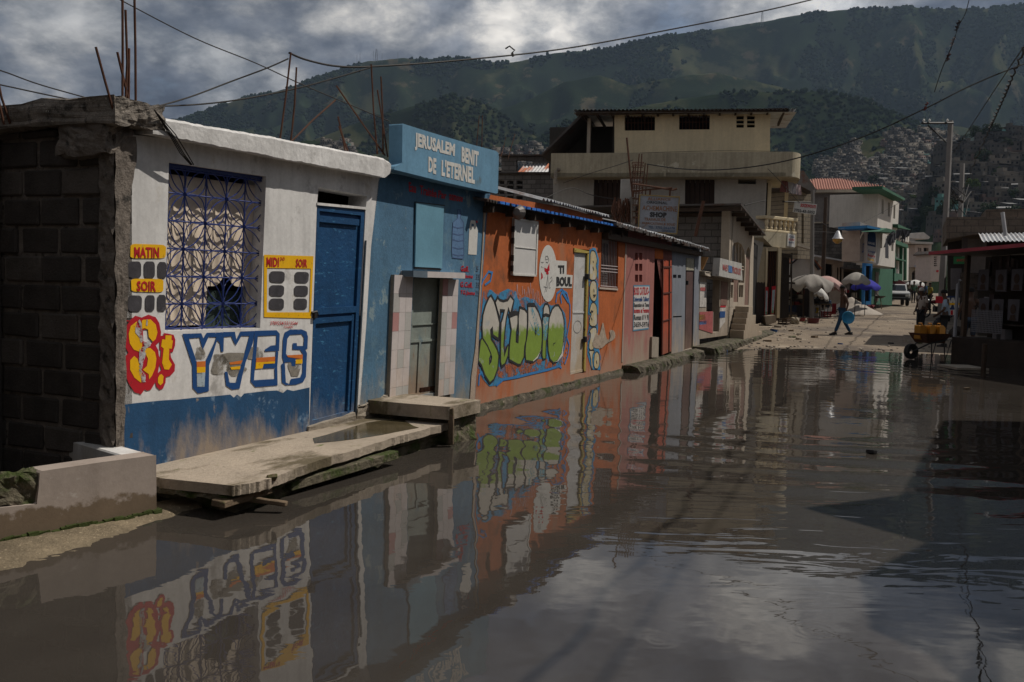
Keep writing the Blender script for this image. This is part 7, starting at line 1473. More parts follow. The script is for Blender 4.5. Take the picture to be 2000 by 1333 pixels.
def person(label, loc, yaw, sc=1, pose=None, shirt=None, legs=None, leglen='ankle', hairc=True, hat=None, group=None, bare_feet=False):
    J = dict(STAND); J.update(pose or {}); J = {k: Vector(v) for k, v in J.items()}
    root = thing('person', label, 'person', loc=loc, rot=yaw, group=group); root.scale = (sc,) * 3
    V, E, Rr, ix = [], [], [], {}
    def av(n, p, r_, par=None):
        ix[n] = len(V); V.append(tuple(p)); Rr.append(r_)
        if par is not None: E.append((ix[par], ix[n]))
    av('pel', J['pel'], .12); av('sp', J['sp'], (.115, .10), 'pel'); av('ch', J['ch'], (.135, .115), 'sp'); av('nk', J['nk'], .052, 'ch'); av('hb', J['hb'], (.075, .065), 'nk'); av('hd', J['hd'], (.092, .08), 'hb'); up = (J['hd'] - J['hb']).normalized(); av('ht', J['hd'] + up * .07, .06, 'hd')
    for s in 'lr':
        av('s' + s, J['s' + s], .062, 'ch'); av('e' + s, J['e' + s], .042, 's' + s); av('w' + s, J['w' + s], .028, 'e' + s)
        d = (J['w' + s] - J['e' + s]).normalized(); pm = J['w' + s] + d * .055; av('p' + s, pm, (.036, .02), 'w' + s)
        av('h' + s, J['h' + s], .088, 'pel'); av('k' + s, J['k' + s], .056, 'h' + s); av('a' + s, J['a' + s], .038, 'k' + s); av('t' + s, J['a' + s] + Vector((.15, 0, -.045)), (.036, .03), 'a' + s)
    skinmesh('body', V, E, Rr, m_skin, root)
    for s in 'lr':                                                   # five fingers and a thumb-side set, unequal and curled
        d = (J['w' + s] - J['e' + s]).normalized(); side = Vector((1, 0, 0)); side = (side - d * side.dot(d)).normalized(); nrm = d.cross(side); k = MB(); base = J['w' + s] + d * .07
        for i, ln in enumerate((.062, .074, .07, .055)):
            o_ = base + side * (.024 - .016 * i); k.tube([o_, o_ + d * ln * .5 + nrm * .004, o_ + d * ln * .85 - nrm * .012, o_ + d * ln - nrm * .028], [.009, .0085, .008, .006], 5)
        o_ = J['w' + s] + d * .03 + side * .03; k.tube([o_, o_ + side * .022 + d * .022, o_ + side * .026 + d * .05], [.011, .01, .007], 5)
        k.build('fingers', m_skin, root, smooth=True)
    if hairc:
        k = MB(); c = J['hd']; n = 12; vs = []
        for i in range(7):
            a = math.pi * .5 * i / 6 * 1.25 - .35
            for q in range(n): b = 2 * math.pi * q / n; vs.append((c.x - .012 + .102 * math.cos(a) * math.cos(b), c.y + .09 * math.cos(a) * math.sin(b), c.z + .03 + .098 * math.sin(a)))
        k.add(vs, [(i * n + q, i * n + (q + 1) % n, (i + 1) * n + (q + 1) % n, (i + 1) * n + q) for i in range(6) for q in range(n)]); k.build('hair', hat or m_hair, root, smooth=True)
    k = MB(); c = J['hd']; v, f = ico(); 
    for (dx_, dy_, dz_, r_) in ((.092, 0, -.02, .016), (0, .088, -.01, .018), (0, -.088, -.01, .018), (.082, 0, -.055, .014)): k.add([(c.x + dx_ + a[0] * r_, c.y + dy_ + a[1] * r_ * .7, c.z + dz_ + a[2] * r_) for a in v], [tuple(q) for q in f])
    k.build('face', m_skin, root, smooth=True)
    k = MB()
    for dy_ in (.032, -.032): k.add([(c.x + .082 + a[0] * .009, c.y + dy_ + a[1] * .012, c.z + .004 + a[2] * .008) for a in v], [tuple(q) for q in f])
    k.build('eyes', m_eye, root)
    if shirt:
        V, E, Rr, ix = [], [], [], {}; mid = lambda a, b, t: J[a].lerp(J[b], t)
        av('b', J['pel'] - (J['sp'] - J['pel']) * .35, (.145, .13)); av('m', J['sp'], (.142, .128), 'b'); av('c', J['ch'], (.155, .135), 'm'); av('n', mid('ch', 'nk', .72), .075, 'c')
        for s in 'lr': av('s' + s, J['s' + s], .078, 'c'); av('e' + s, mid('s' + s, 'e' + s, .85), .06, 's' + s)
        skinmesh('shirt', V, E, Rr, shirt, root, sub=1)
    if legs:
        V, E, Rr, ix = [], [], [], {}; av('p', J['pel'] + Vector((0, 0, .02)), (.135, .125)); tt = dict(ankle=.93, knee=.1, half=.45)[leglen]
        for s in 'lr': av('h' + s, J['h' + s], .102, 'p'); av('k' + s, J['k' + s], .073, 'h' + s); av('a' + s, J['k' + s].lerp(J['a' + s], tt), .058 if leglen == 'ankle' else .075, 'k' + s)
        skinmesh('trousers', V, E, Rr, legs, root, sub=1)
    if not bare_feet:
        for s in 'lr':
            k = MB(); a = J['a' + s]; k.box(a.x - .08, a.x + .2, a.y - .045, a.y + .045, a.z - .085, a.z - .03); k.box(a.x - .075, a.x + .09, a.y - .042, a.y + .042, a.z - .03, a.z + .02); k.build('shoe', m_shoe, root, bev=.015)
    return root
cl = lambda n, c: mat(n, c, rough=.9, bump=.1, var=.12)
m_navy = cl('navy_trousers', (.025, .07, .14)); m_blk = cl('black_cloth', (.02, .02, .022))
def lathe_obj(name, prof, loc, m, label, cat, rot=None, n=24, group=None):
    k = MB(); k.lathe(prof, (0, 0, 0), n); o = k.build(name, m, smooth=True); o.location = loc
    if rot: o.rotation_euler = rot
    return tag(o, label, cat, group)
gw = gpt(1644, 655)
person('shirtless man in dark blue trousers striding left across the dry street', gw, R(176), .985, dict(hl=(.02, .08, .9), kl=(.13, .09, .50), al=(.27, .09, .085), kr=(-.10, -.10, .50), ar=(-.33, -.10, .10), el=(-.10, .23, 1.13), wl=(-.04, .27, .88), er=(-.06, -.22, 1.12), wr=(.10, -.22, .92), nk=(.02, 0, 1.49), hb=(.05, 0, 1.58), hd=(.06, 0, 1.67)), legs=m_navy)
bp_ = gw + Vector((.03, -.32, .62)); m_basin = mat('blue_plastic_basin', (.03, .24, .45), rough=.35, bump=0)
lathe_obj('basin', [(0, 0), (.14, 0), (.2, .12), (.225, .125), (.225, .135), (.195, .132), (.135, .015), (0, .015)], bp_, m_basin, 'round blue plastic basin carried on its side by the striding man', 'basin', (R(82), 0, 0))
p_ = gpt(1843, 678)
person('person in a pale blue shirt and dark shorts standing behind the wheelbarrow', p_, R(150), .98, dict(hb=(.06, 0, 1.57), hd=(.08, 0, 1.66), el=(.02, .26, 1.16), wl=(.22, .2, 1.0), er=(.02, -.26, 1.16), wr=(.22, -.2, 1.0)), shirt=cl('pale_blue_shirt', (.26, .33, .42)), legs=m_blk, leglen='half')
p_ = gpt(1891, 688)
person('shirtless man in dark shorts seen from behind in front of the poster stall', p_, R(75), 1.03, dict(el=(-.02, .28, 1.15), wl=(.04, .33, .9), er=(-.02, -.28, 1.15), wr=(.04, -.33, .9), kl=(.05, .12, .49), al=(.0, .13, .08)), legs=cl('dark_shorts', (.04, .055, .08)), leglen='knee')
p_ = gpt(1829, 668); p_ = Vector((p_.x + .6, p_.y + 2.5, float(gz(p_.x + .6, p_.y + 2.5))))
person('person with a white head cloth and pale top beside the motorbike', p_, R(200), .97, dict(hb=(.05, 0, 1.57), hd=(.06, 0, 1.66)), shirt=cl('cream_top', (.40, .35, .32)), legs=m_blk, hat=cl('white_head_cloth', (.5, .48, .46)))
Yb = 58; q_ = aty(1697, 605, Yb); q_.z = float(gz(q_.x, q_.y))
person('person in a bright blue top bending over a tray by the green shop', q_, R(-20), 1.0, dict(pel=(-.12, 0, .92), sp=(.02, 0, 1.08), ch=(.2, 0, 1.2), nk=(.33, 0, 1.24), hb=(.42, 0, 1.24), hd=(.5, 0, 1.22), sl=(.22, .17, 1.22), sr=(.22, -.17, 1.22), el=(.38, .2, 1.0), wl=(.52, .15, .86), er=(.38, -.2, 1.0), wr=(.52, -.15, .86), hl=(-.12, .09, .88), hr=(-.12, -.09, .88), kl=(-.02, .1, .48), kr=(-.05, -.1, .48), al=(-.05, .1, .08), ar=(-.1, -.1, .08)), shirt=cl('bright_blue_top', (.03, .30, .52)), legs=m_blk)
for x, y, Y, c, lb in ((1796, 603, 64, (.16, .02, .025), 'distant person in dark red at the end of the street'), (1806, 603, 66, (.04, .08, .16), 'distant person in dark blue beside the one in red'), (1775, 592, 80, (.3, .28, .25), 'distant person in pale clothes under the far striped umbrella')):
    q_ = aty(x, y, Y); q_.z = float(gz(q_.x, q_.y)); person(lb, q_, R(rnd.uniform(0, 360)), 1.0, shirt=cl('market_shirt', c), legs=m_blk)
# ============================================================ market umbrellas and stalls
def umbrella(x, ytop, yrim, rpx, Y, m, label, ngore=8, scal=.06, tilt=(0, 0), folds=0, pole=True, cat='umbrella'):
    top = aty(x, ytop, Y); zr = aty(x, yrim, Y).z; r = rpx * Y / FPX; g = float(gz(top.x, Y)); root = thing('market_umbrella', label, cat, loc=(top.x, Y, g)); k = MB(); n = ngore * 4; rings = 7; vs = []
    H, Z0 = top.z - zr, top.z - g
    for i in range(rings + 1):
        u = i / rings
        for q in range(n):
            a = 2 * math.pi * q / n; w_ = abs(math.sin(a * ngore / 2)); rr = r * u * (1 - .06 * w_ * u); z = Z0 - H * u ** 1.7 - (scal * w_ * (u ** 3)) * (2 if folds else 1) + (folds * math.sin(a * 17 + i) * .02 if folds else 0)
            z += tilt[0] * rr * math.cos(a) + tilt[1] * rr * math.sin(a); vs.append((rr * math.cos(a), rr * math.sin(a), z))
    for q in range(n): a = 2 * math.pi * q / n; v_ = vs[rings * n + q]; vs.append((v_[0] * 1.01, v_[1] * 1.01, v_[2] - .12 - .05 * abs(math.sin(a * ngore / 2))))
    k.add(vs, [(i * n + q, i * n + (q + 1) % n, (i + 1) * n + (q + 1) % n, (i + 1) * n + q) for i in range(rings + 1) for q in range(n)]); k.build('canopy', m, root, smooth=True)
    k = MB(); k.tube([(0, 0, -.0), (0, 0, Z0 - .02)], .02, 6); k.build('umbrella_pole', m_dark, root)
    k = MB()
    for q in range(ngore): a = 2 * math.pi * q / ngore; k.tube([(0, 0, Z0 - .1), (r * .97 * math.cos(a), r * .97 * math.sin(a), Z0 - H + tilt[0] * r * math.cos(a) + tilt[1] * r * math.sin(a))], .008, 4)
    k.build('umbrella_rib', m_dark, root); return root
m_ug = cl('grey_canopy', (.27, .25, .23)); m_ub = cl('beige_grey_canopy', (.30, .285, .26)); m_ubl = cl('blue_canopy', (.035, .035, .32)); m_up = cl('faded_pink_canopy', (.42, .27, .25)); m_uw = cl('white_canopy', (.55, .54, .52)); m_um = cl('maroon_tarp', (.14, .045, .045))
umbrella(1584, 536, 553, 45, 41, m_ug, 'wide sagging grey umbrella with scalloped edge over the nearest street stall', 9, .14, folds=1)
umbrella(1620, 540, 556, 34, 44, m_up, 'faded pink and grey umbrella just behind the wide grey one', 8, .08, tilt=(-.22, 0))
umbrella(1673, 532, 549, 28, 46, m_ub, 'beige-grey panelled umbrella beside the blue one', 8, .05)
umbrella(1692, 545, 560, 29, 47.5, m_ubl, 'deep blue umbrella behind the beige-grey one', 8, .05)
umbrella(1603, 563, 574, 16, 43, m_uw, 'small white half-folded umbrella hanging under the pink one', 8, .05, tilt=(-.45, 0))
umbrella(1788, 547, 556, 20, 84, m_uw, 'far white umbrella with coloured fringe beyond the pickup', 8, .05)
umbrella(1757, 547, 556, 16, 92, m_up, 'far pinkish umbrella between the pickup and the white umbrella', 8, .05)
# stall 1: dark timber counter
fU = FY(1562, 42, -8)
s1 = thing('street_stall', 'dark timber stall counter under the wide grey umbrella', 'stall', fU)
k = MB(); X0(k, fU, b4((200, 420), (470, 420), (470, 440), (200, 440)), 0, -1.5)
for x in (200, 455): X0(k, fU, b4((x, 420), (x + 14, 420), (x + 14, 870), (x, 870)), 0, -.1)
for y in (500, 560, 640): X0(k, fU, b4((214, y), (455, y), (455, y + 8), (214, y + 8)), -.1, -1.2)
k.build('frame', m_wooddk, s1)
k = MB(); X0(k, fU, b4((195, 425), (600, 425), (600, 790), (195, 820)), -1.45, -1.5); k.build('stall_shade_sheet', mat('painted_stall_shade', (.025, .02, .02), bump=0), s1)  # dark sheet added to stand for the shade inside the stall
k = MB(); X0(k, fU, b4((205, 640), (372, 650), (372, 800), (205, 800)), .05, -.1); k.build('front_panel', mat('dark_navy_panel', (.015, .025, .06), bump=0), s1)
k = MB(); r_ = random.Random(9)
for i in range(22):
    x = r_.uniform(215, 440); y = r_.choice((500, 560, 640)); a = fU.f(*b4((x, y))[0], -.4); w_ = r_.uniform(.08, .22); k.box(a[0], a[0] + w_, .3, .5, a[1], a[1] + r_.uniform(.08, .25), mi=r_.randrange(4))
k.build('stall_goods', [mat('goods_black', (.02, .02, .02), bump=0), mat('goods_brown', (.15, .08, .04), bump=0), mat('goods_white', (.45, .43, .4), bump=0), mat('goods_red', (.22, .03, .03), bump=0)], s1)
gB = gpt(1590, 620)
def bucket(label, x, y, r, h, m, band=None, cat='bucket', name='bucket'):
    p = gpt(x, y); root = thing(name, label, cat, loc=p); k = MB(); k.lathe([(0, 0), (r * .85, 0), (r, h), (r * 1.05, h), (r * 1.05, h - .03), (r * .93, h - .03), (r * .8, .03)], (0, 0, 0), 18); k.build('body', m, root, smooth=False)
    if band:
        k = MB(); k.lathe([(r * .9 + .004, h * .25), (r * .985 + .004, h * .8)], (0, 0, 0), 18); k.build('bucket_label', band, root)
    k = MB(); k.tube([(r * math.cos(a), -.01, h - .02 - .1 * math.sin(a)) for a in [math.pi * i / 10 for i in range(11)]], .006, 4); k.build('bucket_handle', m_dark, root); return root
bucket('white bucket with a yellow and blue label standing by the grey-umbrella stall', 1591, 617, .20, .5, m_ltr['white'], mat('yellow_blue_label', (.55, .42, .04), bump=0, spots=[((.05, .12, .4), 4, .5, .05)]))
bucket('low dark red tub on the ground in front of the white bucket', 1588, 632, .26, .22, mat('maroon_tub', (.12, .03, .035), rough=.5, bump=0), cat='tub', name='tub')
bucket('small dark red basin beside the maroon tub', 1564, 628, .2, .15, mat('red_basin', (.20, .03, .03), rough=.5, bump=0), cat='basin', name='red_basin')
# table with goods
fV = FY(1612, 44.5, -5); tb = thing('goods_table', 'trestle table with pale legs heaped with dark bundles, a red cloth on its end', 'table', fV)
k = MB(); X0(k, fV, b4((600, 625), (840, 628), (840, 640), (600, 640)), 0, -1); k.build('tabletop', m_wood, tb)
for x in (690, 740, 820, 612): k = MB(); a, b_ = fV.f(*b4((x, 638))[0]), fV.f(*b4((x - 14, 800))[0]); k.tube([(a[0], .05, a[1]), (b_[0], .02, b_[1])], .035, 5); k.build('leg', mat('pale_leg', (.42, .38, .32)), tb)
for (x, y, r_, c, lb) in ((640, 560, .30, (.02, .02, .022), 'large black bundle heaped on the left of the trestle table'), (720, 585, .30, (.035, .035, .04), 'dark grey bundle in the middle of the trestle table'), (790, 600, .2, (.03, .06, .12), 'small navy bundle at the right end of the trestle table')):
    o = MB(); p = fV.f(*b4((x, y + 20))[0], -.4); v, f = ico(); o.add([(p[0] + a[0] * r_ * 1.2, .4 + a[1] * r_ * .9, p[1] + a[2] * r_) for a in v], [tuple(q) for q in f]); o = o.build('bundle', cl('bundle_cloth', c), None, fV); disp(o, .1, 4, 3); tag(o, lb, 'bundle')
k = MB(); a, b_ = fV.f(*b4((835, 620))[0], .05), fV.f(*b4((885, 762))[0], .05); n = 8; vs = [(a[0] + (b_[0] - a[0]) * i / n, -.05 - .04 * math.sin(i * 2.2 + j), a[1] + (b_[1] - a[1]) * j / 5) for i in range(n + 1) for j in range(6)]
k.add(vs, [(i * 6 + j, (i + 1) * 6 + j, (i + 1) * 6 + j + 1, i * 6 + j + 1) for i in range(n) for j in range(5)]); tag(k.build('red_cloth', cl('red_cloth', (.25, .02, .03)), None, fV, smooth=True), 'dark red cloth hanging off the right end of the trestle table', 'cloth')
# stall by the blue umbrella
fX = FY(1680, 56, -6); s3 = thing('street_stall', 'low dark counter with a pale cabinet under the blue and beige umbrellas', 'stall', fX)
k = MB(); X0(k, fX, b4((1060, 560), (1240, 560), (1240, 690), (1060, 690)), 0, -1); k.build('counter', m_wooddk, s3, bev=.02)
k = MB(); X0(k, fX, b4((1100, 482), (1160, 480), (1160, 550), (1100, 552)), .05, -.3); k.build('cabinet', mat('pale_cabinet', (.36, .33, .28), bump=0), s3, bev=.01)
k = MB(); X0(k, fX, b4((985, 340), (1062, 340), (1062, 480), (985, 480)), -.5, -.6); X0(k, fX, b4((1035, 445), (1058, 445), (1058, 480), (1035, 480)), -.4, -.5, mi=1); k.build('hanging_goods', [mat('hanging_goods_white', (.40, .37, .36), var=.5, vs=5, bump=0), m_ltr['red']], s3)
tr = thing('tray_stand', 'shallow dark tray on a stand in front of the bending person', 'tray', loc=tuple(aty(1711, 605, 57.5)[:2]) + (float(gz(aty(1711, 605, 57.5).x, 57.5)),))
k = MB(); k.lathe([(0, .72), (.35, .72), (.55, .85), (.57, .85), (.36, .70), (0, .70)], (0, 0, 0), 16); k.build('tray', m_dark, tr)
for a in (0, 2.1, 4.2): k = MB(); k.tube([(.25 * math.cos(a), .25 * math.sin(a), .71), (.35 * math.cos(a), .35 * math.sin(a), 0)], .03, 5); k.build('leg', m_wood, tr)
# sand pile
g0 = aty(1662, 612, 50); g0.z = float(gz(g0.x, 50)); n = 30; vs = [(0, 0, 0)]; k = MB(); vs = []
for i in range(n + 1):
    for q in range(48):
        r_ = i / n; a = 2 * math.pi * q / 48; x = 1.75 * r_ * math.cos(a) + .0; y = 1.5 * r_ * math.sin(a); h = max(0, 1 - r_) ** 1.05 * .92 * (1 + .25 * noise.noise(Vector((x * 1.3, y * 1.3, 2)))) + .04 * noise.noise(Vector((x * 6, y * 6, 0))) * (1 - r_)
        vs.append((x, y, h - .04 * (i == n)))
k.add(vs, [(i * 48 + q, i * 48 + (q + 1) % 48, (i + 1) * 48 + (q + 1) % 48, (i + 1) * 48 + q) for i in range(n) for q in range(48)])
o = k.build('sand_pile', mat('pale_sand', (.36, .32, .28), var=.15, bump=.4), smooth=True); o.location = g0; tag(o, 'heap of pale building sand in the street behind the striding man', 'sand pile')
# ============================================================ pickup truck with covered bed
def pickup():
    x0 = aty(1746, 600, 66); g = float(gz(x0.x, 66)); root = thing('pickup_truck', 'white pickup truck with dark grille and a maroon covered bed, facing us', 'pickup', loc=(x0.x, 66, g), rot=R(-90 - 17))
    mb_ = mat('white_car_paint', (.45, .45, .46), rough=.3, bump=0, var=.06, splash=((.3, .25, .2), .8, .5)); gl = mat('car_glass', (.02, .025, .03), rough=.1, bump=0, var=0, spec=.6); W = .82
    def pr(k, prof, w0, w1, z=0): k.prism(prof, -w0, w1)
    k = MB(); hood = [(2.1, .45), (2.12, .72), (2.0, .95), (1.05, 1.06), (.45, 1.06), (-.35, 1.06), (-.4, 1.0), (-2.3, 1.0), (-2.32, .5), (-1.95, .48), (-1.85, .72), (-1.5, .86), (-1.15, .72), (-1.05, .42), (.9, .42), (1.0, .72), (1.35, .86), (1.7, .72), (1.8, .45)]
    pr(k, hood, W, W); k.build('body', mb_, root, bev=.03)
    k = MB(); pr(k, [(1.0, 1.05), (.42, 1.5), (.3, 1.56), (-.3, 1.56), (-.42, 1.5), (-.46, 1.05)], W - .09, W - .09); cab = k.build('cab', mb_, root, bev=.03)
    k = MB(); k.add([(.97, -.66, 1.09), (.97, .66, 1.09), (.47, .62, 1.48), (.47, -.62, 1.48)], [(0, 1, 2, 3)]); v_ = Vector((.45, 0, .58)).normalized() * .02; k.v = [(a + v_.x, b, c + v_.z) for a, b, c in k.v]; k.build('windscreen', gl, cab)
    for s in (-1, 1): k = MB(); y = s * (W - .08); k.add([(.82, y, 1.1), (-.38, y, 1.1), (-.35, y, 1.46), (.42, y, 1.46)], [(0, 1, 2, 3)]); k.build('side_window', gl, cab)
    k = MB(); k.box(2.1, 2.14, -.7, .7, .62, .84); k.build('grille', m_dark, root)
    k = MB(); k.box(2.08, 2.22, -.8, .8, .42, .58); k.build('bumper', m_dark, root, bev=.02)
    for s in (-1, 1): k = MB(); k.box(2.1, 2.15, s * .62 - .13, s * .62 + .13, .66, .82); k.build('headlight', mat('headlight_glass', (.5, .5, .5), rough=.2, bump=0), root)
    k = MB(); k.box(-2.0, 1.6, W + .001, W + .008, .80, .86); k.build('blue_stripe', m_ltr['blue'], root)
    for x in (1.35, -1.5):
        for s in (-1, 1):
            k = MB(); k.lathe([(.12, -.09), (.3, -.1), (.33, -.06), (.33, .06), (.3, .1), (.12, .09)], (x, s * .72, .33), 20, axis='y'); w_ = k.build('wheel', mat('tyre', (.02, .02, .02), bump=0), root); k = MB(); k.lathe([(0, -.1), (.17, -.1), (.18, -.08), (.18, .08), (.17, .1), (0, .1)], (x, s * .74, .33), 12, axis='y'); k.build('rim', m_tin, w_)
    k = MB(); n = 12; vs = []
    for i in range(n + 1):
        a = math.pi * i / n
        for q, xx in enumerate((-.5, -1.1, -1.7, -2.4)): vs.append((xx, -.86 * math.cos(a), 1.15 + .78 * math.sin(a) ** .7))
    k.add(vs, [(i * 4 + q, (i + 1) * 4 + q, (i + 1) * 4 + q + 1, i * 4 + q + 1) for i in range(n) for q in range(3)]); k.add(vs[0::4], [tuple(range(n + 1))]); k.build('bed_canopy', m_um, root)
    for s in (-1, 1): k = MB(); k.box(.7, .82, s * .9 - .06, s * .9 + .06, 1.08, 1.24); k.build('mirror', m_dark, root)
    root.scale = (1, 1, 1)
pickup()
# ============================================================ motorbike
def moto():
    c = aty(1802, 628, 47); g = float(gz(c.x, 47)); root = thing('motorbike', 'dark motorbike parked side-on in the shade behind the wheelbarrow', 'motorbike', loc=(c.x + .75, 47, g), rot=R(186))
    for x in (.68, -.62):
        k = MB(); n = 20; ms = []
        k.lathe([(.25, -.045), (.3, -.04), (.31, 0), (.3, .04), (.25, .045), (.24, 0), (.25, -.045)], (x, 0, .31), 20, axis='y'); w_ = k.build('wheel', mat('bike_tyre', (.015, .015, .015), bump=0), root)
        k = MB(); k.lathe([(0, -.05), (.05, -.05), (.05, .05), (0, .05)], (x, 0, .31), 10, axis='y')
        for i in range(6): a = math.pi * i / 3; k.tube([(x, 0, .31), (x + .25 * math.cos(a), 0, .31 + .25 * math.sin(a))], .014, 4)
        k.build('rim', m_tin, w_)
    k = MB(); k.tube([(.68, .06, .31), (.48, .06, .95)], .025, 6); k.tube([(.68, -.06, .31), (.48, -.06, .95)], .025, 6); k.tube([(.46, -.34, 1.02), (.44, 0, .96), (.46, .34, 1.02)], .018, 6); k.tube([(.45, 0, .85), (-.05, 0, .45), (-.62, 0, .31)], .03, 6); k.tube([(.42, 0, .82), (-.5, 0, .75), (-.62, 0, .31)], .025, 6); k.build('bike_frame', m_dark, root)
    k = MB(); v, f = ico(); k.add([(.18 + a[0] * .26, a[1] * .13, .84 + a[2] * .12) for a in v], [tuple(q) for q in f]); k.build('fuel_tank', mat('tank_paint', (.10, .01, .015), rough=.3, bump=0), root, smooth=True)
    k = MB(); k.box(-.62, .02, -.12, .12, .78, .86); k.build('bike_seat', m_blk, root, bev=.04); k = MB(); k.box(-.12, .22, -.14, .14, .32, .62); k.build('engine', m_dark, root, bev=.03)
    k = MB(); k.lathe([(0, 0), (.07, 0), (.08, .08), (0, .1)], (.52, 0, .9), 12, axis='x'); k.build('headlight', m_tin, root)
moto()
# ============================================================ wheelbarrow with jerrycans
gbw = onz(1812, 702, .0); gbw.z = 0
wb = thing('wheelbarrow', 'rusty wheelbarrow standing at the water edge, loaded with yellow jerrycans', 'wheelbarrow', loc=gbw, rot=R(20))
k = MB(); k.add([(-.38, -.3, .66), (.42, -.3, .66), (.42, .3, .66), (-.38, .3, .66), (-.25, -.2, .42), (.3, -.2, .42), (.3, .2, .42), (-.25, .2, .42)], [(0, 1, 5, 4), (1, 2, 6, 5), (2, 3, 7, 6), (3, 0, 4, 7), (4, 5, 6, 7)]); k.build('tub', m_rust, wb)
k = MB()
for s in (-1, 1): k.tube([(-.55, s * .05, .2), (-.2, s * .2, .4), (.9, s * .28, .62)], .02, 6); k.tube([(.3, s * .2, .42), (.34, s * .22, -.02), (.5, s * .23, .5)], .018, 6)
k.build('handle', m_dark, wb)
k = MB(); k.lathe([(.08, -.04), (.19, -.05), (.2, 0), (.19, .05), (.08, .04)], (-.55, 0, .2), 18, axis='y'); k.build('wheel', mat('barrow_tyre', (.02, .02, .02), bump=0), wb)
m_jc = mat('yellow_jerrycan', (.36, .16, .012), rough=.45, bump=.05, var=.12)
for i, (dx_, lb) in enumerate(((-.24, 'leftmost of the three yellow jerrycans in the wheelbarrow'), (.02, 'middle yellow jerrycan of the three in the wheelbarrow'), (.27, 'rightmost of the three yellow jerrycans in the wheelbarrow'))):
    jr = thing('jerrycan', lb, 'jerrycan', loc=gbw + Vector((dx_, .05 * i - .05, .50)), rot=R(20 + i * 4), group='yellow jerrycans in the wheelbarrow'); k = MB(); k.prism([(-.11, 0), (.11, 0), (.11, .3), (.03, .36), (-.11, .36)], -.1, .1); k.build('body', m_jc, jr, bev=.025)
    k = MB(); k.tube([(-.08, 0, .36), (-.08, 0, .41), (.02, 0, .41), (.04, 0, .36)], .014, 6); k.build('can_handle', m_jc, jr); k = MB(); k.lathe([(0, .33), (.028, .33), (.028, .38), (0, .38)], (.08, 0, 0), 8); k.build('cap', m_dark, jr)
k = MB(); a = onz(1855, 663, .05); k.box(0, 1.6, 0, .25, 0, .07); o = k.build('pale_plank', m_walk); o.location = a; tag(o, 'pale plank lying in a patch of sun behind the shirtless man in shorts', 'plank')
k = MB(); a = onz(1880, 720, .01); k.box(-.35, .35, -.45, .45, 0, .05); o = k.build('flat_slab', m_conc); o.location = a; tag(o, 'flat grey slab just above the water in front of the two shaded people', 'slab')
# ============================================================ poles
def pole(x0, y0, x1, y1, Y, r, m, name, label, cat='utility pole', down=True, sq=False):
    t_ = aty(x0, y0, Y); b_ = aty(x1, y1, Y)
    if down: s_ = (b_ - t_) / (b_.z - t_.z); b_ = t_ + s_ * (0 - t_.z)
    root = thing(name, label, cat, loc=b_); k = MB(); d = t_ - b_; k.tube([(0, 0, 0), tuple(d)], [r * 1.15, r * .85], 4 if sq else 10); k.build('shaft', m, root); return root, d
m_pole = mat('concrete_pole', (.20, .19, .185), var=.15, bump=.2)
up, d = pole(1857, 236, 1845, 470, 45, .16, m_pole, 'utility_pole', 'tall square concrete utility pole with a bracketed crossarm', sq=True)
def rel(x, y, Y, root): return tuple(aty(x, y, Y) - root.location)
k = MB(); k.tube([rel(1800, 241, 44.7, up), rel(1862, 241, 44.7, up)], .06, 5); k.tube([rel(1812, 245, 44.7, up), rel(1848, 278, 44.7, up)], .04, 5); k.build('crossarm', m_dark, up)
for x in (1804, 1815, 1850): k = MB(); p = Vector(rel(x, 241, 44.7, up)); k.lathe([(0, 0), (.06, 0), (.03, .08), (.07, .12), (.03, .2), (0, .22)], tuple(p), 8); k.build('insulator', m_ltr['white'], up)
up2, _ = pole(1880, 320, 1876, 422, 52, .16, m_pole, 'utility_pole', 'shorter pale utility pole right of the tall one, tangled with cables', sq=True)
k = MB(); r_ = random.Random(3)
for i in range(9): a = Vector(rel(1858 + r_.uniform(-10, 4), 360 + r_.uniform(0, 30), 49, up2)); b_ = Vector(rel(1880 + r_.uniform(-4, 20), 372 + r_.uniform(-14, 20), 51, up2)); m_ = (a + b_) / 2 + Vector((r_.uniform(-.5, .5), 0, -r_.uniform(.2, .9))); k.tube([a, m_, b_], .025, 4)
k.build('cable_tangle', m_tan, up2)
pole(1613, 386, 1606, 572, 53, .12, m_wooddk, 'wooden_pole', 'dark wooden pole in front of the block storey below the red roof')
pole(1587, 372, 1586, 486, 41, .09, m_pole, 'steel_post', 'thin grey steel post rising at the right side of the cream house', 'post')
pole(1743, 430, 1741, 560, 68, .06, m_pole, 'street_lamp_post', 'slim far lamp post in front of the green-trimmed building', 'lamp post')
o = MB(); a, b_ = aty(1374, 393, 22), aty(1358, 462, 22.0); o.tube([a, b_], .045, 6); tag(o.build('iron_bar', m_rust), 'dark iron bar leaning against the bare block flank', 'bar')
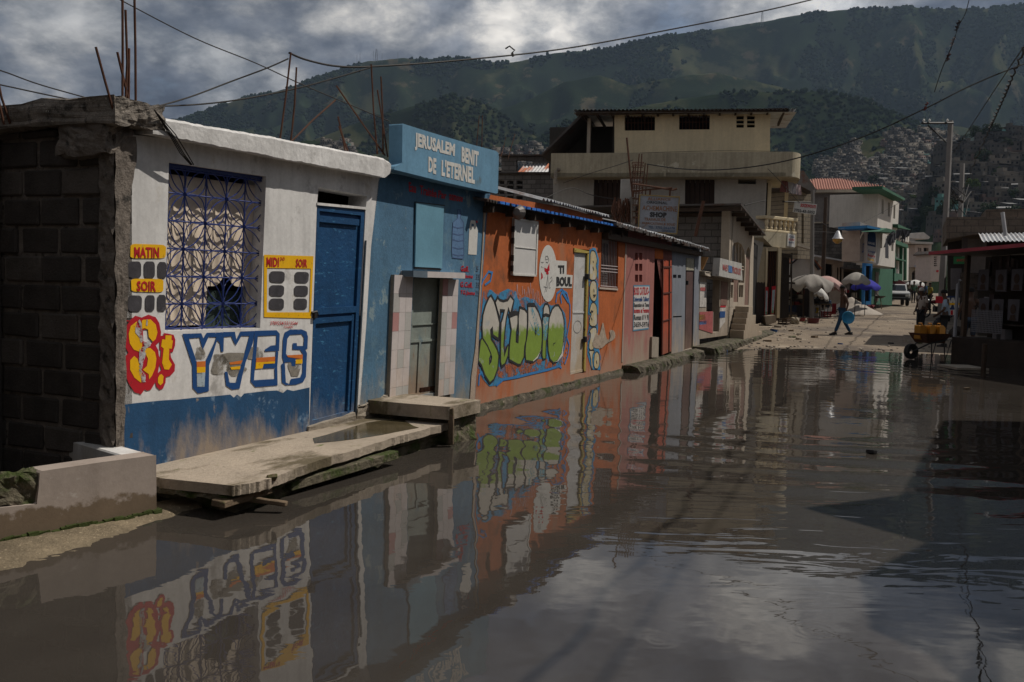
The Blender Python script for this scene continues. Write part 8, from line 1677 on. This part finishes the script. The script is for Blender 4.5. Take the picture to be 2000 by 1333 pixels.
# overhanging street sign
fY_ = FY(1572, 37, 3); k = MB(); q = b3((232, 288), (426, 308), (414, 400), (217, 376)); X0(k, fY_, q, 0, -.06); sg = k.build('street_sign', m_ltr['white'], None, fY_); tag(sg, 'white overhanging sign with red and black lettering beyond the balcony', 'sign')
sgp = sg
k = MB(); paint(k, fY_, 'SOCKWOUTI', b3((285, 300), (418, 318), (416, 345), (280, 332)), .01, bold=.05); o = k.build('sign_red_lettering', m_ltr['red']); o.parent = sg
k = MB(); paint(k, fY_, '3702-43-5052', b3((228, 345), (408, 368), (404, 392), (224, 372)), .01, bold=.03); o = k.build('sign_black_lettering', m_ltr['black']); o.parent = sg
k = MB(); a = fY_.f(*b3((130, 285))[0]); b_ = fY_.f(*b3((380, 292))[0]); k.tube([(a[0], .05, a[1]), (b_[0], .05, b_[1])], .03, 5); o = k.build('sign_bracket', m_dark); o.parent = sg
# hanging lamp over the street
p = aty(1636, 467, 48); lp = thing('hanging_lamp', 'round silver and yellow street lamp hanging from a cable before the dark blocks', 'lamp', loc=p); k = MB(); k.lathe([(.0, .45), (.07, .42), (.22, .1), (.3, .0)], (0, 0, 0), 14); k.build('lamp_shade', m_tin, lp, smooth=True); k = MB(); k.lathe([(.26, 0), (.24, -.12), (.1, -.25), (0, -.27)], (0, 0, 0), 14); k.build('globe', mat('amber_globe', (.45, .30, .08), rough=.3, bump=0), lp, smooth=True)
# ============================================================ overhead cables
def cable(pts, r, label, m=m_tan, sag=0, twist=0, ext=()):
    P = [aty(x, y, Y) for (x, y, Y) in pts] + [Vector(e) for e in ext]; out = []
    for i in range(len(P) - 1):
        a, b_ = P[i], P[i + 1]; p0 = P[i - 1] if i else a; p3 = P[i + 2] if i + 2 < len(P) else b_
        for j in range(6):
            t = j / 6; out.append(.5 * ((2 * a) + (b_ - p0) * t + (2 * p0 - 5 * a + 4 * b_ - p3) * t * t + (3 * a - p0 - 3 * b_ + p3) * t ** 3))
    out.append(P[-1])
    if twist:
        o2 = []
        for i in range(len(out) - 1):
            for j in range(5): t = j / 5; an = (i * 5 + j) * 1.3; o2.append(out[i].lerp(out[i + 1], t) + Vector((math.cos(an), 0, math.sin(an))) * twist)
        out = o2
    k = MB(); o0 = out[0]; k.tube([q - o0 for q in out], r, 5); o = k.build('cable', m); o.location = o0; return tag(o, label, 'cable')
cable([(-80, 118, 9), (0, 138, 9.5), (85, 168, 10), (230, 208, 11)], .008, 'upper of two thin cables at the far left reaching the bare roof slab')
cable([(-80, 150, 9), (0, 166, 9.5), (150, 197, 10), (262, 210, 11)], .008, 'lower of two thin cables at the far left reaching the bare roof slab')
cable([(160, -40, 12), (240, 3, 12.5), (380, 75, 13), (500, 124, 13.5), (600, 170, 14), (760, 237, 15)], .009, 'thin cable slanting down to the right from the top left corner')
cable([(290, 213, 8), (370, 190, 8.5), (450, 160, 9), (520, 134, 9.3), (563, 115, 9.5)], .008, 'thin cable rising from the slab corner to the top of the tall iron rod')
cable([(565, 104, 9.6), (600, 118, 10), (660, 130, 10.5), (735, 130, 11.5), (900, 118, 13), (1100, 96, 14.5), (1300, 60, 15.5), (1500, 20, 16), (1640, -14, 16.5)], .012, 'long cable crossing the sky from the iron rods to the top right of centre')
cable([(262, 209, 8), (380, 205, 8.6), (480, 193, 9), (600, 168, 9.6), (722, 133, 10.2)], .008, 'thin cable sagging low behind the slab towards the pair of iron rods')
k = MB(); a = aty(1000, 104, 13.6); k.tube([a, a + Vector((.02, 0, -.05))], .02, 5); k.tube([a + Vector((-.1, 0, .06)), a + Vector((-.04, 0, .1)), a + Vector((.04, 0, .04)), a], .012, 4); tag(k.build('cable_scrap', m_tan), 'curled scrap of wire caught on the long cable over the hills', 'wire scrap')
cable([(1264, 321, 20), (1328, 330, 18.5), (1408, 332, 17), (1504, 321, 15.8), (1597, 298, 15), (1700, 262, 14.7), (1812, 210, 14.5), (1900, 166, 14.5), (2010, 122, 14.5), (2300, 20, 14.5)], .011, 'thick cable rising from the rusted column bars to the right edge')
cable([(1880, 372, 50), (1922, 274, 30), (1940, 235, 26), (1960, 190, 22), (1985, 130, 18.5)], .018, 'twisted cable swinging from the shorter pole up to the right edge', twist=.035, ext=[(6.9, 11.6, 6), (4.2, 4.8, 6), (.9, -4, 6.2)])
cable([(1862, 300, 45), (1950, 165, 27)], .013, 'straight cable running from the tall pole over the right edge', ext=[(7.35, 11.6, 6.3), (4.65, 4.8, 6.3), (1.4, -4, 6.5)])
cable([(1897, -20, 12), (1886, 25, 12), (1872, 52, 12), (1860, 88, 12), (1840, 135, 12.5), (1825, 180, 13)], .006, 'kite string hung with rags in the top right corner')
for i, (x, y, s, lb) in enumerate(((1872, 50, 9, 'long dark rag, topmost on the kite string'), (1862, 82, 8, 'pale and dark rag in the middle of the kite string'), (1853, 112, 7, 'small brown rag, lowest on the kite string'), (1810, 208, 9, 'reddish rag caught on the thick cable above the pole'))):
    a = aty(x, y, 12 if i < 3 else 14.5); k = MB(); h = s * 12 / FPX; vs = []
    for j in range(9): t = j / 8; vs += [(-.012 + .04 * math.sin(j * 2.1) * .5 - t * .05 * h * 10, 0, -t * h * 2 + h), (.014 + .03 * math.sin(j * 1.3) * .5 - t * .05 * h * 10, .01, -t * h * 2 + h)]
    k.add(vs, [(2 * j, 2 * j + 1, 2 * j + 3, 2 * j + 2) for j in range(8)]); o = k.build('rag', cl('rag_cloth', [(.03, .02, .02), (.3, .27, .27), (.06, .03, .03), (.12, .03, .03)][i])); o.location = a; tag(o, lb, 'rag'); s_ = o.modifiers.new('thick', 'SOLIDIFY'); s_.thickness = .012
cable([(1056, 392, 27), (1114, 368, 28), (1158, 382, 28), (1230, 395, 27)], .012, 'drooping cable against the grey wall left of the rusted bars')
cable([(1100, 358, 33), (1150, 340, 31), (1200, 325, 28), (1236, 313, 22)], .010, 'thin cable crossing the stained parapet towards the rusted bars')
cable([(1454, 401, 31), (1480, 395, 33), (1496, 392, 34)], .02, 'short cable between the tin roof and the cream house wall')
cable([(1520, 296, 34), (1400, 295, 34.6), (1250, 299, 35.2)], .008, 'faint cable running along the top of the parapet')
cable([(1500, 330, 30), (1640, 448, 48), (1790, 380, 55), (1857, 372, 46)], .012, 'thin cable looping across the street past the red roof')
cable([(1585, 452, 41), (1636, 455, 48), (1713, 460, 58)], .010, 'cable carrying the round lamp across the street')
# floating litter and pavement rubbish
for i in range(24):
    x, y = [(1705, 884), (1560, 655), (1548, 660), (1510, 648), (1530, 655), (1500, 668), (1480, 672), (1466, 676), (1445, 688), (1640, 673), (1560, 664), (1590, 660), (1740, 672), (1770, 668), (1795, 672), (1812, 668), (1520, 640), (1545, 648), (1535, 628), (1555, 622), (1570, 630), (1405, 690), (1840, 745), (1888, 760), (905, 822), (560, 1000)][i]
    p = onz(x, y, .012) if y > 690 else gpt(x, y); k = MB(); s = rnd.uniform(.03, .07) if y > 690 else rnd.uniform(.07, .22); n = 7; pts = [(s * math.cos(a) * rnd.uniform(.5, 1.1), s * math.sin(a) * rnd.uniform(.4, 1)) for a in [2 * math.pi * j / n for j in range(n)]]; k.hprism(pts, -.01, s * .35)
    o = k.build('litter', (m_dark, m_conc, m_moss, m_ltr['blue'], m_conc, m_wood)[i % 6]); o.location = p; o.rotation_euler = (rnd.uniform(-.2, .2), rnd.uniform(-.2, .2), 0)
    tag(o, 'small scrap of litter lying on the water or along its muddy edge', 'litter', 'scraps of litter', 'thing')
# rubble and gravel along the shore, and street clutter round the stalls
def gravel():
    rg = np.random.RandomState(12); v, f = ico(); v = v * (1 + (rg.rand(12, 1) - .5) * .5); P = []; S = []
    for _ in range(9000):
        x = rg.uniform(2, 20); y = rg.uniform(23, 50); lf = x - (-5.52 + .4486 * y)
        w_ = .9 * math.exp(-abs(y - 25.6) / .8) + .8 * math.exp(-max(0, lf - .1) / .9) * (y > 23.5) + .03
        if lf < -.1 or rg.rand() > w_ * .5: continue
        s = rg.uniform(.012, .06) * (1.6 if rg.rand() < .06 else 1); P.append((x, y, float(gz(x, y)) + s * .2)); S.append((s, s * rg.uniform(.6, 1), s * .6))
    P, S = np.array(P), np.array(S); o = scatter_mesh('gravel', v, f, P, S, [m_conc, m_rough], rg.rand(len(P)) * 6.28, (rg.rand(len(P)) < .5).astype(int)); tag(o, 'loose gravel and crumbs of concrete along the edge of the flooded street', 'gravel', kind='stuff')
gravel()
def crate(label, x, y, w_, h_, rot, m, cat='crate'):
    p = gpt(x, y); root = thing('crate', label, cat, loc=p, rot=rot); k = MB(); n = 3
    for i in range(n): z = h_ * i / n; k.box(-w_ / 2, w_ / 2, -w_ / 2, -w_ / 2 + .02, z + .01, z + h_ / n - .02); k.box(-w_ / 2, w_ / 2, w_ / 2 - .02, w_ / 2, z + .01, z + h_ / n - .02); k.box(-w_ / 2, -w_ / 2 + .02, -w_ / 2 + .02, w_ / 2 - .02, z + .01, z + h_ / n - .02); k.box(w_ / 2 - .02, w_ / 2, -w_ / 2 + .02, w_ / 2 - .02, z + .01, z + h_ / n - .02)
    k.box(-w_ / 2 + .02, w_ / 2 - .02, -w_ / 2 + .02, w_ / 2 - .02, .0, .02); k.one = 1; k.build('slats', m, root)
    for sx in (-1, 1):
        for sy in (-1, 1): k = MB(); k.box(sx * (w_ / 2 - .035) - .015, sx * (w_ / 2 - .035) + .015, sy * (w_ / 2 - .035) - .015, sy * (w_ / 2 - .035) + .015, .02, h_); k.build('corner_post', m, root)
crate('pale wooden crate lying in the shade under the grey umbrella stall', 1542, 628, .45, .3, .3, m_wood)
crate('dark crate pushed against the poster-covered corner of the cream house', 1532, 634, .4, .25, .8, m_wooddk)
crate('red plastic crate between the trestle table legs', 1613, 620, .4, .3, .1, mat('red_crate', (.22, .03, .03), bump=0))
crate('blue crate beside the counter under the blue umbrella', 1681, 612, .4, .35, .2, mat('blue_crate', (.03, .08, .25), bump=0))
for (x, y, r_, c, lb) in ((1553, 634, .22, (.30, .26, .20), 'pale sack slumped in front of the grey umbrella stall'), (1546, 624, .26, (.04, .035, .03), 'black sack leaning on the grey umbrella stall'), (1600, 606, .24, (.3, .28, .26), 'whitish sack behind the white bucket'), (1665, 606, .3, (.10, .08, .07), 'brown sack beside the pale cabinet stall'), (1700, 606, .25, (.16, .03, .04), 'dark red sack near the tray stand'), (1835, 640, .3, (.03, .03, .035), 'black sack in the shade behind the person in pale blue'), (1868, 660, .3, (.06, .05, .045), 'brown sack on the ground beside the stall corner')):
    p = gpt(x, y); v, f = ico(); k = MB(); k.add([(a[0] * r_, a[1] * r_ * .8, a[2] * r_ * .9 + r_ * .6) for a in v], [tuple(q) for q in f]); o = k.build('sack', cl('sack_cloth', c)); disp(o, .07, 5, 3); o.location = p; tag(o, lb, 'sack')
# grilles and curtains in the big house openings
k = MB(); k.one = 1
for q in (b1((812, 143), (998, 143), (997, 235), (812, 236)), b1((1145, 140), (1332, 138), (1331, 229), (1145, 230))):
    for i in range(1, 9): a, b_ = fD.f(*bil(q, i / 9, 1), -.1), fD.f(*bil(q, i / 9, 0), -.1); k.tube([(a[0], .1, a[1]), (b_[0], .1, b_[1])], .014, 4)
    a, b_ = fD.f(*bil(q, 0, .5), -.1), fD.f(*bil(q, 1, .5), -.1); k.tube([(a[0], .1, a[1]), (b_[0], .1, b_[1])], .014, 4)
big_g = [k.part(g_i) for g_i in ([i for i in range(len(k.f)) if i < len(k.f) // 2], [i for i in range(len(k.f)) if i >= len(k.f) // 2])]
for q in big_g: q.one = 1; q.build('window_grille', m_rust, big)
for q in (b1((625, 519), (795, 519), (795, 700), (622, 700)), b1((1182, 519), (1362, 519), (1360, 700), (1180, 700))):
    k = MB(); k.one = 1
    for i in range(6): u0, u1 = i / 6 + .01, (i + 1) / 6 - .01; k.prism([fD.f(*bil(q, u, v), -.15) for u, v in ((u0, .97), (u1, .97), (u1, .02), (u0, .02))], .15, .18)
    k.build('wooden_shutter', mat('dark_brown_shutter', (.045, .028, .022), var=.3, bump=.2), big)
# more people far down the shaded side of the street
for x, y, Y, c, lb in ((1815, 606, 58, (.25, .2, .03), 'distant person in ochre standing in the shade left of the banner'), (1783, 597, 74, (.05, .12, .08), 'distant person in dark green walking beyond the pickup')):
    q_ = aty(x, y, Y); q_.z = float(gz(q_.x, q_.y)); person(lb, q_, R(rnd.uniform(0, 360)), 1.0, shirt=cl('market_shirt', c), legs=m_blk)
